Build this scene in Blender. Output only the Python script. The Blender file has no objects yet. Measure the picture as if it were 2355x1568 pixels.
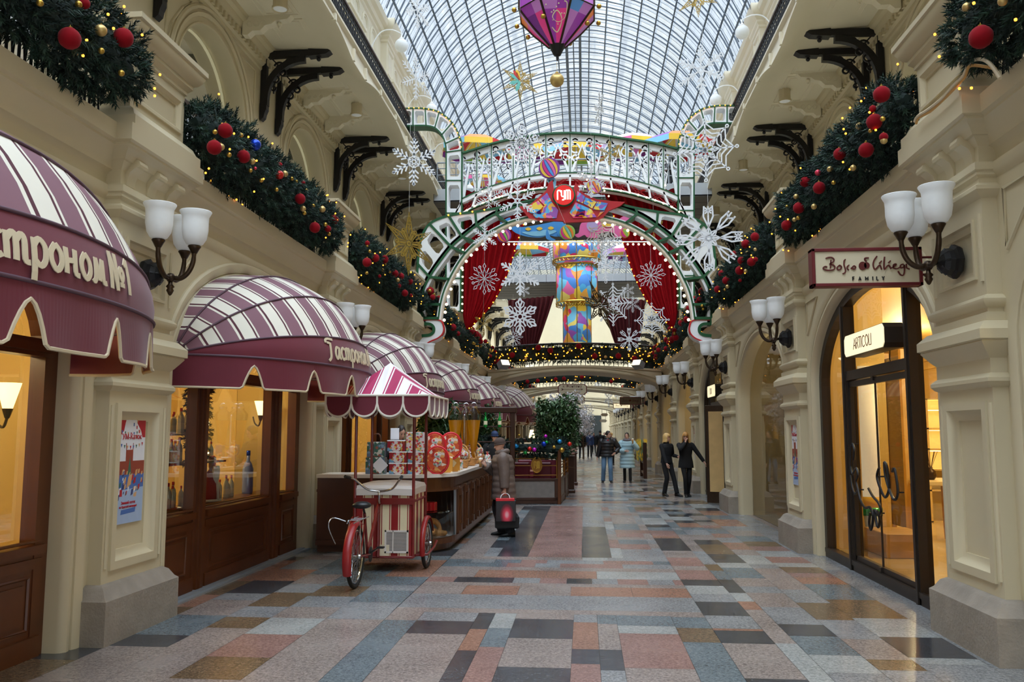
import bpy, math, random
from math import pi, sin, cos, radians, sqrt, atan2
from mathutils import Vector, Matrix
C = bpy.context.scene.collection
S = bpy.context.scene
random.seed(7)
# ------------------------------------------------------------------ camera, sky, exposure
FPX, CX, CY, VPX, VPY, HC = 1950.0, 1177.5, 784.0, 1345.0, 993.0, 1.75
fwd = Vector((VPX-CX, -(VPY-CY), -FPX)).normalized()
upv = Vector((0, -fwd.z, fwd.y)).normalized()
rgt = fwd.cross(upv)
M3 = Matrix((rgt, fwd, upv))                     # world <- camera
cam_d = bpy.data.cameras.new('camera'); cam = bpy.data.objects.new('camera', cam_d); C.objects.link(cam)
cam_d.sensor_width = 36; cam_d.lens = 36*FPX/2355; cam_d.clip_end = 400; cam_d.clip_start = .05
cam.matrix_world = Matrix.Translation((0, 0, HC)) @ M3.to_4x4()
S.camera = cam
S.view_settings.view_transform = 'Standard'; S.view_settings.look = 'None'
S.view_settings.exposure = -0.45; S.view_settings.gamma = 1
W = bpy.data.worlds.new('overcast_sky'); S.world = W; W.use_nodes = True
wt = W.node_tree; wt.nodes.clear()
wo = wt.nodes.new('ShaderNodeOutputWorld'); wb = wt.nodes.new('ShaderNodeBackground')
wc = wt.nodes.new('ShaderNodeTexCoord'); ws = wt.nodes.new('ShaderNodeSeparateXYZ'); wr = wt.nodes.new('ShaderNodeValToRGB')
wt.links.new(wc.outputs['Generated'], ws.inputs[0]); wt.links.new(ws.outputs['Z'], wr.inputs[0])
# overcast dome: luminance grows from the horizon to the zenith, with an added boost behind the camera to brighten front faces
wm = wt.nodes.new('ShaderNodeMapRange'); wm.inputs[1].default_value = .1; wm.inputs[2].default_value = -.8; wm.inputs[3].default_value = 1; wm.inputs[4].default_value = 3.5
wx = wt.nodes.new('ShaderNodeMix'); wx.data_type = 'RGBA'; wx.blend_type = 'MULTIPLY'; wx.inputs[0].default_value = 1
wt.links.new(ws.outputs['Y'], wm.inputs[0]); wt.links.new(wr.outputs[0], wx.inputs[6]); wt.links.new(wm.outputs[0], wx.inputs[7])
wt.links.new(wx.outputs[2], wb.inputs[0]); wt.links.new(wb.outputs[0], wo.inputs[0])
e = wr.color_ramp.elements
e[0].position = .0; e[0].color = (.285, .315, .35, 1)
e[1].position = 1.; e[1].color = (.88, .96, 1.06, 1)
x = e.new(.3); x.color = (.33, .36, .395, 1)
x = e.new(.5); x.color = (.39, .425, .465, 1)
x = e.new(.75); x.color = (.71, .78, .86, 1)
wb.inputs[1].default_value = 5.1
S.cycles.max_bounces = 6; S.cycles.diffuse_bounces = 4; S.cycles.glossy_bounces = 3
S.cycles.transmission_bounces = 4; S.cycles.transparent_max_bounces = 24
S.cycles.caustics_reflective = False; S.cycles.caustics_refractive = False
S.cycles.sample_clamp_indirect = 6
S.cycles.use_denoising = True
S.cycles.use_adaptive_sampling = True; S.cycles.adaptive_threshold = 0.02

# ------------------------------------------------------------------ helpers
XC = -0.43                                        # corridor axis
def lin(c):
    c = c/255.0
    return c/12.92 if c <= .04045 else ((c+.055)/1.055)**2.4
def rgb(r, g, b): return (lin(r), lin(g), lin(b), 1)
MATS = {}
def mat(name, col, rough=.55, metal=0., var=.08, scale=6., bump=0., spec=.5, emit=None, es=0., sheen=0., alpha=None, bscale=None, sample=True):
    m = bpy.data.materials.new(name); m.use_nodes = True; t = m.node_tree; b = t.nodes['Principled BSDF']
    b.inputs['Roughness'].default_value = rough; b.inputs['Metallic'].default_value = metal
    b.inputs['Specular IOR Level'].default_value = spec
    c = rgb(*col)
    if var > 0:
        tc = t.nodes.new('ShaderNodeTexCoord'); n = t.nodes.new('ShaderNodeTexNoise'); n.inputs['Scale'].default_value = scale; n.inputs['Detail'].default_value = 3
        r = t.nodes.new('ShaderNodeMix'); r.data_type = 'RGBA'
        r.inputs[6].default_value = tuple(v*(1-var) for v in c[:3])+(1,); r.inputs[7].default_value = tuple(min(1, v*(1+var)) for v in c[:3])+(1,)
        t.links.new(tc.outputs['Object'], n.inputs['Vector']); t.links.new(n.outputs['Fac'], r.inputs[0]); t.links.new(r.outputs[2], b.inputs['Base Color'])
        if bump:
            bn = t.nodes.new('ShaderNodeBump'); bn.inputs['Strength'].default_value = bump; bn.inputs['Distance'].default_value = .02
            n2 = t.nodes.new('ShaderNodeTexNoise'); n2.inputs['Scale'].default_value = bscale or scale*4
            t.links.new(tc.outputs['Object'], n2.inputs['Vector']); t.links.new(n2.outputs['Fac'], bn.inputs['Height']); t.links.new(bn.outputs[0], b.inputs['Normal'])
    else: b.inputs['Base Color'].default_value = c
    if sheen: b.inputs['Sheen Weight'].default_value = sheen
    if emit:
        b.inputs['Emission Color'].default_value = rgb(*emit); b.inputs['Emission Strength'].default_value = es
        if not sample: m.cycles.emission_sampling = 'NONE'
    m.diffuse_color = c
    MATS[name] = m
    return m
def glassmat(name, tint=(235, 242, 245), refl=.9, rough=.02, milk=0.):
    m = bpy.data.materials.new(name); m.use_nodes = True; t = m.node_tree; t.nodes.clear()
    o = t.nodes.new('ShaderNodeOutputMaterial'); tr = t.nodes.new('ShaderNodeBsdfTransparent'); tr.inputs[0].default_value = rgb(*tint)
    g = t.nodes.new('ShaderNodeBsdfGlossy'); g.inputs['Roughness'].default_value = rough
    f = t.nodes.new('ShaderNodeFresnel'); f.inputs[0].default_value = 1.45
    mu = t.nodes.new('ShaderNodeMath'); mu.operation = 'MULTIPLY'; mu.inputs[1].default_value = refl
    mx = t.nodes.new('ShaderNodeMixShader'); t.links.new(f.outputs[0], mu.inputs[0]); t.links.new(mu.outputs[0], mx.inputs[0])
    t.links.new(tr.outputs[0], mx.inputs[1]); t.links.new(g.outputs[0], mx.inputs[2])
    last = mx
    if milk:
        d = t.nodes.new('ShaderNodeBsdfTranslucent'); d.inputs[0].default_value = (.9, .92, .95, 1)
        m2 = t.nodes.new('ShaderNodeMixShader'); m2.inputs[0].default_value = milk
        t.links.new(mx.outputs[0], m2.inputs[1]); t.links.new(d.outputs[0], m2.inputs[2]); last = m2
    t.links.new(last.outputs[0], o.inputs[0]); MATS[name] = m
    return m

def resamp(r, N):
    if not isinstance(r, (list, tuple)): return [r]*N
    if len(r) == N: return r
    out = []
    for i in range(N):
        t = i*(len(r)-1)/max(1, N-1); a = min(int(t), len(r)-2); out.append(r[a]+(r[a+1]-r[a])*(t-a))
    return out
class MB:
    def __init__(s): s.v = []; s.f = []; s.m = []
    def add(s, vs, fs, m=0):
        o = len(s.v); s.v += [tuple(v) for v in vs]
        for f in fs: s.f.append(tuple(i+o for i in f)); s.m.append(m)
        return s
    def box(s, x0, x1, y0, y1, z0, z1, m=0):
        vs = [(x, y, z) for z in (z0, z1) for y in (y0, y1) for x in (x0, x1)]
        return s.add(vs, [(0, 2, 3, 1), (4, 5, 7, 6), (0, 1, 5, 4), (2, 6, 7, 3), (0, 4, 6, 2), (1, 3, 7, 5)], m)
    def bx(s, c, d, m=0, rot=None):
        vs = []
        for z in (-.5, .5):
            for y in (-.5, .5):
                for x in (-.5, .5):
                    p = Vector((x*d[0], y*d[1], z*d[2]))
                    if rot is not None: p = rot @ p
                    vs.append(p+Vector(c))
        return s.add(vs, [(0, 2, 3, 1), (4, 5, 7, 6), (0, 1, 5, 4), (2, 6, 7, 3), (0, 4, 6, 2), (1, 3, 7, 5)], m)
    def rbox(s, x0, x1, y0, y1, z0, z1, r=.01, m=0):           # box with chamfered edges
        vs = []; idx = {}
        for a in (0, 1):
            for b in (0, 1):
                for c in (0, 1):
                    X = (x0, x1)[a]; Y = (y0, y1)[b]; Z = (z0, z1)[c]
                    dx = r*(1-2*a); dy = r*(1-2*b); dz = r*(1-2*c)
                    idx[a, b, c] = len(vs); vs += [(X, Y+dy, Z+dz), (X+dx, Y, Z+dz), (X+dx, Y+dy, Z)]
        fs = []
        for a in (0, 1): fs.append([idx[a, b, c] for b, c in ((0, 0), (1, 0), (1, 1), (0, 1))])
        for b in (0, 1): fs.append([idx[a, b, c]+1 for a, c in ((0, 0), (1, 0), (1, 1), (0, 1))])
        for c in (0, 1): fs.append([idx[a, b, c]+2 for a, b in ((0, 0), (1, 0), (1, 1), (0, 1))])
        for a in (0, 1):
            for b in (0, 1): fs.append([idx[a, b, 0], idx[a, b, 1], idx[a, b, 1]+1, idx[a, b, 0]+1])
            for c in (0, 1): fs.append([idx[a, 0, c], idx[a, 1, c], idx[a, 1, c]+2, idx[a, 0, c]+2])
        for b in (0, 1):
            for c in (0, 1): fs.append([idx[0, b, c]+1, idx[1, b, c]+1, idx[1, b, c]+2, idx[0, b, c]+2])
        for k in idx.values(): fs.append([k, k+1, k+2])
        return s.add(vs, fs, m)
    def loft(s, rings, closed=True, cap0=False, cap1=False, m=0, mf=None):
        n = len(rings[0]); o = len(s.v)
        for r in rings: s.v += [tuple(p) for p in r]
        for i in range(len(rings)-1):
            for j in range(n if closed else n-1):
                k = (j+1) % n
                s.f.append((o+i*n+j, o+i*n+k, o+(i+1)*n+k, o+(i+1)*n+j)); s.m.append(mf(i, j) if mf else m)
        if cap0: s.f.append(tuple(o+j for j in range(n))[::-1]); s.m.append(m)
        if cap1: s.f.append(tuple(o+(len(rings)-1)*n+j for j in range(n))); s.m.append(m)
        return s
    def tube(s, pts, r, n=8, closed=False, cap=True, m=0, up=None, flat=1.0):
        pts = [Vector(p) for p in pts]; N = len(pts); rings = []
        rr = resamp(r, N)
        prev = None
        for i in range(N):
            if closed: t = pts[(i+1) % N]-pts[i-1]
            else: t = pts[min(i+1, N-1)]-pts[max(i-1, 0)]
            if t.length < 1e-9: t = Vector((0, 0, 1))
            t.normalize()
            if up is not None: a = Vector(up)-t*t.dot(Vector(up))
            elif prev is None: a = t.orthogonal()
            else: a = prev-t*t.dot(prev)
            if a.length < 1e-6: a = t.orthogonal()
            a.normalize(); b = t.cross(a); prev = a
            rings.append([pts[i]+(a*cos(2*pi*j/n)+b*sin(2*pi*j/n)*flat)*rr[i] for j in range(n)])
        if closed: rings.append(rings[0])
        return s.loft(rings, True, cap and not closed, cap and not closed, m)
    def lathe(s, prof, n=16, c=(0, 0, 0), m=0, axis=None, cap=True):
        R = Matrix.Identity(3) if axis is None else Vector((0, 0, 1)).rotation_difference(Vector(axis)).to_matrix()
        c = Vector(c)
        rings = [[c+R @ Vector((r*cos(2*pi*j/n), r*sin(2*pi*j/n), z)) for j in range(n)] for r, z in prof]
        return s.loft(rings, True, cap and prof[0][0] > 1e-5, cap and prof[-1][0] > 1e-5, m)
    def sphere(s, c, r, n=12, m=0, sc=(1, 1, 1), k=None):
        k = k or n//2; c = Vector(c)
        rings = [[c+Vector((r*sc[0]*sin(pi*i/k)*cos(2*pi*j/n), r*sc[1]*sin(pi*i/k)*sin(2*pi*j/n), -r*sc[2]*cos(pi*i/k))) for j in range(n)] for i in range(1, k)]
        o = len(s.v); s.loft(rings, True, False, False, m)
        a = len(s.v); s.v += [tuple(c-Vector((0, 0, r*sc[2]))), tuple(c+Vector((0, 0, r*sc[2])))]
        L = o+(k-2)*n
        for j in range(n):
            s.f.append((a, o+(j+1) % n, o+j)); s.m.append(m); s.f.append((a+1, L+j, L+(j+1) % n)); s.m.append(m)
        return s
    def prism(s, poly, d0, d1, fn, m=0, holes=None):            # 2D outline extruded between depths d0,d1 ; fn(a,b,d)->xyz
        n = len(poly)
        s.add([fn(a, b, d) for d in (d0, d1) for a, b in poly], [tuple(range(n))[::-1], tuple(range(n, 2*n))]+[(i, (i+1) % n, n+(i+1) % n, n+i) for i in range(n)], m)
        return s
    def stroke(s, pts, w, d0, d1, fn, m=0, closed=False):       # flat ribbon of width w following 2D pts, extruded in depth
        P = [Vector(p) for p in pts]; N = len(P)
        ww = resamp(w, N)
        A = []; B = []
        for i in range(N):
            if closed: t = P[(i+1) % N]-P[i-1]
            else: t = P[min(i+1, N-1)]-P[max(i-1, 0)]
            if t.length < 1e-9: t = Vector((1, 0))
            t.normalize(); nn = Vector((-t.y, t.x))*ww[i]*.5
            A.append(P[i]+nn); B.append(P[i]-nn)
        rings = [[fn(A[i].x, A[i].y, d0), fn(B[i].x, B[i].y, d0), fn(B[i].x, B[i].y, d1), fn(A[i].x, A[i].y, d1)] for i in range(N)]
        if closed: rings.append(rings[0])
        return s.loft(rings, True, not closed, not closed, m)
    def build(s, name, mats, parent=None, smooth=False, loc=None):
        me = bpy.data.meshes.new(name)
        me.from_pydata(s.v, [], s.f)
        if not isinstance(mats, (list, tuple)): mats = [mats]
        for q in mats: me.materials.append(MATS[q] if isinstance(q, str) else q)
        me.polygons.foreach_set('material_index', s.m)
        if smooth: me.polygons.foreach_set('use_smooth', [True]*len(me.polygons))
        me.update()
        o = bpy.data.objects.new(name, me); C.objects.link(o)
        if parent is not None: o.parent = parent
        if loc is not None: o.location = loc
        return o
def autosmooth(o, ang=40):
    me = o.data
    me.polygons.foreach_set('use_smooth', [True]*len(me.polygons))
    try: me.set_sharp_from_angle(angle=radians(ang))
    except Exception: pass
    return o
def tag(o, label, cat, group=None, kind=None):
    o['label'] = label; o['category'] = cat
    if group: o['group'] = group
    if kind: o['kind'] = kind
    return o
def thing(name, label, cat, loc=(0, 0, 0), rotz=0, group=None):
    o = bpy.data.objects.new(name, None); C.objects.link(o); o.location = loc; o.rotation_euler = (0, 0, rotz); o.empty_display_size = .1
    return tag(o, label, cat, group)
def struct(o): o['kind'] = 'structure'; return o
def kids(o): return [c for c in list(C.objects) if c.parent == o]
CHILD = {}
def copy_tree(o, parent=None):
    c = o.copy(); C.objects.link(c)
    if parent is not None: c.parent = parent
    for ch in o.children: copy_tree(ch, c)
    return c
def dup(o, loc=None, rotz=None, label=None, group=None, scale=None):
    c = copy_tree(o)
    if loc is not None: c.location = loc
    if rotz is not None: c.rotation_euler = (0, 0, rotz)
    if scale is not None: c.scale = scale if isinstance(scale, tuple) else (scale,)*3
    if label: c['label'] = label
    if group: c['group'] = group
    return c
def bez(p0, p1, p2, p3, n=10):
    out = []
    for i in range(n+1):
        t = i/n; u = 1-t
        out.append(tuple(u**3*a+3*u*u*t*b+3*u*t*t*c+t**3*d for a, b, c, d in zip(p0, p1, p2, p3)))
    return out
def smooth_line(pts, k=6, closed=False):                        # Catmull-Rom through points
    P = [Vector(p) for p in pts]; n = len(P); out = []
    for i in range(n if closed else n-1):
        a = P[(i-1) % n] if closed else P[max(i-1, 0)]; b = P[i]; c = P[(i+1) % n] if closed else P[i+1]; d = P[(i+2) % n] if closed else P[min(i+2, n-1)]
        for j in range(k):
            t = j/k
            out.append(.5*((2*b)+(c-a)*t+(2*a-5*b+4*c-d)*t*t+(3*b-a-3*c+d)*t**3))
    if not closed: out.append(P[-1])
    return out
def arc(cx, cy, r, a0, a1, n=12, ry=None):
    return [(cx+r*cos(radians(a0+(a1-a0)*i/n)), cy+(ry or r)*sin(radians(a0+(a1-a0)*i/n))) for i in range(n+1)]
def px(u, v, Y):                                               # a point seen in the photograph, at distance Y down the arcade
    r = M3 @ Vector((u-CX, -(v-CY), -FPX)); return Vector((0, 0, HC))+r*(Y/r.y)
def pxX(u, v, X):
    r = M3 @ Vector((u-CX, -(v-CY), -FPX)); return Vector((0, 0, HC))+r*(X/r.x)
def pxZ(u, v, Z=0.):
    r = M3 @ Vector((u-CX, -(v-CY), -FPX)); return Vector((0, 0, HC))+r*((Z-HC)/r.z)

# ------------------------------------------------------------------ materials
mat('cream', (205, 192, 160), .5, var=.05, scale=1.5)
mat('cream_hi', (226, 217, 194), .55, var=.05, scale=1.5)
mat('stone', (150, 140, 128), .75, var=.3, scale=5, bump=.3, bscale=40)
mat('iron', (20, 20, 24), .45, spec=.4, var=.2)
mat('bronze', (66, 52, 40), .35, .8, var=.3, scale=20)
mat('steel_blue', (66, 78, 92), .5, var=.1)
mat('steel_grey', (128, 134, 140), .5, var=.08)
mat('wood', (92, 48, 20), .35, var=.35, scale=3)
mat('wood_dark', (58, 30, 18), .35, var=.3, scale=3)
mat('burgundy', (106, 28, 46), .75, var=.1, scale=4, sheen=.2)
mat('mauve', (132, 92, 104), .75, var=.05)
mat('maroon_line', (84, 34, 48), .75, var=.05)
mat('canvas', (232, 226, 212), .75, var=.04)
mat('piping', (214, 198, 168), .7, var=.05)
mat('seam', (92, 66, 80), .6, var=.05)
mat('white_paint', (246, 247, 248), .45, var=.03)
mat('green_paint', (24, 86, 48), .45, var=.1)
mat('red_paint', (196, 24, 34), .45, var=.08)
mat('gold', (196, 158, 70), .3, .9, var=.15, scale=12)
mat('gold_satin', (206, 176, 112), .38, .7, var=.1)
mat('velvet_red', (140, 6, 22), .9, var=.15, scale=60, sheen=.06, spec=.2)
mat('shiny_red', (214, 40, 30), .12, .3, var=.05)
mat('shiny_blue', (16, 62, 190), .1, .5, var=.05)
mat('shiny_pink', (226, 60, 90), .15, .3, var=.05)
mat('needles', (38, 66, 52), .7, var=.35, scale=9)
mat('needles_dark', (20, 40, 34), .8, var=.3, scale=9)
mat('bulb_amber', (255, 170, 60), .4, emit=(255, 150, 40), es=9, var=0, sample=False)
mat('bulb_warm', (255, 240, 210), .4, emit=(255, 226, 180), es=7, var=0, sample=False)
mat('frost', (226, 228, 228), .45, var=.06, scale=14, emit=(230, 235, 240), es=.12, sample=False)
mat('black_frame', (40, 32, 26), .4, var=.1)
mat('velour', (150, 8, 18), .85, var=.2, scale=5, spec=.15)
mat('snow_white', (238, 240, 244), .5, var=.02)
mat('grey_metal', (150, 156, 162), .45, .2, var=.06)
mat('dark_tile', (74, 66, 60), .6, var=.1)
mat('marble', (236, 232, 224), .25, var=.06, scale=4)
mat('black', (16, 16, 18), .5, var=.1)
mat('chrome', (200, 202, 205), .18, 1., var=.05)
mat('glow_panel', (250, 240, 214), .5, emit=(255, 238, 200), es=.55, var=0)
mat('shop_wall', (236, 206, 140), .6, var=.05)
mat('shop_floor', (214, 196, 160), .25, var=.06)
glassmat('glass'); glassmat('roof_glass', (240, 246, 250), .5, .05)

PROTO = []
def kill(o):
    for c in list(o.children): kill(c)
    bpy.data.objects.remove(o)
# ------------------------------------------------------------------ large structure
PIER = [7.45+6*k for k in range(-7, 18)]           # pier centres down the arcade
BAYC = [c+3 for c in PIER[:-1]]
def P3(s): return lambda u, y, z: (XC+s*u, y, z)
def wrap(mb, s, prof, uf, hy, ub, m=0, skip=(), top=False, mz=None):
    p = P3(s); rings = []
    for d, z in prof: rings.append([p(ub, -hy-d, z), p(uf-d, -hy-d, z), p(uf-d, hy+d, z), p(ub, hy+d, z)])
    o = len(mb.v)
    for r in rings: mb.v += r
    for i in range(len(rings)-1):
        for j in range(3):
            if i in skip and j == 1: continue
            mb.f.append((o+i*4+j, o+i*4+j+1, o+i*4+4+j+1, o+i*4+4+j)); mb.m.append(mz(i) if mz else m)
    if top: k = o+(len(rings)-1)*4; mb.f.append((k, k+1, k+2, k+3)); mb.m.append(m)
def panel(mb, s, y0, y1, z0, z1, u, steps, m=0):
    p = P3(s); rings = []
    for ins, dep in steps: rings.append([p(u-dep, y0+ins, z0+ins), p(u-dep, y1-ins, z0+ins), p(u-dep, y1-ins, z1-ins), p(u-dep, y0+ins, z1-ins)])
    mb.loft(rings, True, False, True, m)
def extr(mb, s, prof, y0, y1, m=0):
    p = P3(s); mb.loft([[p(u, y, z) for u, z in prof] for y in (y0, y1)], False, False, False, m)

SH = [(.13, 0), (.13, .36), (.10, .385), (.06, .45), (.02, .475), (0, .475),
      (0, 2.10), (.03, 2.115), (.055, 2.145), (.055, 2.175), (.03, 2.2), (.01, 2.215), (.01, 2.33), (.04, 2.36), (.085, 2.42), (.11, 2.455), (.105, 2.465), (.13, 2.475),
      (.13, 2.55), (.06, 2.62), (.025, 2.625), (.025, 2.69), (0, 2.70), (0, 2.73), (.03, 2.745), (.05, 2.775), (.05, 2.80), (.02, 2.83), (0, 2.84),
      (0, 3.62), (.03, 3.64), (.06, 3.68), (.06, 3.71), (.02, 3.74), (.02, 3.78), (.045, 3.80), (.045, 3.83), (.06, 3.84), (.06, 3.90), (0, 3.915),
      (0, 4.05), (.03, 4.09), (.05, 4.12), (.07, 4.125), (.10, 4.17), (.14, 4.215), (.165, 4.225), (.165, 4.245), (.19, 4.26), (.19, 4.41)]
def pier_mesh(s):
    mb = MB()
    wrap(mb, s, SH, 3.62, .5, 4.0, 0, skip=(5, 28), top=True, mz=lambda i: 1 if i < 5 else 0)
    panel(mb, s, -.5, .5, .475, 2.10, 3.62, [(0, 0), (.1, 0), (.1, .022), (.17, .022), (.18, 0), (.22, -.035), (.255, -.045), (.255, -.06)])
    panel(mb, s, -.5, .5, 2.84, 3.62, 3.62, [(0, 0), (.14, 0), (.14, .02), (.165, .02), (.175, -.01), (.20, -.025), (.225, -.025), (.235, -.05)])
    p = P3(s)
    for y in (-.36, 0, .36):                         # scrolled consoles under the ledge
        pr = [(3.62, 3.92), (3.605, 3.93), (3.60, 3.99), (3.575, 4.05), (3.52, 4.09), (3.495, 4.09), (3.485, 4.115), (3.495, 4.145), (3.52, 4.155), (3.52, 4.2), (3.62, 4.2)]
        mb.prism(pr, y-.07, y+.07, lambda a, b, d: p(a, d, b))
    for y in (-.455, .455):                          # corner beads
        for z0, z1 in ((.6, 1.98), (2.95, 3.5)):
            mb.tube([p(3.617, y, z0), p(3.617, y, z1)], .018, 6)
    return mb
PED = [(.13, 4.405), (.13, 4.50), (.10, 4.52), (.07, 4.58), (.02, 4.62), (0, 4.63), (0, 5.12), (.02, 5.13), (.02, 5.16), (.04, 5.18), (.06, 5.2), (.06, 5.235), (.09, 5.25), (.12, 5.29), (.145, 5.34), (.145, 5.36), (.165, 5.37), (.165, 5.42)]
def pedestal_mesh(s):
    mb = MB(); wrap(mb, s, PED, 3.57, .5, 4.25, 0, skip=(5,), top=True)
    panel(mb, s, -.5, .5, 4.63, 5.12, 3.57, [(0, 0), (.07, 0), (.07, .02), (.10, .02), (.115, 0), (.13, -.015), (.15, -.015), (.15, -.03)])
    return mb
OA, OZ, OB = 2.17, 2.40, 1.20                       # shop-front arch: half width, springing, rise
def archpts(a, zs, b, n=20, o=0):
    pts = [(-a, 0, -1, 0)]
    for i in range(n+1):
        t = pi-pi*i/n; y, z = a*cos(t), b*sin(t)
        nx, nz = cos(t)/a, sin(t)/b; l = sqrt(nx*nx+nz*nz); pts.append((y, zs+z, nx/l, nz/l))
    pts.append((a, 0, 1, 0)); return pts
ARCHV = [(0, 3.98), (0, 3.78), (.015, 3.74), (.05, 3.715), (.09, 3.72), (.115, 3.745), (.12, 3.72), (.16, 3.70), (.215, 3.70), (.235, 3.72), (.235, 3.74)]
def wall_mesh(s):                                   # one bay of the ground-floor wall, y from -3 to 3
    mb = MB(); p = P3(s); A = archpts(OA, OZ, OB, 28)
    mb.loft([[p(u, y+o*nx, z+o*nz) for o, u in ARCHV] for y, z, nx, nz in A], False)
    o = ARCHV[-1][0]
    out = [(y+o*nx, z+o*nz) for y, z, nx, nz in A]
    zt = 3.9
    for i in range(len(out)-1):
        (y0, z0), (y1, z1) = out[i], out[i+1]
        if i == 0 or i == len(out)-2: continue
        mb.add([p(3.74, y0, z0), p(3.74, y1, z1), p(3.74, y1, zt), p(3.74, y0, zt)], [(0, 1, 2, 3)])
    for sg in (-1, 1): mb.add([p(3.74, sg*(OA+o), 0), p(3.74, sg*2.6, 0), p(3.74, sg*2.6, zt), p(3.74, sg*(OA+o), zt)], [(0, 1, 2, 3)])
    for sg in (-1, 1):                              # sunk triangular spandrels
        t = [(sg*2.36, 3.66), (sg*2.36, 3.18), (sg*1.78, 3.66)]
        mb.tube([p(3.735, *q) for q in t], .022, 6, closed=True)
    extr(mb, s, [(3.74, 3.78), (3.72, 3.80), (3.70, 3.835), (3.70, 3.90), (3.76, 3.915), (3.75, 4.0), (3.735, 4.03), (3.70, 4.05), (3.70, 4.075), (3.68, 4.11), (3.65, 4.16), (3.63, 4.2), (3.60, 4.225), (3.60, 4.245), (3.57, 4.26), (3.57, 4.41), (3.75, 4.41)], -2.5, 2.5)
    return mb
def copies(o, ys, y0):
    for y in ys:
        c = o.copy(); C.objects.link(c); c.location.y = y
UH = 7.22                                           # upper-storey wall
def upper_mesh(s):                                  # gallery wall with its arched opening, one bay
    mb = MB(); p = P3(s); a, zs, b = 1.6, 8.4, 1.5
    A = archpts(a, zs, b, 24)
    A[0] = (-a, 4.41, -1, 0); A[-1] = (a, 4.41, 1, 0)
    pr = [(0, UH+.45), (0, UH+.02), (.02, UH-.01), (.05, UH-.01), (.06, UH+.02), (.16, UH+.02), (.16, UH-.02), (.24, UH-.04), (.24, UH), (.30, UH), (.30, UH-.05), (.36, UH-.06), (.40, UH-.03), (.40, UH)]
    mb.loft([[p(u, y+o*nx, z+o*nz) for o, u in pr] for y, z, nx, nz in A], False)
    out = [(y+.4*nx, z+.4*nz) for y, z, nx, nz in A]
    for i in range(1, len(out)-2):
        (y0, z0), (y1, z1) = out[i], out[i+1]
        mb.add([p(UH, y0, z0), p(UH, y1, z1), p(UH, y1, 10.75), p(UH, y0, 10.75)], [(0, 1, 2, 3)])
    for sg in (-1, 1): mb.add([p(UH, sg*(a+.4), 4.41), p(UH, sg*3, 4.41), p(UH, sg*3, 10.75), p(UH, sg*(a+.4), 10.75)], [(0, 1, 2, 3)])
    for sg in (-1, 1):                              # pilaster strip, impost, spandrel frame
        y0, y1 = sorted((sg*2.0, sg*3.0))
        pf = [(UH, 8.0), (UH-.06, 8.02), (UH-.06, 8.1), (UH-.12, 8.16), (UH-.16, 8.25), (UH-.16, 8.33), (UH, 8.36)]
        mb.loft([[p(u, y, z) for u, z in pf] for y in (sg*2.0, sg*3.0)], False)
        q = archpts(2.1, zs, 2.1, 24)
        t = [(sg*2.08, 10.0), (sg*2.08, 8.6)]+[(sg*abs(y), z) for y, z, _, _ in q if 9.0 < z < 10.05 and abs(y) > .9 and y*sg > 0][:6]
        mb.tube([p(UH-.005, sg*2.1, 10.0), p(UH-.005, sg*2.1, 8.75), p(UH-.005, sg*1.9, 9.2), p(UH-.005, sg*1.5, 9.7), p(UH-.005, sg*1.15, 10.0)], .03, 6, closed=True)
    # cornice with leaf moulding under the balcony
    extr(mb, s, [(UH, 10.16), (UH-.04, 10.18), (UH-.04, 10.26), (UH-.10, 10.30), (UH-.12, 10.42), (UH-.20, 10.50), (UH-.22, 10.58), (UH-.30, 10.62), (UH-.34, 10.70), (UH-.34, 10.8)], -3, 3)
    for k in range(30):
        y = -3+.1+k*.2; mb.bx((XC+s*(UH-.135), y, 10.36), (.06, .1, .14))
    return mb
UB = 5.02                                           # balcony edge
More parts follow.
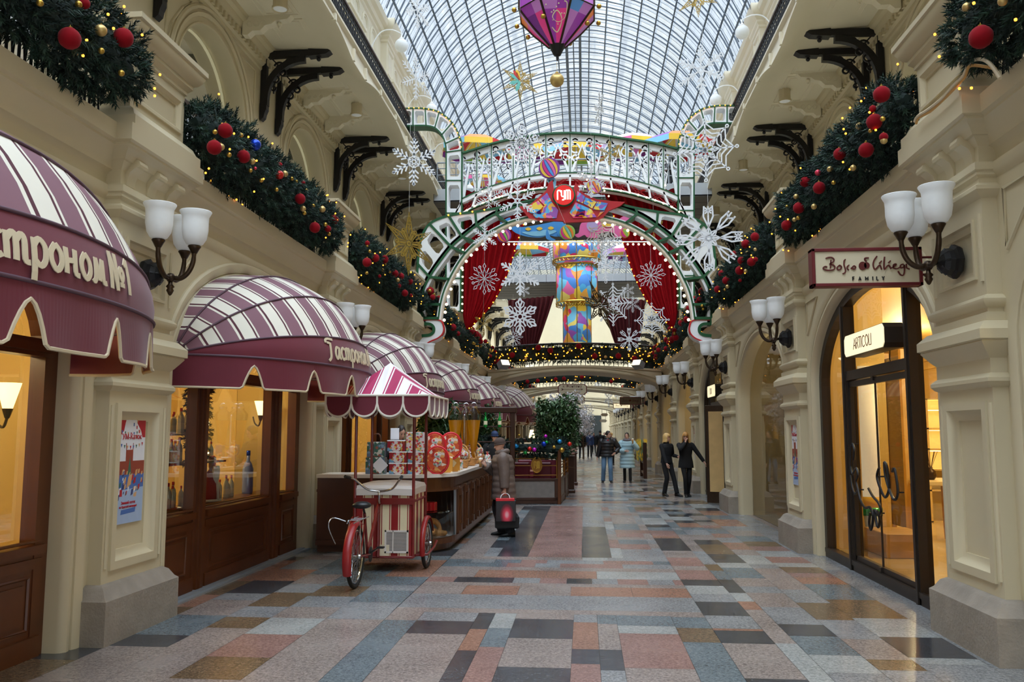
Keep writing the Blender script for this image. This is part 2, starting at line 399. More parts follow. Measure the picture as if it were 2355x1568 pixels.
def balcony_mesh(s):                                # scalloped balcony slab over one bay
    mb = MB(); p = P3(s)
    ys = [-3+6*i/48 for i in range(49)]
    def dip(y):                                     # the edge dips beside each bracket pair
        t = abs(y); return .26*max(0, (t-1.0)/1.4)**1.5 if t < 2.4 else .26+.03*(t > 2.6)
    rows = []
    for y in ys:
        d = dip(y) if abs(y) < 2.45 else .26
        rows.append([p(UH-.34, y, 10.70), p(UB+.55, y, 10.70-d*.35), p(UB+.3, y, 10.66-d*.75), p(UB+.02, y, 10.56-d), p(UB-.06, y, 10.56-d), p(UB-.06, y, 10.62-d), p(UB-.02, y, 10.64-d*.6), p(UB-.02, y, 10.70), p(UB-.10, y, 10.74), p(UB-.10, y, 10.80), p(UH, y, 10.80)])
    mb.loft(rows, False)
    for y in (-2.45, -.9, .9, 2.45): mb.bx((XC+s*(UB-.05), y, 10.46 if abs(y) > 2 else 10.62), (.1, .09, .3 if abs(y) > 2 else .16))
    # soffit panels
    for y0, y1 in ((-2.3, -1.05), (-.85, .85), (1.05, 2.3)):
        for q in (0, .1):
            mb.tube([p(6.55-q, y0+q, 10.70), p(6.55-q, y1-q, 10.70), p(5.75+q, y1-q, 10.695), p(5.75+q, y0+q, 10.695)], .018, 6, closed=True)
    for y in (-.95, .95):                           # plaster consoles
        pr = [(UH-.2, 10.7), (UH-.2, 10.28), (UH-.32, 10.27), (UH-.42, 10.36), (UH-.6, 10.36), (UH-.72, 10.48), (UH-.85, 10.5), (UH-.95, 10.58), (UH-1.2, 10.60), (UH-1.3, 10.7)]
        mb.prism(pr, y-.1, y+.1, lambda a, b, d: p(a, d, b))
        mb.sphere(p(UH-1.0, y, 10.53), .06, 8); mb.sphere(p(UH-1.0, y, 10.46), .03, 6)
        for i in range(3):
            c = p(UH-.36-.16*i, y, 10.52); mb.tube([(c[0]+s*.06*cos(t), y-.1*1.02, c[2]+.06*sin(t)) for t in [k*.785 for k in range(8)]], .012, 5, closed=True)
    return mb
def third_mesh(s):                                  # top storey wall
    mb = MB(); p = P3(s); U = UH+.05
    a, zs, b = 1.35, 13.2, 1.2
    extr(mb, s, [(U, 10.8), (U, 14.2), (U-.04, 14.22), (U-.04, 14.34), (U-.02, 14.36), (U-.02, 14.60), (U-.08, 14.63), (U-.14, 14.74), (U-.3, 14.80), (U-.32, 14.92), (U-.38, 14.96), (U-.38, 15.06), (U, 15.10),
                    (U, 15.32), (U+.03, 15.34), (U+.03, 16.8), (U-.03, 16.86), (U-.03, 16.95), (U-.12, 17.0), (U-.16, 17.15), (U-.3, 17.22), (U-.34, 17.34), (U-.34, 17.45), (U+.6, 17.5)], -3, 3)
    for k in range(40):
        y = -3+.075+k*.15; mb.bx((XC+s*(U-.06), y, 14.48), (.1, .08, .16)); mb.bx((XC+s*(U-.18), y, 14.77), (.14, .07, .07))
    q = MB()
    for zb in (15.1,):                              # attic niches
        for yc in (-1.15, 0, 1.15):
            w = .36
            pts = [p(U+.02, yc-w, 15.42)]+[p(U+.02, yc+w*cos(t), 16.3+w*sin(t)) for t in [pi-pi*i/10 for i in range(11)]]+[p(U+.02, yc+w, 15.42)]
            mb.tube(pts, .06, 6)
            w = .26
            pts = [p(U+.02, yc-w, 15.42)]+[p(U+.02, yc+w*cos(t), 16.3+w*sin(t)) for t in [pi-pi*i/10 for i in range(11)]]+[p(U+.02, yc+w, 15.42)]
            mb.tube(pts, .03, 6)
    return mb
T3 = [(0, 10.8), (0, 14.2), (.04, 14.22), (.04, 14.34), (.02, 14.36), (.02, 14.6), (.08, 14.63), (.14, 14.74), (.3, 14.8), (.32, 14.92), (.38, 14.96), (.38, 15.08), (.08, 15.14),
      (.06, 15.2), (.06, 15.36), (0, 15.38), (0, 16.7), (.05, 16.74), (.05, 16.82), (.12, 16.9), (.12, 16.98), (.26, 17.15), (.3, 17.2), (.34, 17.32), (.36, 17.45), (.36, 17.52), (0, 17.55)]
def third_pier_mesh(s):
    mb = MB(); wrap(mb, s, T3, UH-.17, .62, UH+.3, 0, skip=(15, 0), top=True)
    panel(mb, s, -.62, .62, 15.38, 16.7, UH-.17, [(0, 0), (.14, 0), (.14, .03), (.18, .03), (.2, 0), (.24, -.03)])
    panel(mb, s, -.62, .62, 10.8, 14.2, UH-.17, [(0, 0), (.14, 0), (.14, .03), (.18, .03), (.2, 0), (.24, -.03)])
    return mb

YMIN, YMAX = PIER[0]-.6, PIER[-1]+.6
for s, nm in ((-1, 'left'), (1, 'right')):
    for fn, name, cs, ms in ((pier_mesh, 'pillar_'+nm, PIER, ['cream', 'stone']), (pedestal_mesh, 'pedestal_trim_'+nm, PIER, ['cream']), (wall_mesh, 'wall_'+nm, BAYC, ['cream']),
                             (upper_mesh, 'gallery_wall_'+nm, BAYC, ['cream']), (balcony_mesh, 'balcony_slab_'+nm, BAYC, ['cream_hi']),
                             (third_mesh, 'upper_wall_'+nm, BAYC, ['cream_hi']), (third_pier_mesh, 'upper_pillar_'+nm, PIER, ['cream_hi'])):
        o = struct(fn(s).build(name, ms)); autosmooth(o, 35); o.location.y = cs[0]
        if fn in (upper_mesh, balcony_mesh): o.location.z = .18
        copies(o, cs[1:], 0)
    mb = MB(); p = P3(s)                            # gallery floor behind the ledge
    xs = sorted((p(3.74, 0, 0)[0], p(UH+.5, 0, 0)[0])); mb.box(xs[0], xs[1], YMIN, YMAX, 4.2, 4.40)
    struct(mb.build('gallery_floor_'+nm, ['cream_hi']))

# ------------------------------------------------------------------ floor of granite slabs
def granite(name, a, b, rough=.22):
    m = bpy.data.materials.new(name); m.use_nodes = True; t = m.node_tree; B = t.nodes['Principled BSDF']
    tc = t.nodes.new('ShaderNodeTexCoord'); v = t.nodes.new('ShaderNodeTexVoronoi'); v.inputs['Scale'].default_value = 90
    n = t.nodes.new('ShaderNodeTexNoise'); n.inputs['Scale'].default_value = 34; n.inputs['Detail'].default_value = 5
    n2 = t.nodes.new('ShaderNodeTexNoise'); n2.inputs['Scale'].default_value = 1.6
    ad = t.nodes.new('ShaderNodeMath'); ad.operation = 'ADD'; ad2 = t.nodes.new('ShaderNodeMath'); ad2.operation = 'MULTIPLY_ADD'; ad2.inputs[1].default_value = .5
    r = t.nodes.new('ShaderNodeValToRGB'); r.color_ramp.elements[0].position = .55; r.color_ramp.elements[1].position = 1.25
    sp = t.nodes.new('ShaderNodeSeparateXYZ'); mv = t.nodes.new('ShaderNodeMath'); mv.operation = 'MULTIPLY'; mv.inputs[1].default_value = .45
    t.links.new(tc.outputs['Object'], v.inputs['Vector']); t.links.new(tc.outputs['Object'], n.inputs['Vector']); t.links.new(tc.outputs['Object'], n2.inputs['Vector'])
    t.links.new(v.outputs['Color'], sp.inputs[0]); t.links.new(sp.outputs[0], mv.inputs[0]); t.links.new(mv.outputs[0], ad.inputs[0]); t.links.new(n.outputs['Fac'], ad.inputs[1])
    t.links.new(n2.outputs['Fac'], ad2.inputs[0]); t.links.new(ad.outputs[0], ad2.inputs[2])
    mr = t.nodes.new('ShaderNodeMapRange'); mr.inputs[1].default_value = .6; mr.inputs[2].default_value = 1.3
    t.links.new(ad2.outputs[0], mr.inputs[0]); r.color_ramp.elements[0].position = 0; r.color_ramp.elements[1].position = 1
    r.color_ramp.elements[0].color = rgb(*a); r.color_ramp.elements[1].color = rgb(*b)
    t.links.new(mr.outputs[0], r.inputs[0]); t.links.new(r.outputs[0], B.inputs['Base Color'])
    rr = t.nodes.new('ShaderNodeMapRange'); rr.inputs[3].default_value = rough-.06; rr.inputs[4].default_value = rough+.12
    t.links.new(n2.outputs['Fac'], rr.inputs[0]); t.links.new(rr.outputs[0], B.inputs['Roughness'])
    B.inputs['Specular IOR Level'].default_value = .4
    MATS[name] = m
TC = ['fl_pink', 'fl_black', 'fl_red', 'fl_blue', 'fl_grey', 'fl_light', 'fl_brown', 'fl_rose']
granite('fl_pink', (104, 95, 91), (164, 152, 146)); granite('fl_black', (26, 28, 32), (84, 88, 94), .16); granite('fl_red', (116, 82, 68), (164, 126, 108))
granite('fl_blue', (70, 80, 86), (122, 134, 140)); granite('fl_grey', (96, 99, 102), (154, 156, 158)); granite('fl_light', (122, 126, 126), (172, 174, 172))
granite('fl_brown', (72, 58, 44), (132, 112, 90)); granite('fl_rose', (112, 84, 80), (160, 128, 120))
fl = MB(); FR = random.Random(11)
KI = {n[3:]: i for i, n in enumerate(TC)}
manual = []
def T(x0, x1, y0, y1, c): manual.append((x0, x1, y0, y1)); tile(x0, x1, y0, y1, c)
def tile(x0, x1, y0, y1, c):
    g = .0015; fl.add([(x0+g, y0+g, 0), (x1-g, y0+g, 0), (x1-g, y1-g, 0), (x0+g, y1-g, 0)], [(0, 1, 2, 3)], KI[c])
PAL = ['pink']*7+['grey']*4+['blue']*4+['black']*4+['red']*2+['light']*3+['brown']*3+['rose']*2
# near columns: x-range -> list of (y_end, colour) from y=3
cols = [(-4.6, -3.93, None), (-3.93, -3.42, [(5.9, 'pink'), (6.9, 'pink'), (7.3, 'black'), (8.1, 'blue')]),
        (-3.42, -2.98, [(5.2, 'grey'), (6.2, 'pink'), (6.75, 'pink'), (7.6, 'pink'), (8.05, 'brown')]), (-2.98, -2.45, [(5.3, 'black'), (6.05, 'pink'), (6.65, 'brown'), (7.4, 'rose'), (8.05, 'light')]),
        (-2.45, -1.89, [(5.6, 'brown'), (7.55, 'pink'), (8.05, 'pink')]), (-1.89, -1.58, [(8.05, 'blue')]),
        (-1.58, -1.04, [(6.55, 'pink'), (7.54, 'pink'), (8.05, 'black')]), (-1.04, -.88, [(6.2, 'black'), (7.0, 'black'), (7.75, 'red'), (8.3, 'black')]), (-.88, -.67, [(5.6, 'rose'), (7.13, 'rose'), (7.8, 'blue'), (8.43, 'light')]),
        (-.67, -.12, [(5.7, 'blue'), (6.55, 'black'), (7.45, 'pink'), (8.2, 'black'), (8.43, 'pink')]), (-.12, .10, [(5.9, 'pink'), (6.68, 'rose'), (7.12, 'black'), (8.1, 'red'), (8.43, 'grey')]),
        (.10, .28, [(6.52, 'grey'), (7.12, 'black'), (8.05, 'pink'), (8.43, 'blue')]), (.28, .80, [(5.9, 'pink'), (6.6, 'pink'), (7.7, 'rose'), (8.0, 'light'), (8.43, 'blue')]),
        (.80, 1.12, [(6.0, 'blue'), (7.43, 'blue'), (7.95, 'brown'), (8.4, 'blue')]), (1.12, 1.56, [(5.9, 'grey'), (6.4, 'black'), (7.42, 'pink'), (7.88, 'black'), (7.96, 'red'), (8.5, 'grey')]),
        (1.56, 1.74, [(6.0, 'pink'), (7.45, 'light'), (8.1, 'pink'), (8.8, 'pink')]), (1.74, 2.15, [(6.6, 'grey'), (7.1, 'light'), (7.73, 'blue'), (8.18, 'black'), (8.95, 'grey')]),
        (2.15, 2.50, [(6.7, 'grey'), (7.0, 'brown'), (7.65, 'pink'), (8.4, 'grey'), (9.2, 'brown')]), (2.50, 3.02, [(6.9, 'grey'), (7.08, 'light'), (7.76, 'black'), (8.5, 'light'), (9.4, 'brown')])]
near_end = {}
for x0, x1, seg in cols:
    y = 3.0
    if seg is None:
        while y < 8: e_ = y+FR.uniform(.4, 1.0); tile(x0, x1, y, e_, FR.choice(['black', 'grey', 'brown'])); y = e_
        near_end[x0] = y; continue
    for e_, c in seg: tile(x0, x1, y, e_, c); y = e_
    near_end[x0] = y
def bandrow(y0, y1, segs):
    x = -1.9
    for x1, c in segs: tile(x, x1, y0, y1, c); x = x1
def bricks(y0, y1, w, cs):
    x = -1.9+FR.uniform(-.1, 0); x = -1.9
    while x < 1.12:
        x1 = min(1.12, x+w*FR.uniform(.8, 1.2)); tile(x, x1, y0, y1, FR.choice(cs)); x = x1
def crossband(o):
    bandrow(8.43+o, 8.63+o, [(1.12, 'pink')]); bandrow(8.63+o, 9.36+o, [(1.12, 'grey')])
    bandrow(9.36+o, 9.9+o, [(-1.36, 'pink'), (-.75, 'red'), (-.17, 'pink'), (.5, 'red'), (1.12, 'red')])
    bandrow(9.9+o, 10.1+o, [(1.12, 'pink')]); bricks(10.1+o, 10.45+o, .33, ['rose', 'grey', 'black', 'blue'])
    bandrow(10.45+o, 11.0+o, [(-1.36, 'pink'), (-.6, 'red'), (.13, 'red'), (1.12, 'light')]); bandrow(11.0+o, 11.26+o, [(1.12, 'pink')])
    bricks(11.26+o, 11.6+o, .4, ['rose', 'grey', 'blue']); bricks(11.6+o, 11.9+o, .36, ['grey', 'blue', 'black', 'rose']); bandrow(11.9+o, 12.18+o, [(-.05, 'pink'), (.3, 'light'), (1.12, 'grey')])
def longband(y0, y1, first=False):
    cs = [(-1.9, -1.45), (-1.45, -1.25), (-1.25, -.82), (-.82, -.06), (-.06, .36), (.36, .52), (.52, .98), (.98, 1.12)]
    for i, (a, b) in enumerate(cs):
        y = y0
        while y < y1-.01:
            if first and i == 0: n_, c = y1, 'pink'
            elif first and i == 1: n_, c = y+.9, FR.choice(['blue', 'grey', 'black'])
            elif first and i == 2: n_, c = y1, 'black'
            elif first and i == 3: n_, c = y1, 'rose'
            elif first and i == 4: n_, c = (y0+3.9, 'black') if y < y0+3 else (y+.8, 'grey')
            else: n_, c = y+FR.uniform(.3, 1.1), FR.choice(['grey', 'light', 'pink', 'rose', 'blue', 'pink'])
            n_ = min(n_, y1)
            if y1-n_ < .15: n_ = y1
            tile(a, b, y, n_, c); y = n_
# sides of the bands
def sidecol(x0, x1, y0, y1, dark):
    y = y0
    while y < y1-.01:
        e_ = y+FR.uniform(.3, .85)
        if y1-e_ < .2: e_ = y1
        tile(x0, x1, y, e_, FR.choice(['black', 'grey', 'grey', 'brown', 'red', 'pink', 'blue'] if dark else PAL)); y = e_
for x0, x1, seg in cols:
    if x1 <= -1.88 or x0 >= 1.1: sidecol(x0, x1, near_end[x0], 112, x1 < -1.8)
for x0, x1, seg in cols:                            # fill between the near field and the first band
    if -1.9 < x0 < 1.1 and near_end[x0] < 8.42: tile(x0, x1, near_end[x0], 8.43, FR.choice(['black', 'pink', 'grey']))
for x0, x1 in ((3.02, 3.42), (3.42, 4.3)):
    y = 0
    while y < 112: tile(x0, x1, y, y+3.0, 'grey' if x0 < 3.4 else 'pink'); y += 3.0
o_ = 0
while 12.18+o_ < 100:
    crossband(o_); longband(12.18+o_, min(112, 20.43+o_), o_ == 0); o_ += 12.0
tile(-4.6, 4.3, -38, 3.0, 'pink')
o = struct(fl.build('floor', TC))
mb = MB(); mb.box(-9, 8, -38, 114, -.12, -.004); struct(mb.build('floor_base', ['dark_tile']))

# ------------------------------------------------------------------ glass vault
RW, RZ, RH = 7.15, 17.45, 5.2
RR = (RW*RW+RH*RH)/(2*RH); A0 = math.asin(RW/RR)
def vault(t, dr=0): a = -A0+2*A0*t; return (XC+(RR+dr)*sin(a), RZ+RH-RR+(RR+dr)*cos(a))
mb = MB(); n = 32
mb.loft([[(vault(i/n)[0], y, vault(i/n)[1]) for i in range(n+1)] for y in (-38, -14, 20, 50, 80, 114)], False)
o = struct(mb.build('ceiling_glass', ['roof_glass'], smooth=True))
mb = MB()
def arcbar(mb, y, dr, w, h, n=30):
    rings = []
    for i in range(n+1):
        x0, z0 = vault(i/n, dr); x1, z1 = vault(i/n, dr-h)
        rings.append([(x0, y-w/2, z0), (x0, y+w/2, z0), (x1, y+w/2, z1), (x1, y-w/2, z1)])
    mb.loft(rings)
y = -37
while y < 113:
    arcbar(mb, y, -.05, .045, .05); arcbar(mb, y+.04, -.42, .035, .035)
    for q in (.43, .87): arcbar(mb, y+q, -.03, .011, .012, 24)
    y += 1.3
for i in range(1, 22):
    x0, z0 = vault(i/22, -.1)
    mb.box(x0-.03, x0+.03, -38, 113, z0-.05, z0+.03)
for xx in (-.36, .36): mb.box(XC+xx-.07, XC+xx+.07, -38, 113, RZ+RH-.5, RZ+RH-.12)
struct(mb.build('ceiling_frame', ['steel_blue']))
mb = MB()                                           # ends of the arcade
mb.box(-8.2, 7.4, 112.8, 113.2, 0, 23.5); mb.box(-8.2, 7.4, -38.4, -38, 0, 23.5); struct(mb.build('wall_end', ['cream']))
# ------------------------------------------------------------------ words for labels
ORD = ['nearest', 'second', 'third', 'fourth', 'fifth', 'sixth', 'seventh', 'eighth', 'ninth', 'tenth', 'eleventh', 'twelfth', 'thirteenth', 'fourteenth', 'fifteenth', 'sixteenth', 'seventeenth', 'eighteenth', 'nineteenth', 'twentieth']
def od(i): return ORD[max(0, min(i, 19))]
SIDE = {-1: 'awning side', 1: 'shop-window side'}
SEEN = [c for c in PIER if c > 5]                   # piers in front of the camera
BAYS = [(k, c) for k, c in enumerate([4.45+6*i for i in range(0, 18)])]
FAR = 7                                             # bays beyond this one look alike

# ------------------------------------------------------------------ iron railing of the first gallery
def railing(s):
    t = thing('ledge_railing', '', 'railing'); mb = MB(); p = P3(s); u = 3.80
    mb.box(*sorted((p(u-.015, 0, 0)[0], p(u+.015, 0, 0)[0])), -2.45, 2.45, 4.46, 4.49); mb.box(*sorted((p(u-.015, 0, 0)[0], p(u+.015, 0, 0)[0])), -2.45, 2.45, 4.74, 4.765)
    n = 34
    for i in range(n):
        y = -2.4+4.8*(i+.5)/n; w = 4.8/n
        mb.tube([p(u, y, 4.41), p(u, y, 5.2)], .013, 5)
        mb.tube([p(u, y-w/2, 4.56), p(u, y-w*.42, 4.66), p(u, y-.2*w, 4.73), p(u, y, 4.745), p(u, y+.2*w, 4.73), p(u, y+w*.42, 4.66), p(u, y+w/2, 4.56)], .011, 4)
        mb.sphere(p(u, y+w/2, 4.54), .022, 6)
    o = mb.build('bars', 'iron', t)
    mb = MB(); mb.rbox(*sorted((p(u-.05, 0, 0)[0], p(u+.05, 0, 0)[0])), -2.46, 2.46, 5.2, 5.27, .015); mb.build('handrail', 'wood_dark', t)
    return t
def sidewords(s, k): return ('over the %s striped awning from the camera' % od(k)) if s < 0 else ('over the %s shop arch from the camera' % od(k))
for s in (-1, 1):
    r = railing(s)
    for k, c in BAYS[:14]:
        o = r if k == 0 else dup(r)
        o.location.y = c
        far = k > FAR
        o['label'] = ('black iron ledge railing far down the %s' % SIDE[s]) if far else 'black iron ledge railing behind the garland '+sidewords(s, k)
        o['group'] = 'ledge railings on the '+SIDE[s]
# ------------------------------------------------------------------ balcony railing of the top gallery
def top_rail(s):
    t = thing('balcony_railing', '', 'railing'); p = P3(s); u = UB+.06; mb = MB()
    for z in (10.82, 10.98, 11.38, 11.5): mb.box(*sorted((p(u-.015, 0, 0)[0], p(u+.015, 0, 0)[0])), -3, 3, z, z+.03)
    n = 30
    for i in range(n):
        y0 = -3+.2*i; y1 = y0+.2
        mb.tube([p(u, y0, 10.8), p(u, y0, 11.5)], .016, 4)
        mb.tube([p(u, y0, 10.99), p(u, y1, 11.38)], .011, 4); mb.tube([p(u, y1, 10.99), p(u, y0, 11.38)], .011, 4)
        ym = y0+.1
        mb.tube([p(u, ym+.07*cos(a), 11.19+.11*sin(a)) for a in [j*pi/4 for j in range(8)]], .011, 4, closed=True)
        mb.tube([p(u, ym+.045*cos(a), 11.44+.045*sin(a)) for a in [j*pi/3 for j in range(6)]], .009, 4, closed=True)
        mb.tube([p(u, ym+.05*cos(a), 10.91+.05*sin(a)) for a in [j*pi/3 for j in range(6)]], .009, 4, closed=True)
    mb.build('bars', 'iron', t)
    mb = MB(); mb.rbox(*sorted((p(u-.045, 0, 0)[0], p(u+.045, 0, 0)[0])), -3, 3, 11.53, 11.6, .015); mb.build('handrail', 'wood_dark', t)
    return t
for s in (-1, 1):
    r = top_rail(s)
    for k, c in BAYS[1:14]:
        o = r if k == 1 else dup(r)
        o.location.y = c; o.location.z = .18
        o['label'] = 'ornate black railing along the upper balcony on the '+SIDE[s]
        o['group'] = 'balcony railings on the '+SIDE[s]
# ------------------------------------------------------------------ cast-iron balcony brackets
def bracket(s):
    p = P3(s); t = thing('balcony_bracket', '', 'bracket'); mb = MB(); h = .065
    f = lambda a, b, d: p(a, d, b)
    W0 = UH-.02
    mb.prism([(W0, 10.64), (W0, 10.47), (5.95, 10.50), (5.95, 10.64)], -h, h, f)                    # beam
    mb.prism([(6.05, 10.68), (6.05, 10.46), (5.62, 10.50), (5.5, 10.58), (5.36, 10.62), (5.36, 10.68)], -h*1.7, h*1.7, f)   # end block
    mb.prism([(W0, 10.64), (W0-.13, 10.64), (W0-.13, 9.5), (W0-.11, 9.32), (W0, 9.30)], -h, h, f)
    mb.prism([(W0, 9.34), (W0-.16, 9.34), (W0-.16, 9.2), (W0-.12, 9.1), (W0-.10, 9.0), (W0-.03, 8.93), (W0, 8.95)], -h*1.3, h*1.3, f)
    q = [(W0-.1, 9.3)]+[(W0-.1-.95+.95*cos(a), 9.45+.97*sin(a)) for a in [radians(i*9) for i in range(0, 11)]]
    mb.stroke(q, .15, -h*1.1, h*1.1, f)
    mb.lathe([(.0, -.14), (.03, -.13), (.055, -.09), (.03, -.05), (.06, -.03), (.06, .0)], 8, p(5.82, 0, 10.5))
    mb.build('frame', 'iron', t)
    mb = MB(); g = .022
    for c, r, a0, a1 in (((6.78, 10.24), .13, 20, 330), ((6.55, 10.36), .08, -60, 250), ((6.86, 9.95), .08, 60, 380), ((6.78, 10.24), .06, 0, 250), ((6.36, 10.4), .05, -60, 200), ((6.9, 9.72), .05, 60, 330), ((6.68, 10.1), .07, 100, 400)):
        mb.stroke(arc(c[0], c[1], r, a0, a1, 14), .034, -g, g, f)
    for a, b in (((6.95, 10.45), (6.62, 10.1)), ((6.9, 9.6), (6.86, 9.9)), ((6.3, 10.44), (6.5, 10.3)), ((6.95, 10.05), (6.7, 10.3))): mb.stroke([a, ((a[0]+b[0])/2+.02, (a[1]+b[1])/2+.02), b], .03, -g, g, f)
    mb.build('scrollwork', 'iron', t)
    return t
for s in (-1, 1):
    b = bracket(s); first = True
    for i, c in enumerate(SEEN[:14]):
        for dy in (-.5, .5):
            o = b if first else dup(b)
            first = False; o.location.y = c+dy; o.location.z = .18
            wh = 'nearer' if dy < 0 else 'farther'
            o['label'] = ('%s black bracket of the %s pair under the %s balcony' % (wh, od(i), 'awning-side' if s < 0 else 'window-side')) if i < 6 else 'black balcony bracket far down the '+SIDE[s]
            o['group'] = 'cast-iron balcony brackets on the '+SIDE[s]
# downlights under the balcony, globe lamps
def downlight(s):
    t = thing('downlight', '', 'lamp'); p = P3(s); c = p(5.85, 0, 0)
    mb = MB(); mb.lathe([(.15, 10.69), (.15, 10.42), (.17, 10.41), (.17, 10.36), (.15, 10.36), (.14, 10.38)], 20, (c[0], 0, 0)); mb.build('housing', 'cream', t, smooth=False)
    mb = MB(); mb.lathe([(.0, 10.372), (.14, 10.378)], 20, (c[0], 0, 0)); mb.build('lens', 'frost', t)
    return t
def globe(s):
    t = thing('globe_lamp', '', 'lamp'); p = P3(s)
    mb = MB(); mb.sphere(p(5.95, 0, 15.42), .24, 24, k=14); mb.build('globe', 'frost', t, smooth=True)
    mb = MB(); mb.tube(smooth_line([p(7.1, 0, 15.0), p(7.0, 0, 15.5), p(6.7, 0, 15.95), p(6.3, 0, 16.02), p(5.95, 0, 15.86)], 5), .022, 6); mb.lathe([(.03, 15.62), (.1, 15.66), (.03, 15.74), (.02, 15.88)], 10, p(5.95, 0, 0)); mb.build('arm', 'white_paint', t)
    return t
for s in (-1, 1):
    d = downlight(s); g = globe(s)
    for i, (k, c) in enumerate(BAYS[1:12]):
        o = d if i == 0 else dup(d); o.location.y = c; o.location.z = .18
        o['label'] = ('cylindrical downlight under the balcony before the %s bracket pair on the %s' % (od(i+1), SIDE[s])) if i < 5 else 'cylindrical balcony downlight far down the '+SIDE[s]
        o['group'] = 'downlights on the '+SIDE[s]
        o = g if i == 0 else dup(g); o.location.y = c
        o['label'] = ('%s white globe lamp along the top storey, %s' % (od(i), SIDE[s])) if 1 < i < 7 else 'white globe lamp on the top storey, '+SIDE[s]
        o['group'] = 'globe lamps on the '+SIDE[s]

# ------------------------------------------------------------------ fir garlands on the railing
GR = random.Random(5)
def sprigs(mb, pts_fn, n, rnd, ln=.16, w=.0085, nn=16, mset=2):
    for _ in range(n):
        c, nrm = pts_fn(rnd)
        d = (Vector(nrm)+Vector((rnd.gauss(0, .45), rnd.gauss(0, .55), rnd.gauss(0, .45)))).normalized()
        a = d.orthogonal().normalized(); b = d.cross(a); L = ln*rnd.uniform(.7, 1.25); m = rnd.randrange(mset)
        for k in range(nn):
            th = k*2.4; q = .2+.8*k/nn
            base = c+d*(L*q*.8); out = (a*cos(th)+b*sin(th))*.75+d*.75; tip = base+out*(L*.42*(1.15-.55*q))
            sd = d.cross(out).normalized()*w
            o = len(mb.v); mb.v += [tuple(base-sd), tuple(base+sd), tuple(tip)]; mb.f.append((o, o+1, o+2)); mb.m.append(m)
def garland_mesh(seed, half=2.42, n=2300):
    rnd = random.Random(seed); mb = MB(); rx, rz = .21, .33
    def env(y): e = min(1, (half-abs(y))/.35); return max(.35, sqrt(max(0, e)))
    ys = [-half+.04+(2*half-.08)*i/20 for i in range(21)]
    mb.loft([[(rx*.62*env(y)*cos(a), y, rz*.7*env(y)*sin(a)) for a in [j*pi/6 for j in range(12)]] for y in ys], True, True, True, 1)
    def f(r):
        y = r.uniform(-half, half); a = r.uniform(0, 2*pi); e = env(y); wob = (1+.12*sin(y*5+a*2))*r.uniform(.72, 1.04)
        return Vector((rx*e*cos(a)*wob, y, rz*e*sin(a)*wob)), (cos(a), .25*y/half if abs(y) < half-.2 else y/half, sin(a))
    sprigs(mb, f, n, rnd)
    return mb
G0 = garland_mesh(3).build('fir_garland', ['needles', 'needles_dark'])
G1 = garland_mesh(8, n=500).build('fir_garland', ['needles', 'needles_dark'])
bz = {}
def bauble_proto(kind, m, cap=True):
    t = thing('bauble', '', 'bauble'); mb = MB(); mb.sphere((0, 0, 0), 1, 20, k=12)
    if kind.startswith('red velvet'):                # velvet pile breaks the outline
        rr = random.Random(2); mb.v = [tuple(Vector(v)*(1+rr.uniform(-.02, .03))) for v in mb.v]
    mb.build('ball', m, t, smooth=True)
    mb = MB(); mb.lathe([(.2, .95), (.2, 1.1), (.16, 1.13)], 10, m=0); mb.tube([(0, .1*cos(a), 1.2+.1*sin(a)) for a in [j*pi/4 for j in range(8)]], .025, 4, closed=True); mb.build('cap', 'gold', t)
    return t
for kd, m in (('red velvet', 'velvet_red'), ('satin gold', 'gold_satin'), ('shiny gold', 'gold'), ('shiny blue', 'shiny_blue'), ('shiny red', 'shiny_red'), ('shiny pink', 'shiny_pink')):
    bz[kd] = bauble_proto(kd, m); bz[kd].location = (0, 0, -50)
def bauble(kd, pos, r, label, group):
    return dup(bz[kd], tuple(pos), GR.uniform(0, 6), label, group, r)
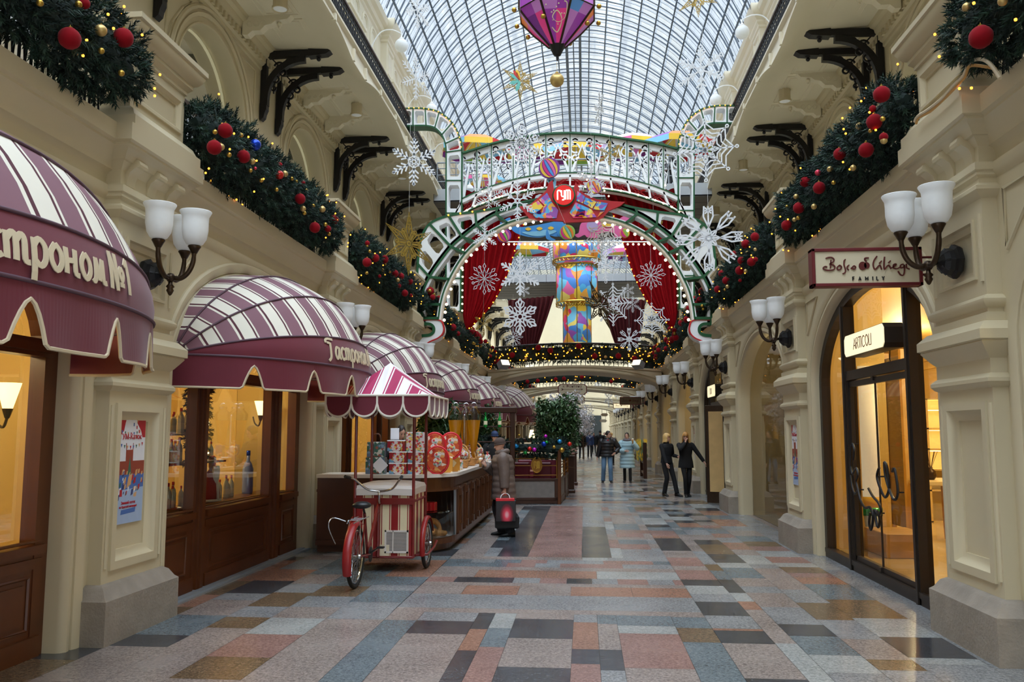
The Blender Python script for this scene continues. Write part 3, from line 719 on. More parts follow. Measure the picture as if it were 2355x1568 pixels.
HAND = {
 (-1, 0): [('red velvet', 160, 88, 27), ('red velvet', 284, 87, 24), ('red velvet', 194, 8, 14), ('satin gold', 232, 70, 15), ('shiny gold', 233, 117, 8), ('shiny gold', 279, 168, 8), ('shiny gold', 181, 10, 9), ('shiny gold', 92, 7, 9)],
 (-1, 1): [('red velvet', 467, 319, 18), ('red velvet', 518, 300, 18), ('red velvet', 560, 360, 16), ('red velvet', 690, 457, 13), ('red velvet', 724, 523, 13), ('red velvet', 769, 505, 11), ('red velvet', 754, 526, 8), ('red velvet', 644, 379, 6), ('red velvet', 697, 421, 6),
           ('shiny red', 642, 402, 11), ('shiny pink', 587, 387, 4), ('shiny blue', 587, 333, 14), ('satin gold', 580, 371, 8), ('satin gold', 655, 400, 8), ('satin gold', 697, 480, 7), ('satin gold', 741, 481, 8), ('satin gold', 508, 338, 9),
           ('shiny gold', 527, 356, 6), ('shiny gold', 576, 392, 5), ('shiny gold', 601, 415, 5), ('shiny gold', 636, 436, 5), ('shiny gold', 671, 411, 5), ('shiny gold', 682, 417, 4), ('shiny gold', 705, 438, 4.5), ('shiny gold', 720, 473, 5), ('shiny gold', 700, 490, 5), ('shiny gold', 748, 516, 5), ('shiny gold', 757, 538, 4.5), ('shiny gold', 485, 296, 6), ('shiny gold', 554, 311, 6)],
 (-1, 2): [('red velvet', 832, 594, 11), ('red velvet', 863, 593, 10), ('red velvet', 884, 596, 10), ('red velvet', 845, 559, 6), ('red velvet', 908, 629, 9), ('red velvet', 922, 635, 8), ('red velvet', 942, 647, 8), ('red velvet', 931, 674, 8), ('red velvet', 873, 635, 4), ('red velvet', 918, 657, 5), ('red velvet', 945, 679, 4),
           ('shiny gold', 822, 581, 4), ('shiny gold', 850, 578, 4), ('shiny gold', 837, 623, 4), ('shiny gold', 880, 621, 3.5), ('shiny gold', 896, 625, 3.5), ('satin gold', 915, 644, 5), ('shiny gold', 886, 608, 3), ('shiny gold', 815, 540, 3)],
 (1, 0): [('red velvet', 2256, 85, 26), ('satin gold', 2223, 16, 10), ('satin gold', 2306, 3, 11)],
 (1, 1): [('red velvet', 2045, 197, 19), ('red velvet', 2011, 280, 18), ('red velvet', 1992, 345, 17), ('red velvet', 1931, 354, 14), ('red velvet', 1852, 418, 12), ('red velvet', 1884, 432, 14), ('red velvet', 1837, 478, 13), ('red velvet', 1809, 518, 12), ('red velvet', 2079, 269, 10), ('red velvet', 2007, 250, 8),
          ('shiny pink', 1881, 397, 7), ('satin gold', 2069, 288, 8), ('satin gold', 1976, 290, 8), ('satin gold', 1962, 386, 7), ('satin gold', 1909, 389, 7), ('satin gold', 1872, 475, 6.5), ('satin gold', 1831, 452, 6), ('satin gold', 1827, 505, 5),
          ('shiny gold', 2082, 219, 6), ('shiny gold', 2002, 301, 5), ('shiny gold', 1917, 420, 5), ('shiny gold', 1836, 501, 5), ('shiny gold', 1810, 475, 4)],
 (1, 2): [('red velvet', 1745, 534, 10), ('red velvet', 1715, 561, 10), ('red velvet', 1688, 585, 8), ('red velvet', 1705, 599, 9), ('red velvet', 1728, 602, 10), ('red velvet', 1701, 622, 10), ('red velvet', 1660, 629, 8), ('red velvet', 1670, 645, 9), ('red velvet', 1650, 665, 8), ('red velvet', 1747, 587, 5.5), ('red velvet', 1702, 645, 4),
          ('shiny gold', 1732, 550, 4), ('satin gold', 1719, 580, 4.5), ('satin gold', 1742, 568, 4), ('satin gold', 1715, 623, 4.5), ('satin gold', 1673, 659, 4.5), ('shiny gold', 1667, 666, 3)]}
bulb_mb = MB(); rb = random.Random(4)
for i in range(34):
    y = rb.uniform(-2.3, 2.3); a = rb.uniform(-.9, .9)*pi; e_ = 1.0
    bulb_mb.sphere((.33*cos(a), y, .46*sin(a)), .011, 6, k=4)
wire = MB(); wp = [(.22*cos(i*.9), -2.3+4.6*i/60, .34*sin(i*.9)) for i in range(61)]; wire.tube(wp, .006, 4)
SL = thing('string_lights', '', 'lights'); bulb_mb.build('bulbs', 'bulb_amber', SL); wire.build('wire', 'needles_dark', SL)
SLN = thing('string_lights', '', 'lights'); b0 = None
for i in range(44):
    y = rb.uniform(-2.35, 2.35); a = rb.uniform(-.9, .9)*pi
    if b0 is None: q = MB(); q.sphere((0, 0, 0), .0115, 6, k=4); b_ = q.build('bulb', 'bulb_amber', SLN); b0 = b_
    else: b_ = b0.copy(); C.objects.link(b_)
    b_.location = (.33*cos(a), y, .46*sin(a))
WR = wire.build('wire', 'needles_dark'); w2 = WR.copy(); C.objects.link(w2); w2.parent = SLN
for s in (-1, 1):
    for k, c in BAYS[:11]:
        X = XC+s*3.52
        o = (G0 if k < 4 else G1).copy(); C.objects.link(o)
        o.location = (X, c, 4.87); o.rotation_euler = (0, 0, 0 if k % 2 else pi)
        far = k > FAR
        tag(o, ('fir garland with lights far down the %s' % SIDE[s]) if far else 'thick fir garland with baubles '+sidewords(s, k), 'garland', 'fir garlands on the '+SIDE[s])
        l = dup(SLN if k < 3 else SL, (X, c, 4.87), 0 if s < 0 else pi); tag(l, ('amber string lights far down the %s' % SIDE[s]) if far else 'amber string lights in the garland '+sidewords(s, k), 'lights', 'string lights on the garlands')
        if (s, k) in HAND:
            for kd, u, v, r in HAND[s, k]:
                pos = pxX(u, v, XC+s*3.24); yy = max(c-2.5, min(c+2.5, pos.y)); pos.y = yy
                bauble(kd, pos, r*pos.y/1950, '%s bauble on the garland %s' % (kd, sidewords(s, k)), '%s baubles %s' % (kd, sidewords(s, k)))
        else:
            for i in range(9 if k < 6 else 5):
                for kd, r in (('red velvet', .09), ('shiny gold', .045)) if k < 6 else (('red velvet', .1),):
                    a = GR.uniform(-.7, 1.1)
                    pos = Vector((XC+s*(3.52-.30*cos(a)), c+GR.uniform(-2.3, 2.3), 4.87+.42*sin(a)))
                    bauble(kd, pos, r*GR.uniform(.75, 1.15), '%s bauble on the garland %s' % (kd, sidewords(s, k)), '%s baubles %s' % (kd, sidewords(s, k)))
kill(G0); kill(G1); kill(SL); kill(SLN); kill(WR)

# ------------------------------------------------------------------ wall sconces with three tulip shades
def sconce(s):
    t = thing('wall_sconce', '', 'lamp'); p = P3(s)
    mb = MB(); c = Vector(p(3.63, 0, 3.2)); ax = Vector((-s, 0, 0))
    mb.lathe([(.135, 0), (.15, .02), (.15, .05), (.12, .065), (.115, .10), (.09, .14), (.05, .165), (.02, .175)], 8, c, axis=ax)
    for i in range(8):
        a = i*pi/4; mb.tube([c+ax*.1+Vector((0, .11*cos(a), .11*sin(a))), c+ax*.15+Vector((0, .06*cos(a), .06*sin(a)))], .014, 5)
    mb.build('wall_plate', 'iron', t)
    mb = MB(); H = Vector(p(3.38, 0, 3.17)); mb.tube([c+ax*.16, H], .018, 8)
    mb.sphere(H, .045, 10); mb.lathe([(.0, -.17), (.015, -.16), (.035, -.12), (.025, -.1), (.04, -.085), (.02, -.06), (.018, 0)], 10, H)
    ends = []
    for d in ((0, -1), (-s*.8, .12), (0, 1)):
        d = Vector((d[0], d[1], 0))*.92; q = [H+d*.03, H+d*.12-Vector((0, 0, .005)), H+d*.21+Vector((0, 0, .05)), H+d*.265+Vector((0, 0, .15)), H+d*.275+Vector((0, 0, .27))]
        mb.tube(smooth_line(q, 5), [.018, .02]+[.024]*14+[.02, .022, .03, .03], 8); e_ = q[-1]; ends.append(e_)
        mb.lathe([(.025, -.04), (.045, 0), (.06, .025), (.055, .035)], 12, e_)
    mb.build('arms', 'bronze', t, smooth=True)
    for e_ in ends:
        mb = MB(); mb.lathe([(.035, .03), (.075, .05), (.105, .10), (.118, .18), (.118, .26), (.122, .31), (.145, .355), (.142, .36), (.116, .315), (.11, .25), (.11, .18), (.095, .1), (.03, .05)], 24, e_); mb.build('shade', 'frost', t, smooth=True)
    return t
for s in (-1, 1):
    b = sconce(s)
    for i, c in enumerate(SEEN[:13]):
        o = b if i == 0 else dup(b)
        o.location.y = c
        o['label'] = ('bronze wall sconce with frosted tulip shades on the %s pillar, %s' % (od(i), SIDE[s])) if i < 8 else 'bronze wall sconce far down the '+SIDE[s]
        o['group'] = 'wall sconces on the '+SIDE[s]

# ------------------------------------------------------------------ brush lettering
GL = {'Г': (.75, [[(-.02, 1.28), (.0, 1.5), (.25, 1.62), (.75, 1.56)], [(.12, 1.3), (.38, 1.25)], [(.42, 1.3), (.36, .6), (.30, .05), (.08, -.22)]]),
 'а': (.68, [[(.52, .85), (.3, .97), (.1, .6), (.1, .25), (.24, .03), (.42, .3), (.55, .95)], [(.57, .97), (.52, .2), (.68, .05)]]),
 'с': (.55, [[(.5, .82), (.32, .97), (.1, .65), (.1, .3), (.26, .03), (.5, .15)]]),
 'т': (.85, [[(.08, .97), (.06, .03)], [(.08, .7), (.27, .97), (.37, .8), (.35, .03)], [(.37, .7), (.56, .97), (.66, .8), (.64, .12), (.8, .05)]]),
 'р': (.6, [[(.12, .97), (.06, -.5)], [(.1, .7), (.3, .97), (.5, .75), (.48, .28), (.3, .03), (.1, .2)]]),
 'о': (.6, [[(.3, .97), (.1, .65), (.1, .3), (.28, .03), (.48, .3), (.48, .7), (.3, .97)]]),
 'н': (.65, [[(.1, .97), (.06, .03)], [(.08, .5), (.45, .55)], [(.5, .97), (.44, .15), (.62, .05)]]),
 'м': (.8, [[(0, .12), (.08, .05), (.16, .3), (.22, .97)], [(.22, .97), (.34, .12)], [(.34, .12), (.58, .97)], [(.58, .97), (.56, .15), (.74, .1)]]),
 '№': (1.05, [[(.06, 0), (.12, 1.5)], [(.12, 1.5), (.44, .0)], [(.44, 0), (.48, 1.5)], [(.78, 1.0), (.64, .75), (.78, .45), (.92, .75), (.78, 1.0)], [(.64, .28), (.92, .28)]]),
 '1': (.4, [[(.02, 1.15), (.24, 1.5)], [(.24, 1.5), (.26, 0)]]), ' ': (.18, [])}
def letters(mb, txt, h, w, d0, d1, fn, wide=1., m=0, k=4, table=GL, sp=.02):
    x = 0
    for ch in txt:
        adv, st = table[ch]
        for q in st: mb.stroke(smooth_line([((x+a)*h*wide, b*h) for a, b in q], k), w, d0, d1, fn, m)
        x += adv+sp
    return x*h*wide
def textlen(txt, h, wide=1., table=GL, sp=.02): return sum(table[c][0]+sp for c in txt)*h*wide

# ------------------------------------------------------------------ striped dome awnings of the food shop
def awning(k, c, R=1.4, rise=1.14, stripes=13, lit=False):
    X0, Z0, HW = XC-3.76, 2.54, 2.14
    def A(t, ph, dr=0.):                            # t along the arch, ph fold angle in degrees
        th = pi*t; q = max(0, min(1, ph/90.)); Rr = rise*q**1.2+R*(1-q**1.2)+dr*0
        r = Rr*sin(th)**.92; a = radians(ph)
        return Vector((X0+(r+dr)*cos(a), -(HW+dr*.3)*cos(th), Z0+(r+dr)*sin(a)))
    t = thing('shop_awning', '', 'awning', (0, c, 0))
    per = [('canvas', .34), ('maroon_line', .05), ('canvas', .05), ('mauve', .42), ('canvas', .07), ('maroon_line', .07)]
    cuts = [0]; ms = []
    for i in range(stripes):
        for nm, w in per: cuts.append(cuts[-1]+w/stripes); ms.append(['canvas', 'maroon_line', 'mauve'].index(nm))
    cuts = [q/cuts[-1] for q in cuts]
    phs = [90, 82, 74, 66, 57, 49, 41, 32, 23, 14]
    mb = MB(); rings = []
    for ph in phs:
        sag = 0 if ph in (90, 66, 41, 14) else -.012
        rings.append([A(q, ph, sag) for q in cuts])
    mb.loft(rings, False, mf=lambda i, j: ms[j]); mb.build('canopy', ['canvas', 'maroon_line', 'mauve'], t, smooth=True)
    mb = MB()
    for ph in (90, 66, 41, 14): mb.tube([A(i/40, ph, .006) for i in range(41)], .011, 6)
    mb.tube([A(i/40, -1, .006) for i in range(41)], .012, 6)
    mb.build('ribs', 'seam', t, smooth=True)
    mb = MB(); mb.loft([[A(i/60, ph, 0 if ph in (14, -1) else .012) for i in range(61)] for ph in (14, 9, 4, -1)], False); f = mb.build('front_panel', 'burgundy', t, smooth=True)
    # lettering
    mb = MB(); h = .185; txt = 'Гастроном №1'; wd = 1.08; L = textlen(txt, h, wd)
    N = 200; ln = [0]
    for i in range(N): ln.append(ln[-1]+(A((i+1)/N, 6)-A(i/N, 6)).length)
    def pos(a):
        for i in range(N):
            if ln[i+1] >= a: return (i+(a-ln[i])/max(1e-6, ln[i+1]-ln[i]))/N
        return 1.
    base = ln[-1]/2-L/2-.2
    def fn(a, b, d):
        tt = pos(base+a); ph = 2.4+(b/h)*6.4; return A(tt, ph, d)
    letters(mb, txt, h, .036, .016, .022, fn, wd); mb.build('lettering', 'piping', t)
    # valance with deep notches
    mb = MB(); nf = 7; M = 28*nf; top = []; bot = []
    tot = ln[-1]
    for i in range(M+1):
        q = i/M; tt = pos(tot*q); fl = q*nf; f0 = abs(fl-round(fl)); nd = f0/.15
        dp = .33 if nd >= 1 else .09+.24*(nd**1.6)
        if round(fl) in (0, nf): dp = .33
        pt = A(tt, -1); top.append(pt); bot.append(Vector((pt.x+.012*sin(q*60), pt.y, pt.z-dp)))
    mb.loft([top, bot], False); v = mb.build('valance', 'burgundy', t)
    mb = MB(); mb.tube(bot, .012, 5); mb.build('piping', 'piping', v)
    return t
for k, c in BAYS[:12]:
    a = awning(k, c, 1.4 if k != 6 else 1.95, 1.14 if k != 6 else 1.3, 13 if k != 6 else 22)
    lab = ['big maroon awning with cream lettering, cut by the frame beside the nearest pillar', 'striped dome awning with full lettering over the bottle-filled shop window', 'striped dome awning rising behind the ice-cream cart roof', 'fourth striped awning from the camera, above the juice dispensers', 'fifth striped awning from the camera, behind the dark wooden frame',
           'small sunlit-looking striped awning under the end of the first footbridge', 'largest fine-striped awning just past the first footbridge'][k] if k < 7 else 'striped awning far down the arcade beyond the ficus tree'
    lab = lab.replace('sunlit-looking ', '')
    tag(a, lab, 'awning', 'striped shop awnings')
# ------------------------------------------------------------------ shop interiors behind the arches
mat('shop_warm', (244, 214, 138), .6, var=.06, scale=2)
mat('shop_cream', (240, 222, 178), .6, var=.05)
mat('shop_beige', (206, 170, 112), .45, var=.25, scale=4)
mat('lamp_glow', (255, 236, 190), .5, emit=(255, 222, 150), es=6, var=0)
mat('strip_glow', (255, 248, 214), .5, emit=(255, 244, 196), es=3.2, var=0, sample=False)
glassmat('shop_glass', (238, 242, 240), .4)
def room(s, depth, m, name):
    mb = MB(); p = P3(s); u0, u1 = 3.985, 3.985+depth
    y0, y1 = -2.9, 2.9
    mb.add([p(u1, y0, 0), p(u1, y1, 0), p(u1, y1, 3.95), p(u1, y0, 3.95)], [(0, 1, 2, 3)])
    for y in (y0, y1): mb.add([p(u0, y, 0), p(u1, y, 0), p(u1, y, 3.95), p(u0, y, 3.95)], [(0, 1, 2, 3)])
    mb.add([p(u0, y0, 3.95), p(u1, y0, 3.95), p(u1, y1, 3.95), p(u0, y1, 3.95)], [(0, 1, 2, 3)])
    mb.add([p(u0, y0, .004), p(u1, y0, .004), p(u1, y1, .004), p(u0, y1, .004)], [(0, 1, 2, 3)], 1)
    for z in (3.3, 3.42): mb.add([p(u1-.06, y0, z), p(u1-.06, y1, z), p(u1-.06, y1, z+.06), p(u1-.06, y0, z+.06)], [(0, 1, 2, 3)])
    for y in (-1.9, -.6, .7, 1.95):                 # flat pilasters on the back wall
        mb.bx(p(u1-.03, y, 1.65), (.06, .26, 3.3))
    return struct(mb.build(name, [m, 'shop_floor']))
def shoplamp(s, u, y, z, e_, col=(1, .78, .42), r=.16):
    ld = bpy.data.lights.new('shop_light', 'POINT'); ld.energy = e_; ld.color = col; ld.shadow_soft_size = r
    lo = bpy.data.objects.new('shop_light', ld); C.objects.link(lo); lo.location = P3(s)(u, y, z); return lo
def big_room():                                     # deep shop behind the first glass front, running on behind the next bay
    mb = MB(); x0, x1, x2 = XC+3.985, XC+5.0, XC+9.0; ya, yb, yc, yd = 7.55, 13.35, 7.55, 27.0
    def wl(xa, y0, xb, y1, z0=0, z1=3.95): mb.add([(xa, y0, z0), (xb, y1, z0), (xb, y1, z1), (xa, y0, z1)], [(0, 1, 2, 3)])
    wl(x0, ya, x2, ya); wl(x0, yb, x1, yb); wl(x1, yb, x1, yd); wl(x2, ya, x2, yd); wl(x1, yd, x2, yd)
    for (z, m) in ((3.95, 0), (.004, 1)):
        mb.add([(x0, ya, z), (x1, ya, z), (x1, yb, z), (x0, yb, z)], [(0, 1, 2, 3)], m); mb.add([(x1, ya, z), (x2, ya, z), (x2, yd, z), (x1, yd, z)], [(0, 1, 2, 3)], m)
    for y in (15.5, 18.0, 20.5, 23.0): mb.box(x2-.14, x2, y-.2, y+.2, 0, 3.3); 
    for z in (3.3, 3.5): mb.box(x2-.1, x2, ya, yd, z, z+.08); mb.box(x1, x2, yd-.1, yd, z, z+.08)
    return struct(mb.build('shop_wall_right', ['shop_warm', 'shop_floor']))
big_room()
RS = room(1, .85, 'shop_cream', 'shop_wall_right'); RS.location.y = 16.45
RB = room(1, 2.4, 'shop_cream', 'shop_wall_right'); RB.location.y = 4.45
for c in [28.45+6*i for i in range(12)]:
    o = RB.copy(); C.objects.link(o); o.location.y = c
o = RS.copy(); C.objects.link(o); o.location.y = 22.45
RL = room(-1, 2.2, 'shop_warm', 'shop_wall_left'); RL.location.y = 4.45
for c in [10.45+6*i for i in range(15)]:
    o = RL.copy(); C.objects.link(o); o.location.y = c
for k, c in BAYS[:12]:
    if k < 9:
        shoplamp(-1, 5.2, c+.6, 2.7, 150 if k < 3 else 100)
        shoplamp(1, 4.55 if k in (2, 3) else 5.3 if k != 1 else 6.6, c if k != 1 else 12.6, 3.3, (26 if k in (2, 3) else 60) if k != 1 else 260, (1, .80, .46) if k != 1 else (1, .77, .40))
shoplamp(1, 7.2, 18.5, 3.3, 320, (1, .77, .40))
# ------------------------------------------------------------------ upper gallery niches with a glowing edge
for s in (-1, 1):
    mb = MB(); p = P3(s); A = archpts(1.6, 8.4, 1.5, 24); A[0] = (-1.6, 4.41, -1, 0); A[-1] = (1.6, 4.41, 1, 0)
    ub = UH+.75
    mb.add([p(ub, -2.4, 4.41), p(ub, 2.4, 4.41), p(ub, 2.4, 10.4), p(ub, -2.4, 10.4)], [(0, 1, 2, 3)])
    mb.loft([[p(UH+.44, y, z), p(UH+.75, y, z)] for y, z, _, _ in A], False)
    q = [p(UH+.46, y-.012*nx, z-.012*nz) for y, z, nx, nz in A]
    o = len(mb.f); mb.tube(q, .03, 6, cap=False, m=1)
    o = struct(mb.build('gallery_niche_'+('left' if s < 0 else 'right'), ['cream_hi', 'strip_glow'])); o.location = (0, BAYC[0], .18); copies(o, BAYC[1:15], 0)
    # glazed tympanum with a pale reflection
    mb = MB(); mb.add([p(UH+.40, y, z) for y, z, _, _ in A], [tuple(range(len(A)))])
    o = struct(mb.build('window_%d' % (1 if s < 0 else 2), ['glass'])); o.location = (0, BAYC[0], .18); copies(o, BAYC[1:15], 0)

# ------------------------------------------------------------------ dark framed glass shop front (nearest on the window side)
def glazed_front(c, door=True, n=3):
    s = 1; p = P3(s); U = 3.88; fr = MB()
    w = struct(bpy.data.objects.new('window_%d' % n, None)); C.objects.link(w); w.location.y = c
    A = archpts(OA-.0, OZ, OB, 28)
    inner = [(y-.11*nx, max(0, z-.11*nz)) for y, z, nx, nz in A]
    ring = []
    for (y, z, nx, nz), (iy, iz) in zip(A, inner): ring.append([p(U-.06, y, z), p(U-.06, iy, iz), p(U-.03, iy-.0, iz), p(U+.06, iy, iz), p(U+.06, y, z)])
    fr.loft(ring, True)
    def zt(y): yy = min(.999, abs(y)/(OA-.08)); return OZ+(OB-.09)*sqrt(1-yy*yy)
    for y, wd in ((.95, .12), (-1.25, .12)):
        fr.bx(p(U, y, zt(y)/2), (.14, wd, zt(y))); fr.bx(p(U-.075, y, zt(y)/2), (.03, .05, zt(y)))
    fr.bx(p(U, -.15, 2.47), (.12, 2.1, .12)); fr.bx(p(U, 0, .06), (.14, 2*OA-.1, .12)); fr.bx(p(U-.06, 0, .1), (.04, 2*OA-.1, .06))
    fr.build('frame', 'black_frame', w)
    g = MB(); g.add([p(U+.02, y, z) for y, z in inner], [tuple(range(len(inner)))]); g.build('glass', 'glass', w)
    if door:
        d = MB(); d.bx(p(U-.01, -.15, 2.36), (.05, 2.04, .07)); d.bx(p(U-.01, -.15, .15), (.05, 2.04, .09)); d.bx(p(U-.015, -.07, 1.25), (.02, .018, 2.2))
        for y in (.86, -1.16): d.bx(p(U-.01, y, 1.25), (.05, .06, 2.2))
        d.bx(p(U-.03, -.07, 2.38), (.05, .07, .05)); d.bx(p(U-.03, -.07, .16), (.06, .08, .06))
        d.build('door_frame', 'black_frame', w)
        h = MB(); X = U-.09                          # scrolled wrought handles, one per leaf
        def hp(q): return [p(X, y, z) for y, z in q]
        L = [(.60, 1.50), (.52, 1.62), (.46, 1.56), (.52, 1.50), (.56, 1.58), (.66, 1.66), (.72, 1.52), (.70, 1.34), (.64, 1.28), (.58, 1.32), (.50, 1.34), (.46, 1.26), (.50, 1.18), (.44, 1.05), (.34, .95), (.2, .9), (.06, .93)]
        L = [(.62, 1.40), (.58, 1.52), (.64, 1.6), (.70, 1.54), (.74, 1.36), (.74, 1.30), (.68, 1.22), (.6, 1.27), (.52, 1.30), (.47, 1.22), (.55, 1.14), (.50, 1.04), (.42, .92), (.26, .84), (.08, .86), (-.02, .78), (.02, .66), (.09, .60), (.13, .68), (.08, .80)]
        R = [(-.30, 1.34), (-.22, 1.24), (-.30, 1.12), (-.46, 1.02), (-.60, 1.14), (-.56, 1.36), (-.48, 1.40), (-.52, 1.22), (-.72, 1.02), (-.86, 1.1), (-.80, 1.34), (-.72, 1.32)]
        R2 = [(.1, 1.08), (-.04, 1.0), (-.22, .94), (-.3, .86), (-.22, .8), (-.08, .84), (-.16, .66), (-.24, .74), (-.18, .84)]
        for q in (L, R, R2): h.tube(smooth_line(hp(q), 6), .016, 6)
        h.tube(smooth_line(hp([(.78, 1.2), (.72, 1.05), (.62, .98), (.5, 1.04)]), 6), .014, 6)
        for y, z in ((.64, 1.6), (.6, 1.28), (.5, 1.04), (-.25, 1.24), (-.84, 1.1), (-.2, .82)): h.tube([p(X, y, z), p(U-.02, y, z)], .009, 5)
        h.build('handle', 'iron', w)
    return w
glazed_front(10.45, True, 3)
glazed_front(22.45, True, 4)
mb = MB(); p = P3(1); A = archpts(OA, OZ, OB, 28); mb.add([p(3.97, y, z) for y, z, _, _ in A], [tuple(range(len(A)))])
o = struct(mb.build('window_5', ['glass'])); o.location.y = 16.45; copies(o, [4.45]+[28.45+6*i for i in range(10)], 0)
# ------------------------------------------------------------------ wooden shop fronts under the awnings
def wood_front(k, c):
    s = -1; p = P3(s); U = 3.95
    w = struct(bpy.data.objects.new('window_%d' % (10+k), None)); C.objects.link(w); w.location.y = c
    fr = MB(); A = archpts(OA, OZ, OB, 24)
    inner = [(y-.16*nx, max(0, z-.16*nz)) for y, z, nx, nz in A]
    fr.loft([[p(U-.06, y, z), p(U-.06, iy, iz), p(U, iy, iz), p(U+.07, iy, iz), p(U+.07, y, z)] for (y, z, nx, nz), (iy, iz) in zip(A, inner)], True)
    for y, wd in ((-1.12, .30), (1.2, .42)):
        fr.bx(p(U, y, 1.7), (.12, wd, 3.4)); fr.bx(p(U-.06, y, 1.7), (.06, wd*.55, 3.4)); fr.bx(p(U-.1, y, 1.7), (.03, wd*.25, 3.4))
    fr.bx(p(U, 0, 2.42), (.13, 4.2, .14)); fr.bx(p(U-.07, 0, 2.42), (.05, 4.2, .07))
    def pan(y0, y1):
        fr.bx(p(U, (y0+y1)/2, .43), (.1, y1-y0, .86)); fr.bx(p(U-.04, (y0+y1)/2, .83), (.12, y1-y0, .07)); fr.bx(p(U-.055, (y0+y1)/2, .08), (.06, y1-y0, .16)); fr.bx(p(U-.055, (y0+y1)/2, .72), (.03, y1-y0, .08))
        a, b = y0+.14, y1-.14
        if b-a > .15:
            fr.tube([p(U-.05, a, .22), p(U-.05, b, .22), p(U-.05, b, .62), p(U-.05, a, .62)], .018, 5, closed=True); fr.bx(p(U-.055, (a+b)/2, .42), (.02, b-a-.1, .3))
        for z in (.89,): fr.tube([p(U-.05, y0, z), p(U-.05, y1, z)], .014, 5)
    for a, b in ((-2.1, -1.27), (-.97, .99), (1.41, 2.1)): pan(a, b)
    fr.build('frame', 'wood', w)
    g = MB(); g.add([p(U+.03, y, z) for y, z in inner], [tuple(range(len(inner)))]); g.build('glass', 'shop_glass', w)
for k, c in BAYS[:10]: wood_front(k, c)
mb = MB(); p = P3(-1)
for z0, z1, u0, u1 in ((0, .02, 3.70, 3.9), (.0, .035, 3.76, 3.82)): mb.box(*sorted((p(u0, 0, 0)[0], p(u1, 0, 0)[0])), 8.3, 12.7, z0, z1)
struct(mb.build('trim_1', ['grey_metal']))
# ------------------------------------------------------------------ decorated arches across the arcade
for nm, c in (('p_yellow', (246, 200, 60)), ('p_blue', (70, 150, 220)), ('p_sky', (140, 205, 235)), ('p_pink', (236, 110, 170)), ('p_purple', (140, 60, 160)), ('p_orange', (240, 130, 50)), ('p_green', (150, 200, 90)), ('p_red', (214, 40, 50)), ('p_magenta', (220, 40, 130)), ('p_lilac', (190, 170, 215)), ('p_cream', (250, 240, 200)), ('p_teal', (110, 190, 180))):
    mat(nm, c, .45, var=.04)
mat('velour_shaded', (92, 12, 20), .85, var=.2, scale=4)  # curtain red with the shade at the far gate put into the colour
mat('sign_red', (226, 30, 24), .4, emit=(230, 30, 20), es=.5, var=0)
mat('sign_cream', (255, 248, 230), .4, emit=(255, 240, 214), es=1.3, var=0)
mat('tulle', (240, 243, 246), .5, var=.02)
def circus(name, scale, es):
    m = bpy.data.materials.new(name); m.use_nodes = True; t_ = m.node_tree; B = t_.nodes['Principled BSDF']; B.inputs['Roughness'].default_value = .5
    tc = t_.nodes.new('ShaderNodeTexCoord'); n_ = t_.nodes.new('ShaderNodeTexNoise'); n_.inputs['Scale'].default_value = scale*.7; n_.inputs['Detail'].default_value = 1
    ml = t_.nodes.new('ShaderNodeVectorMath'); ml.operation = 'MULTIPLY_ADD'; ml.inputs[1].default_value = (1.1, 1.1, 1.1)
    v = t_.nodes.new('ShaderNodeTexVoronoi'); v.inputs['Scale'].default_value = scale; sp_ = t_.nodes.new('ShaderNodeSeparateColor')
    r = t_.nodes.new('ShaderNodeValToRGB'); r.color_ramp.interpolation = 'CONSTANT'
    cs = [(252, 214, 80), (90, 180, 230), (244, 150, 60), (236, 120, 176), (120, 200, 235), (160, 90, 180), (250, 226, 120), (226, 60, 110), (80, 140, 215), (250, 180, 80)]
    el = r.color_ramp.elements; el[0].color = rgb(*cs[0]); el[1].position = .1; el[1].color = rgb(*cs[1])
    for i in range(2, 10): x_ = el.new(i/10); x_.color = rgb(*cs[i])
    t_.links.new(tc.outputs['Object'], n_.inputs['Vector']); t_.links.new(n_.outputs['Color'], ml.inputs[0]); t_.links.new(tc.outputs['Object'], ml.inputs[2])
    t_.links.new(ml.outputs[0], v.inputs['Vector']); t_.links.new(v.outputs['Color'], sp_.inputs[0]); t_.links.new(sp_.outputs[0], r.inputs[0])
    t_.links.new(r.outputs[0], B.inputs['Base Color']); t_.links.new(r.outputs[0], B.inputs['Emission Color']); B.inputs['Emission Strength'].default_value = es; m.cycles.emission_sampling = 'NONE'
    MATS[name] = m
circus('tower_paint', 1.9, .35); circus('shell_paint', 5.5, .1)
def pl(pts, Y): return [(q.x, q.z) for q in (px(u, v, Y) for u, v in pts)]
def mir(pts, cx): return [(2*cx-u, v) for u, v in pts]
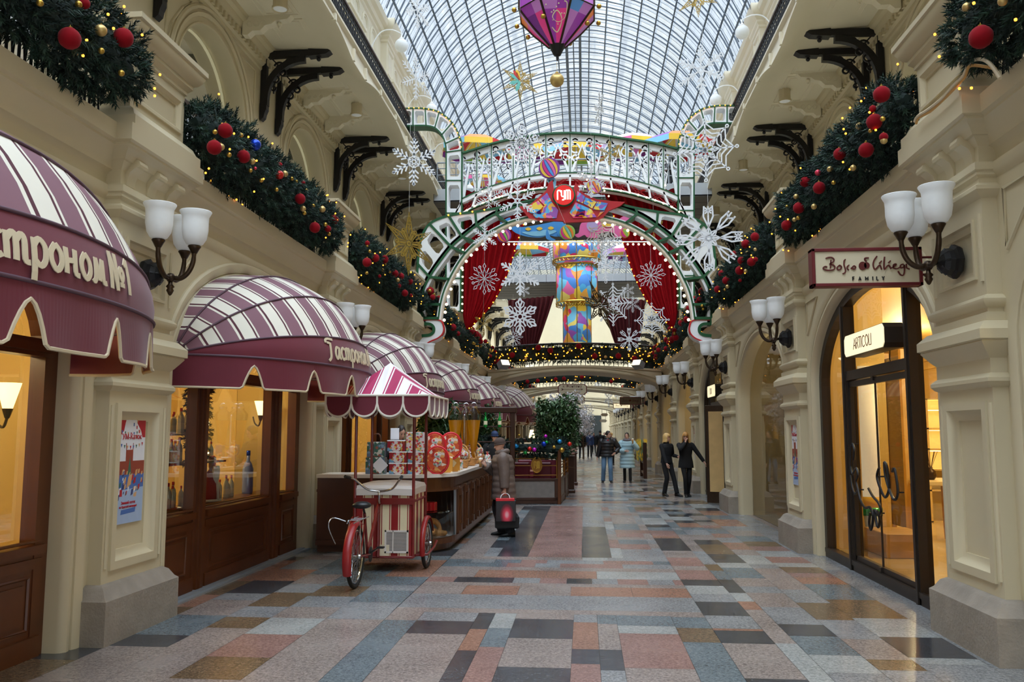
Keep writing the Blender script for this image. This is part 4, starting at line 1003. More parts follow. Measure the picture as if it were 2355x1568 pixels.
def plate(mb, A, B, holes, fn, d0, d1, m=.2, mt=0, rnd=True):     # perforated band between two outlines
    for i in range(len(A)-1):
        a0, a1, b0, b1 = Vector(A[i]), Vector(A[i+1]), Vector(B[i]), Vector(B[i+1])
        if not holes[i]:
            mb.prism([a0, a1, b1, b0], d0, d1, fn, mt); continue
        def bl(s_, t_): return (a0*(1-s_)+a1*s_)*(1-t_)+(b0*(1-s_)+b1*s_)*t_
        mm = m; k = .10
        hole = [bl(mm+k, mm), bl(1-mm-k, mm), bl(1-mm, mm+k), bl(1-mm, 1-mm-k), bl(1-mm-k, 1-mm), bl(mm+k, 1-mm), bl(mm, 1-mm-k), bl(mm, mm+k)]
        out = [bl(mm+k, 0), bl(1-mm-k, 0), bl(1, mm+k), bl(1, 1-mm-k), bl(1-mm-k, 1), bl(mm+k, 1), bl(0, 1-mm-k), bl(0, mm+k)]
        cor = {1: bl(1, 0), 3: bl(1, 1), 5: bl(0, 1), 7: bl(0, 0)}
        for j in range(8):
            q = [out[j]]+([cor[j]] if j in cor else [])+[out[(j+1) % 8], hole[(j+1) % 8], hole[j]]
            mb.prism(q, d0, d1, fn, mt)
def along(pts, step):                                 # evenly spaced points along a 3D or 2D polyline
    P = [Vector(p) for p in pts]; out = []; acc = 0; nxt = 0
    for i in range(len(P)-1):
        L = (P[i+1]-P[i]).length
        while nxt <= acc+L and L > 0: out.append(P[i].lerp(P[i+1], (nxt-acc)/L)); nxt += step
        acc += L
    return out
BULB = None
def bulbs(parent, pts, r, m='bulb_warm'):
    global BULB
    if BULB is None: BULB = {}
    if m not in BULB: q = MB(); q.sphere((0, 0, 0), 1, 8, k=5); b = q.build('bulb', m, None, True); BULB[m] = b; PROTO.append(b); b.location = (0, 0, -60)
    for p_ in pts[:100]:
        b = BULB[m].copy(); C.objects.link(b); b.parent = parent; b.location = p_; b.scale = (r,)*3
# --- front arch
YA, CA = 20.3, 1303
fA = lambda a, b, d: (a, YA+d, b)
t = thing('decorated_arch', 'white festive arch with green edging, bulbs and a round red sign at its crown', 'arch')
O_ = [(966, 742), (962, 690), (960, 650), (961, 607), (968, 552), (988, 515), (1032, 496), (1093, 487), (1145, 478), (1200, 465), (1250, 456), (1303, 452)]
Mi = [(971, 742), (970, 700), (974, 668), (988, 637), (1010, 604), (1038, 568), (1063, 545), (1096, 519), (1140, 492), (1200, 472), (1250, 462), (1303, 458)]
In = [(1008, 735), (1013, 700), (1021, 669), (1033, 642), (1049, 612), (1070, 582), (1095, 557), (1123, 536), (1167, 513), (1213, 500), (1258, 493), (1303, 491)]
hol = [0, 0, 0, 1, 1, 1, 1, 0, 0, 0, 0]
for mr in (0, 1):
    f_ = (lambda q: mir(q, CA)) if mr else (lambda q: q)
    o2, m2, i2 = pl(f_(O_), YA), pl(f_(Mi), YA), pl(f_(In), YA)
    mb = MB(); plate(mb, o2, m2, hol, fA, 0, .34, .2)
    sm = lambda q, k=5: smooth_line(q, k)
    mb.stroke(sm(m2), .17, .0, .34, fA); mb.stroke(sm(i2), .10, 0, .34, fA)
    mb.build('white_frame', 'white_paint', t)
    mb = MB()
    mb.stroke(sm(o2), .055, -.02, .36, fA); mb.stroke(sm(m2), .05, -.025, .0, fA); mb.stroke([(x, z) for x, z in sm(i2)], .035, -.03, .0, fA)
    for i in range(1, 11):
        if i in (2, 4, 9): continue
        mb.stroke([o2[i], m2[i], i2[i]] if i > 2 else [m2[i], i2[i]], .06, -.03, .36, fA)
    mb.stroke([pl(f_([(966, 732)]), YA)[0], pl(f_([(1008, 732)]), YA)[0]], .07, -.03, .36, fA)
    mb.build('green_edging', 'green_paint', t)
    ft = pl(f_([(968, 739), (990, 740), (1005, 746), (1009, 758), (1004, 769), (990, 777), (976, 785), (968, 794)]), YA)
    mb = MB(); mb.stroke(sm(ft), [.16, .2, .24, .25, .24, .22, .2, .14], 0, .34, fA); mb.build('scroll_foot', 'white_paint', t)
    mb = MB(); mb.stroke(sm(pl(f_([(968, 736), (1010, 736), (1020, 750), (1019, 765), (1008, 777), (988, 786), (974, 797)]), YA)), .03, -.02, .1, fA); mb.build('red_edge', 'red_paint', t)
    mb = MB(); mb.stroke(sm(pl(f_([(970, 745), (988, 745), (997, 752), (997, 763), (988, 770), (970, 772)]), YA)), .07, -.02, .2, fA); mb.build('green_hook', 'green_paint', t)
path = pl(In, YA)+pl(mir(In, CA), YA)[::-1][1:]
sp = [(x, YA-.02, z-.0) for x, z in smooth_line(path, 4)]
cen = Vector(px(CA, 760, YA)); bp = [Vector(q)+(cen-Vector(q)).normalized()*.15 for q in along(sp, .205)]
bulbs(t, bp, .036)
bulbs(t, [Vector(q)+Vector((0, -.04, 0)) for q in along([(x, YA-.02, z) for x, z in smooth_line(pl(O_[6:], YA), 4)], .3)][:4], .02, 'bulb_amber')
# --- crown sign
t = thing('crown_sign', 'round glowing red sign in a red winged frame over the arch crown', 'sign'); YS = 20.18
fS = lambda a, b, d: (a, YS+d, b)
lw = [(1296, 508), (1240, 506), (1216, 500), (1206, 488), (1194, 474), (1215, 474), (1237, 455), (1256, 438), (1262, 420), (1271, 414), (1274, 436), (1280, 428), (1296, 424)]
rw = [(1296, 424), (1312, 428), (1318, 436), (1324, 418), (1332, 432), (1345, 446), (1372, 458), (1405, 462), (1437, 464), (1428, 472), (1400, 484), (1388, 498), (1368, 508), (1330, 510), (1296, 512)]
mb = MB(); mb.prism(pl(lw+rw[1:], YS), 0, .1, fS); mb.build('winged_frame', 'red_paint', t)
mb = MB()
for poly, mcol in (([(1220, 490), (1208, 478), (1238, 462), (1250, 476), (1244, 494)], 0), ([(1240, 460), (1258, 444), (1268, 462), (1254, 474)], 1), ([(1246, 478), (1268, 464), (1284, 484), (1280, 502), (1246, 502)], 2), ([(1226, 494), (1246, 480), (1246, 502), (1232, 501)], 3),
                   ([(1328, 440), (1345, 452), (1340, 468), (1326, 462)], 4), ([(1346, 454), (1372, 464), (1362, 480), (1342, 468)], 5), ([(1374, 464), (1398, 468), (1390, 484), (1364, 482)], 2), ([(1324, 466), (1360, 482), (1372, 500), (1318, 502), (1310, 490)], 1), ([(1380, 488), (1390, 486), (1374, 500)], 0), ([(1330, 480), (1346, 484), (1344, 500), (1322, 500)], 3)):
    mb.prism(pl(poly, YS), -.03, 0, fS, mcol)
mb.m = [0]*len(mb.m); mb.build('painted_panels', 'shell_paint', t)
c_ = px(1297, 452, YS)
mb = MB(); mb.lathe([(.0, -.02), (.235, -.02), (.245, .0), (.245, .1)], 40, (c_.x, YS-.04, c_.z), axis=(0, -1, 0)); d_ = mb.build('disc', 'sign_red', t)
mb = MB(); mb.tube([(c_.x+.25*cos(a), YS-.1, c_.z+.25*sin(a)) for a in [i*pi/20 for i in range(40)]], .032, 8, closed=True); mb.build('ring', 'green_paint', t, True)
GUM = [([(.02, 0), (.02, .9), (.1, 1), (.42, 1), (.48, .92), (.48, .8)], 0), ([(.62, 1), (.62, .45), (.7, .34), (1.0, .34)], 0), ([(1.05, 1), (1.05, .1), (.95, -.02), (.7, -.02)], 0), ([(1.25, 0), (1.25, .9), (1.33, 1), (1.82, 1), (1.92, .9), (1.92, 0)], 0), ([(1.58, 1), (1.58, 0)], 0)]
def gum(mb, cx, cz, w, h, sw, d0, d1, fn, m=0):
    for q, _ in GUM: mb.stroke([(cx+(a/1.94-.5)*w, cz+(b-.5)*h) for a, b in q], sw, d0, d1, fn, m)
mb = MB(); gum(mb, c_.x, c_.z, .31, .23, .034, -.15, -.12, fS); mb.build('lettering', 'sign_cream', t)
# --- circus boards hung below the sign
YB = 21.6; fB = lambda a, b, d: (a, YB+d, b)
def board(name, label, cat, layers, group=None):
    t = thing(name, label, cat)
    for i, (nm, m, polys) in enumerate(layers):
        mb = MB()
        for q in polys: mb.prism(pl(q, YB), -.012*i, .03-.012*i if i == 0 else -.012*i+.012, fB)
        mb.build(nm, m, t)
    return t
def sm2(q, k=4): return [tuple(v) for v in smooth_line(q, k, True)]
board('seal_board', 'painted blue seal board with an upturned tail under the red sign', 'board',
      [('body', 'p_blue', [sm2([(1158, 506), (1174, 500), (1172, 514), (1196, 522), (1230, 518), (1262, 512), (1285, 508), (1300, 515), (1306, 527), (1298, 540), (1280, 544), (1262, 541), (1240, 546), (1208, 543), (1184, 534), (1168, 520), (1150, 514)])]),
       ('belly', 'p_sky', [sm2([(1200, 534), (1230, 532), (1262, 528), (1280, 532), (1262, 540), (1230, 543)])]), ('spots', 'p_yellow', [sm2([(1215+26*i, 523-i), (1222+26*i, 527-i), (1215+26*i, 531-i), (1208+26*i, 527-i)]) for i in range(3)]),
       ('flipper', 'p_blue', [sm2([(1258, 528), (1266, 545), (1278, 552), (1270, 554), (1256, 548)]), sm2([(1284, 520), (1294, 538), (1306, 546), (1296, 548), (1282, 540)])])])
board('seal_head_board', 'blue seal head board balancing the big striped ball', 'board',
      [('head', 'p_sky', [sm2([(1262, 424), (1258, 412), (1264, 407), (1274, 408), (1279, 416), (1276, 432), (1266, 434)])]), ('eyes', 'black', [sm2([(1264, 414), (1266, 416), (1264, 418), (1262, 416)]), sm2([(1272, 414), (1274, 416), (1272, 418), (1270, 416)])])])
board('elephant_board', 'painted pink elephant board with curled trunk beside the blue seal', 'board',
      [('body', 'p_pink', [sm2([(1332, 530), (1336, 514), (1352, 506), (1384, 504), (1416, 506), (1432, 498), (1448, 490), (1446, 506), (1436, 522), (1432, 544), (1416, 546), (1408, 534), (1380, 536), (1376, 546), (1352, 546), (1344, 540), (1330, 546), (1322, 540), (1330, 536)])]),
       ('ear', 'p_lilac', [sm2([(1352, 512), (1372, 512), (1374, 528), (1360, 534), (1350, 524)])]), ('saddle', 'p_yellow', [sm2([(1384, 505), (1408, 506), (1408, 520), (1386, 520)])])])
def ball_board(u, v, r, cols, label, Y=None):
    Y = Y or YB-.1
    t = thing('ball_board', label, 'board', tuple(px(u, v, Y)), 0, 'painted ball boards under the arch'); R = r*Y/1950; n = len(cols)
    mb = MB(); q = lambda a, b, d: (a, d, b)
    mb.prism([(R*cos(i*pi/16), R*sin(i*pi/16)) for i in range(32)], 0, .04, q, 0); mb.build('disc', cols[0], t)
    mb = MB(); ang = .5
    for i in range(n-1):                              # curved stripes
        a, b = -.85+1.7*i/(n-1), -.85+1.7*(i+.72)/(n-1); P = []
        for j in range(13): y_ = -1+2*j/12; P.append((R*.98*sqrt(max(0, 1-y_*y_))*a, R*.98*y_))
        for j in range(12, -1, -1): y_ = -1+2*j/12; P.append((R*.98*sqrt(max(0, 1-y_*y_))*b, R*.98*y_))
        P = [(x*cos(ang)-z*sin(ang), x*sin(ang)+z*cos(ang)) for x, z in P]
        mb.prism(P, -.012, 0, q, i)
    mb.build('stripes', cols[1:], t); return t
for u, v, r, cols, lab in ((1263, 386, 25, ['p_purple', 'p_yellow', 'p_magenta', 'p_blue', 'p_pink', 'p_yellow'], 'big striped ball board with a yellow patch above the seal head'),
                           (1159, 541, 17, ['p_purple', 'p_orange', 'p_magenta', 'p_green', 'p_pink'], 'purple and pink ball board at the tail of the seal board'),
                           (1305, 534, 18, ['p_green', 'p_magenta', 'p_yellow', 'p_teal', 'p_orange'], 'green striped ball board between the seal and elephant boards'),
                           (1437, 536, 11, ['p_yellow', 'p_magenta', 'p_green'], 'small yellow ball board behind the elephant board'),
                           (1367, 428, 19, ['p_purple', 'p_yellow', 'p_pink', 'p_orange', 'p_yellow'], 'purple ball board with yellow centre right of the red sign')):
    ball_board(u, v, r, cols, lab)
# --- rear gate: posts with curled tops, lattice crown, red curtains
YG, CG = 25.5, 1311
fG = lambda a, b, d: (a, YG+d, b)
t = thing('festive_gate', 'tall white and green gate with curled posts, lattice crown and red trusses', 'gate')
PO = [(918, 250), (950, 249), (978, 250), (1010, 258), (1040, 282), (1057, 315), (1062, 345), (1062, 415), (1062, 490), (1061, 560), (1060, 640), (1059, 716)]
PI = [(918, 290), (950, 289), (980, 289), (1000, 294), (1016, 310), (1024, 330), (1026, 350), (1026, 415), (1026, 490), (1026, 560), (1026, 640), (1026, 716)]
for mr in (0, 1):
    f_ = (lambda q: [(2*CG-u, v-6) for u, v in q]) if mr else (lambda q: q)
    o2, i2 = pl(f_(PO), YG), pl(f_(PI), YG)
    mb = MB(); plate(mb, o2, i2, [1]*11, fG, 0, .4, .14); mb.build('post', 'white_paint', t)
    mb = MB(); mb.stroke(smooth_line(o2, 4), .045, -.02, .42, fG); mb.stroke(smooth_line(i2, 4), .045, -.02, .42, fG)
    for i in range(0, 12): mb.stroke([o2[i], i2[i]], .035, -.02, .0, fG)
    mb.build('green_edging', 'green_paint', t)
    bulbs(t, [Vector((q.x+(-.06 if mr else .06), YG-.05, q.y)) for q in along(o2[9:], .21)], .03)
    bulbs(t, [Vector((q.x, YG-.05, q.y)) for q in along(o2[:7], .16)], .016, 'bulb_amber')
top = [(1062, 352), (1096, 341), (1130, 330), (1180, 318), (1218, 312), (1255, 307), (1311, 305), (1367, 308), (1404, 313), (1442, 319), (1492, 326), (1526, 333), (1560, 342)]
rim = [(1062, 462), (1096, 446), (1130, 433), (1180, 418), (1218, 410), (1255, 405), (1311, 402), (1367, 405), (1404, 409), (1442, 416), (1492, 429), (1526, 441), (1560, 456)]
low = [(1040, 505), (1085, 478), (1125, 462), (1172, 446), (1214, 437), (1252, 432), (1311, 429), (1370, 432), (1408, 436), (1450, 444), (1497, 458), (1540, 474), (1580, 500)]
t2, r2, l2 = pl(top, YG), pl(rim, YG), pl(low, YG)
mb = MB()
mb.stroke(smooth_line([(a, b-.1) for a, b in t2], 4), .22, .1, .2, fG); mb.stroke(smooth_line(r2, 4), .13, 0, .4, fG); mb.stroke(smooth_line(l2, 4), .07, 0, .4, fG)
for i in range(13):
    mb.stroke([t2[i], r2[i]], .10 if i in (3, 6, 9) else .07, .08, .22, fG); mb.stroke([r2[i], l2[i]], .05, .0, .2, fG)
    if i < 12:
        a, b = Vector(t2[i]), Vector(t2[i+1]); c, d = Vector(r2[i]), Vector(r2[i+1]); m_ = (a+b)/2
        lo = (c+d)/2
        mb.stroke([c, m_*.75+lo*.25, d], .10, .1, .18, fG)
        for fr, rr in ((.32, .14), (.55, .09), (.16, .08)):
            q = m_*(1-fr)+lo*fr
            for sx in (-.22, .22): mb.stroke(arc(q.x+sx, q.y, rr, 0, 300, 12), .045, .1, .17, fG)
mb.build('lattice_crown', 'white_paint', t)
mb = MB(); mb.stroke(smooth_line(t2, 4), .05, -.02, .42, fG); mb.stroke(smooth_line([(a, b+.07) for a, b in r2], 4), .035, -.02, .42, fG); mb.stroke(smooth_line([(a, b-.03) for a, b in l2], 4), .03, -.02, .1, fG)
for i in range(13): mb.stroke([t2[i], r2[i]], .025, .05, .08, fG)
mb.build('green_edging', 'green_paint', t)
mb = MB()
for i in range(12):
    for a, b in ((r2[i], l2[i+1]), (l2[i], r2[i+1])):
        for o_ in (-.05, .05): mb.stroke([(a[0]+o_, a[1]), (b[0]+o_, b[1])], .025, .2, .24, fG)
mb.build('red_trusses', 'red_paint', t)
bulbs(t, [Vector((q.x, YG-.06, q.y-.0)) for q in along(l2, .27)], .03)
pts = []
for (u0, v0), (u1, v1) in (((1180, 355), (1310, 356)), ((1330, 362), (1530, 420)), ((1110, 440), (1200, 470)), ((1340, 400), (1400, 445))):
    for i in range(7): pts.append(px(u0+(u1-u0)*i/6, v0+(v1-v0)*i/6+6*sin(i*1.3), YG-.15))
bulbs(t, pts, .028)
def curtain(name, label, m, outer, inner, Y, pleats=9, group=None):
    t = thing(name, label, 'curtain', group=group); o3, i3 = [Vector(px(u, v, Y)) for u, v in outer], [Vector(px(u, v, Y)) for u, v in inner]
    o3 = smooth_line(o3, 5); i3 = smooth_line(i3, 5); n = 90; rows = []
    for a, b in zip(o3, i3):
        w = max(.02, min(.12, (a-b).length*.05))
        rows.append([a.lerp(b, j/n)+Vector((0, w*sin(j/n*pleats*2*pi)+.02*sin(j*1.7), 0)) for j in range(n+1)])
    mb = MB(); mb.loft(rows, False); mb.build('drape', m, t, True)
    return t, i3
for mr in (0, 1):
    f_ = (lambda q: [(2*CG-u, v-4) for u, v in q]) if mr else (lambda q: q)
    co = [(1060, 440), (1061, 500), (1062, 560), (1062, 640), (1063, 700), (1066, 735), (1072, 756)]
    ci = [(1240, 430), (1212, 500), (1190, 560), (1168, 630), (1136, 695), (1104, 733), (1078, 758)]
    t, i3 = curtain('stage_curtain', 'red velvet curtain gathered down to the %s ledge behind the arch' % ('window-side' if mr else 'awning-side'), 'velour', f_(co), f_(ci), YG+.6)
    mb = MB(); q = along(i3, .22)[3:]
    bulbs(t, [Vector(v)+Vector((0, -.12, 0)) for v in q], .02, 'bulb_amber')
t = thing('curtain_valance', 'red velvet valance behind the truss of the rear gate', 'curtain')
mb = MB(); ru, rl = [Vector(px(u, v, YG+.9)) for u, v in rim], [Vector(px(u, v+14, YG+.9)) for u, v in low]
rows = []
for j in range(121):
    s_ = j/120*12; i = min(11, int(s_)); f = s_-i
    a, b = ru[i].lerp(ru[i+1], f), rl[i].lerp(rl[i+1], f); rows.append([a.lerp(b, k/3)+Vector((0, .06*sin(j*1.3), 0)) for k in range(4)])
mb.loft(rows, False); mb.build('drape', 'velour', t, True)
for mr in (0, 1):
    f_ = (lambda q: [(2*1326-u, v) for u, v in q]) if mr else (lambda q: q)
    curtain('stage_curtain', 'red curtain with shade in its colour hanging beyond the first footbridge on the '+SIDE[1 if mr else -1], 'velour_shaded', f_([(1168, 690), (1172, 730), (1178, 770), (1190, 800), (1200, 818)]), f_([(1275, 680), (1264, 715), (1252, 750), (1240, 785), (1228, 818)]), 41.0)
t = thing('festoon_lights', 'straight string of warm bulbs stretched across the arch opening', 'lights')
a, b = px(1158, 556, 23.5), px(1494, 556, 23.5); mb = MB(); mb.tube([a, b], .018, 6); mb.build('wire', 'white_paint', t)
bulbs(t, [a.lerp(b, i/27)+Vector((0, 0, -.07)) for i in range(28)], .03)

# ------------------------------------------------------------------ hanging snowflakes
def flake(kind, m='snow_white', name='snowflake'):
    t = thing(name, '', 'snowflake'); mb = MB(); q = lambda a, b, d: (a, d, b); D = (-.012, .012)
    def st(pts, w, a, closed=False):
        ca, sa = cos(a), sin(a); mb.stroke([(x*ca-y*sa, x*sa+y*ca) for x, y in pts], w, D[0], D[1], q, 0, closed)
    n = 8 if kind in ('web', 'octa', 'star8', 'branch') else 6
    for k in range(n):
        a = k*2*pi/n+(pi/2)
        if kind == 'dend':
            st([(.05, 0), (.97, 0)], .075, a)
            for r0, L in ((.3, .26), (.5, .26), (.7, .2)):
                for s_ in (-1, 1): st([(r0, 0), (r0+L*.72, s_*L*.72)], .06, a)
            mb.prism([(cos(a)*x-sin(a)*y, sin(a)*x+cos(a)*y) for x, y in ((.86, -.05), (.93, -.075), (1.0, 0), (.93, .075), (.86, .05))], D[0], D[1], q)
            st([(.18, -.1), (.3, 0), (.18, .1)], .05, a)
        elif kind == 'curl':
            st([(.12, 0), (.6, 0)], .12, a); st([(.55, 0), (.75, .1), (.93, .02)], .09, a); st([(.55, 0), (.75, -.1), (.93, -.02)], .09, a)
            for s_ in (-1, 1):
                st([(.4, 0), (.55, s_*.18), (.72, s_*.22), (.8, s_*.14), (.74, s_*.1)], .06, a); st([(.2, 0), (.34, s_*.2), (.5, s_*.3)], .07, a)
            mb.prism([(cos(a)*x-sin(a)*y, sin(a)*x+cos(a)*y) for x, y in ((.84, -.11), (.95, -.06), (1.0, 0), (.95, .06), (.84, .11), (.88, 0))], D[0], D[1], q)
            st([(.13, -.08), (.13, .08)], .05, a)
        elif kind == 'ring':
            st([(.05, 0), (.86, 0)], .06, a); st([(x*.07+.93, y*.07) for x, y in [(cos(j*.785), sin(j*.785)) for j in range(8)]], .04, a, True)
            for s_ in (-1, 1):
                for r0, L in ((.35, .2), (.55, .24), (.72, .14)): st([(r0, 0), (r0+L*.7, s_*L*.8)], .055, a)
            st([(.28, 0), (.4, .1), (.52, 0), (.4, -.1)], .04, a, True)
        elif kind == 'octa':
            st([(.02, 0), (.3, .11), (.62, 0), (.3, -.11)], .04, a, True); st([(.62, 0), (.8, .09), (.98, 0), (.8, -.09)], .04, a, True)
            b = pi/8
            st([(.3*cos(b), .3*sin(b)), (.62, 0)], .04, a); st([(.3*cos(b), -.3*sin(b)), (.62, 0)], .04, a)
            if k % 2 == 0: st([(cos(b)*.78+.07*cos(j*.785), sin(b)*.78+.07*sin(j*.785)) for j in range(8)], .04, a, True)
            st([(.4*cos(b), .4*sin(b)), (.74*cos(b), .74*sin(b))], .045, a)
        elif kind == 'web':
            st([(.0, 0), (.9, 0)], .04, a); st([(x*.045+.95, y*.045) for x, y in [(cos(j*.785), sin(j*.785)) for j in range(8)]], .035, a, True)
            for r in (.3, .5, .68, .86):
                b = 2*pi/n; st([(r, 0), (r*.78*cos(b/2), r*.78*sin(b/2)), (r*cos(b), r*sin(b))], .04, a)
            st([(.1, 0), (.28, .07), (.46, 0), (.28, -.07)], .03, a, True)
        elif kind == 'branch':
            st([(.06, 0), (.7, 0)], .05, a); st([(.34, 0), (.66, .14), (.98, .12)], .05, a); st([(.34, 0), (.66, -.14), (.98, -.12)], .05, a)
            if k % 2 == 0:
                for j in range(4): st([(.84+.13*cos(j*pi/4), .13*sin(j*pi/4)), (.84-.13*cos(j*pi/4), -.13*sin(j*pi/4))], .04, a)
            else: st([(.7, 0), (1., .04)], .05, a); st([(.8, 0), (.92, .14)], .04, a); st([(.8, 0), (.92, -.14)], .04, a)
            st([(.06, 0), (.2, .07), (.36, 0), (.2, -.07)], .035, a, True)
        elif kind == 'tri':
            st([(.04, 0), (.98, 0)], .05, a)
            for r0, L in ((.25, .2), (.42, .24), (.6, .24), (.78, .16)):
                for s_ in (-1, 1): st([(r0, 0), (r0+L*.62, s_*L*.8)], .045, a)
        elif kind in ('star', 'star8'):
            st([(.12, 0), (.4, .12), (1.0, 0), (.4, -.12)], .045, a, True); st([(.3, 0), (.85, 0)], .025, a)
            for r0 in (.42, .56, .68): st([(r0, 0), (r0+.08, .07)], .02, a); st([(r0, 0), (r0+.08, -.07)], .02, a)
            b = pi/n; st([(.12*cos(b), .12*sin(b)), (.45*cos(b), .45*sin(b))], .07, a); st([(.42*cos(b)+.09*cos(j*.785), .42*sin(b)+.06*sin(j*.785)) for j in range(8)], .03, a, True)
        elif kind == 'twig':
            st([(.05, 0), (.95, .02)], .05, a)
            for r0, L in ((.3, .26), (.45, .3), (.62, .24), (.76, .16)):
                for s_ in (-1, 1): st([(r0, 0), (r0+L*.4, s_*L*.35), (r0+L*.8, s_*L*.4)], .04, a)
    if kind in ('dend', 'ring', 'curl'): mb.stroke(arc(0, 0, .13, 0, 330, 14), .05, D[0], D[1], q, 0)
    else: mb.stroke(arc(0, 0, .06, 0, 345, 10), .06, D[0], D[1], q, 0)
    mb.build('cutout', m, t)
    mb = MB(); mb.tube([(0, 0, .95), (0, 0, 4.2)], .004, 4); mb.build('thread', 'white_paint', t)
    return t
mat('gold_flat', (170, 140, 62), .45, .35, var=.1); mat('dark_gold', (92, 76, 48), .4, .5, var=.1)
FL = [  # kind, u, v, radius px, distance, turn about the vertical, material, label
 ('dend', 952, 372, 60, 15.0, 10, 'w', 'white arrow-tipped snowflake before the awning-side end of the balcony'),
 ('curl', 1200, 330, 52, 21.0, 25, 'w', 'white curly snowflake in front of the lattice crown'),
 ('ring', 1190, 462, 48, 17.5, 15, 'w', 'white ring-tipped snowflake just left of the round red sign'),
 ('dend', 1115, 545, 33, 19.5, 20, 'w', 'white snowflake inside the arch, above the awning-side curtain'),
 ('octa', 1114, 641, 38, 22.8, 22, 'w', 'eight-point white snowflake against the awning-side red curtain'),
 ('dend', 1196, 630, 52, 18.0, 0, 'w', 'large white arrow-tipped snowflake in the arch opening'),
 ('curl', 1196, 728, 45, 19.0, 0, 'w', 'bold white curl-armed snowflake under the large arrow-tipped one'),
 ('octa', 1180, 775, 24, 27.0, 0, 'w', 'small white snowflake low over the footbridge garland, awning side'),
 ('octa', 1497, 633, 35, 22.8, 15, 'w', 'eight-point white snowflake against the window-side red curtain'),
 ('web', 1499, 736, 40, 20.0, 8, 'w', 'white spiderweb snowflake hanging below the window-side curtain'),
 ('web', 1385, 550, 46, 20.5, 20, 'w', 'white web snowflake in front of the pink elephant board'),
 ('ring', 1393, 612, 40, 24.0, 20, 'w', 'white ring-tipped snowflake right of the painted tower'),
 ('web', 1410, 700, 50, 19.0, 35, 'w', 'white web snowflake behind the tilted gold star'),
 ('branch', 1630, 548, 78, 14.0, 12, 'w', 'largest white branching snowflake on the window side of the arch'),
 ('web', 1622, 345, 76, 14.5, 18, 'w', 'large white spiderweb snowflake beside the window-side balcony'),
 ('ring', 1612, 160, 60, 16.0, 20, 'w', 'white ring-tipped snowflake high by the window-side globe lamps'),
 ('tri', 957, 180, 56, 16.0, 58, 'w', 'narrow turned white snowflake high by the awning-side globe lamps'),
 ('tri', 960, 22, 50, 15.0, 60, 'w', 'topmost turned white snowflake beside the awning-side wall'),
 ('tri', 1378, 250, 44, 18.0, 74, 'w', 'almost edge-on white snowflake against the glass vault'),
 ('branch', 1447, 780, 27, 26.0, 0, 'w', 'small white branching snowflake over the footbridge rail, window side'),
 ('ring', 1360, 412, 44, 20.0, 32, 'w', 'white ring-tipped snowflake right of the red sign under the crown'),
 ('tri', 1124, 455, 38, 21.0, 30, 'w', 'white snowflake in front of the red truss, awning side'),
 ('tri', 1444, 668, 17, 30.0, 10, 'w', 'tiny white snowflake left of the window-side curtain edge'),
 ('tri', 1205, 668, 16, 30.0, 20, 'w', 'tiny white snowflake right of the awning-side curtain'),
 ('tri', 1455, 700, 20, 29.0, 30, 'w', 'small white snowflake left of the spiderweb one'),
 ('star', 940, 560, 76, 15.5, 48, 'g', 'tall gold star snowflake against the dark balcony end, awning side'),
 ('star', 1605, -8, 52, 15.0, 20, 'g', 'gold star cut by the upper edge of the frame'),
 ('twig', 1402, 352, 32, 21.5, 25, 'g', 'gold twig snowflake in front of the lattice crown'),
 ('twig', 1503, 528, 32, 21.8, 40, 'g', 'gold twig snowflake behind the window-side arch rim'),
 ('twig', 1112, 745, 30, 23.0, 45, 'g', 'gold twig snowflake below the awning-side curtain'),
 ('star', 1196, 186, 50, 17.0, 20, 'c', 'multicoloured gold and mint star under the glass vault'),
 ('star', 1380, 702, 62, 16.5, 52, 'd', 'tilted mirrored gold star in front of the painted tower')]
protos = {}
for kd, u, v, r, Y, turn, mm, lab in FL:
    key = (kd, mm)
    nm = {'w': 'snow_white', 'g': 'gold_flat', 'c': 'gold_flat', 'd': 'dark_gold'}[mm]
    if key not in protos: protos[key] = flake(kd, nm, 'snowflake' if mm == 'w' else 'star_ornament'); o = protos[key]
    else: o = dup(protos[key])
    o.location = px(u, v, Y); o.scale = (r*Y/1950,)*3; o.rotation_euler = (0 if mm != 'd' else .5, 0, radians(turn if u < 1300 else -turn))
    tag(o, lab, 'snowflake' if mm == 'w' else 'star ornament', 'hanging snowflakes' if mm == 'w' else 'hanging gold stars')
# mint and orange enamel on the coloured star
o = protos[('star', 'c')]; mb = MB()
for i, (a, m) in enumerate(((200, 0), (250, 0), (150, 0), (110, 1), (125, 2))):
    a = radians(a); mb.prism([(cos(a)*x-sin(a)*y, sin(a)*x+cos(a)*y) for x, y in ((.05, -.05), (.4, -.1), (.6, 0), (.4, .1), (.05, .05))], -.03, -.014, lambda x, z, d: (x, d, z), m)
mb.build('enamel', ['p_teal', 'p_yellow', 'p_red'], o)

# ------------------------------------------------------------------ big faceted lantern with a gold ball
t = thing('hanging_lantern', 'big faceted purple lantern with gold ribs hanging under the vault', 'lantern', tuple(px(1281, 40, 18.0)))
R = .88; fz = [(.18, -.68), (.55, -.32), (R, .06), (R*1.0, .75), (.55, 1.35), (.15, 1.6)]
fc = ['p_purple', 'p_magenta', 'p_pink', 'p_lilac', 'p_blue', 'p_orange', 'p_yellow', 'p_red']
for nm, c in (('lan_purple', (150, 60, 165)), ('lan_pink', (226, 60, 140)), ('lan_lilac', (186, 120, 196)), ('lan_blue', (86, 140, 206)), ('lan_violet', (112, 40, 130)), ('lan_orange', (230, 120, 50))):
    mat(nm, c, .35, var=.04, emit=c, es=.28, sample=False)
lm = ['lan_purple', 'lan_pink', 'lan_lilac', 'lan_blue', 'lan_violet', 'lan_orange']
mb = MB(); rr = random.Random(3)
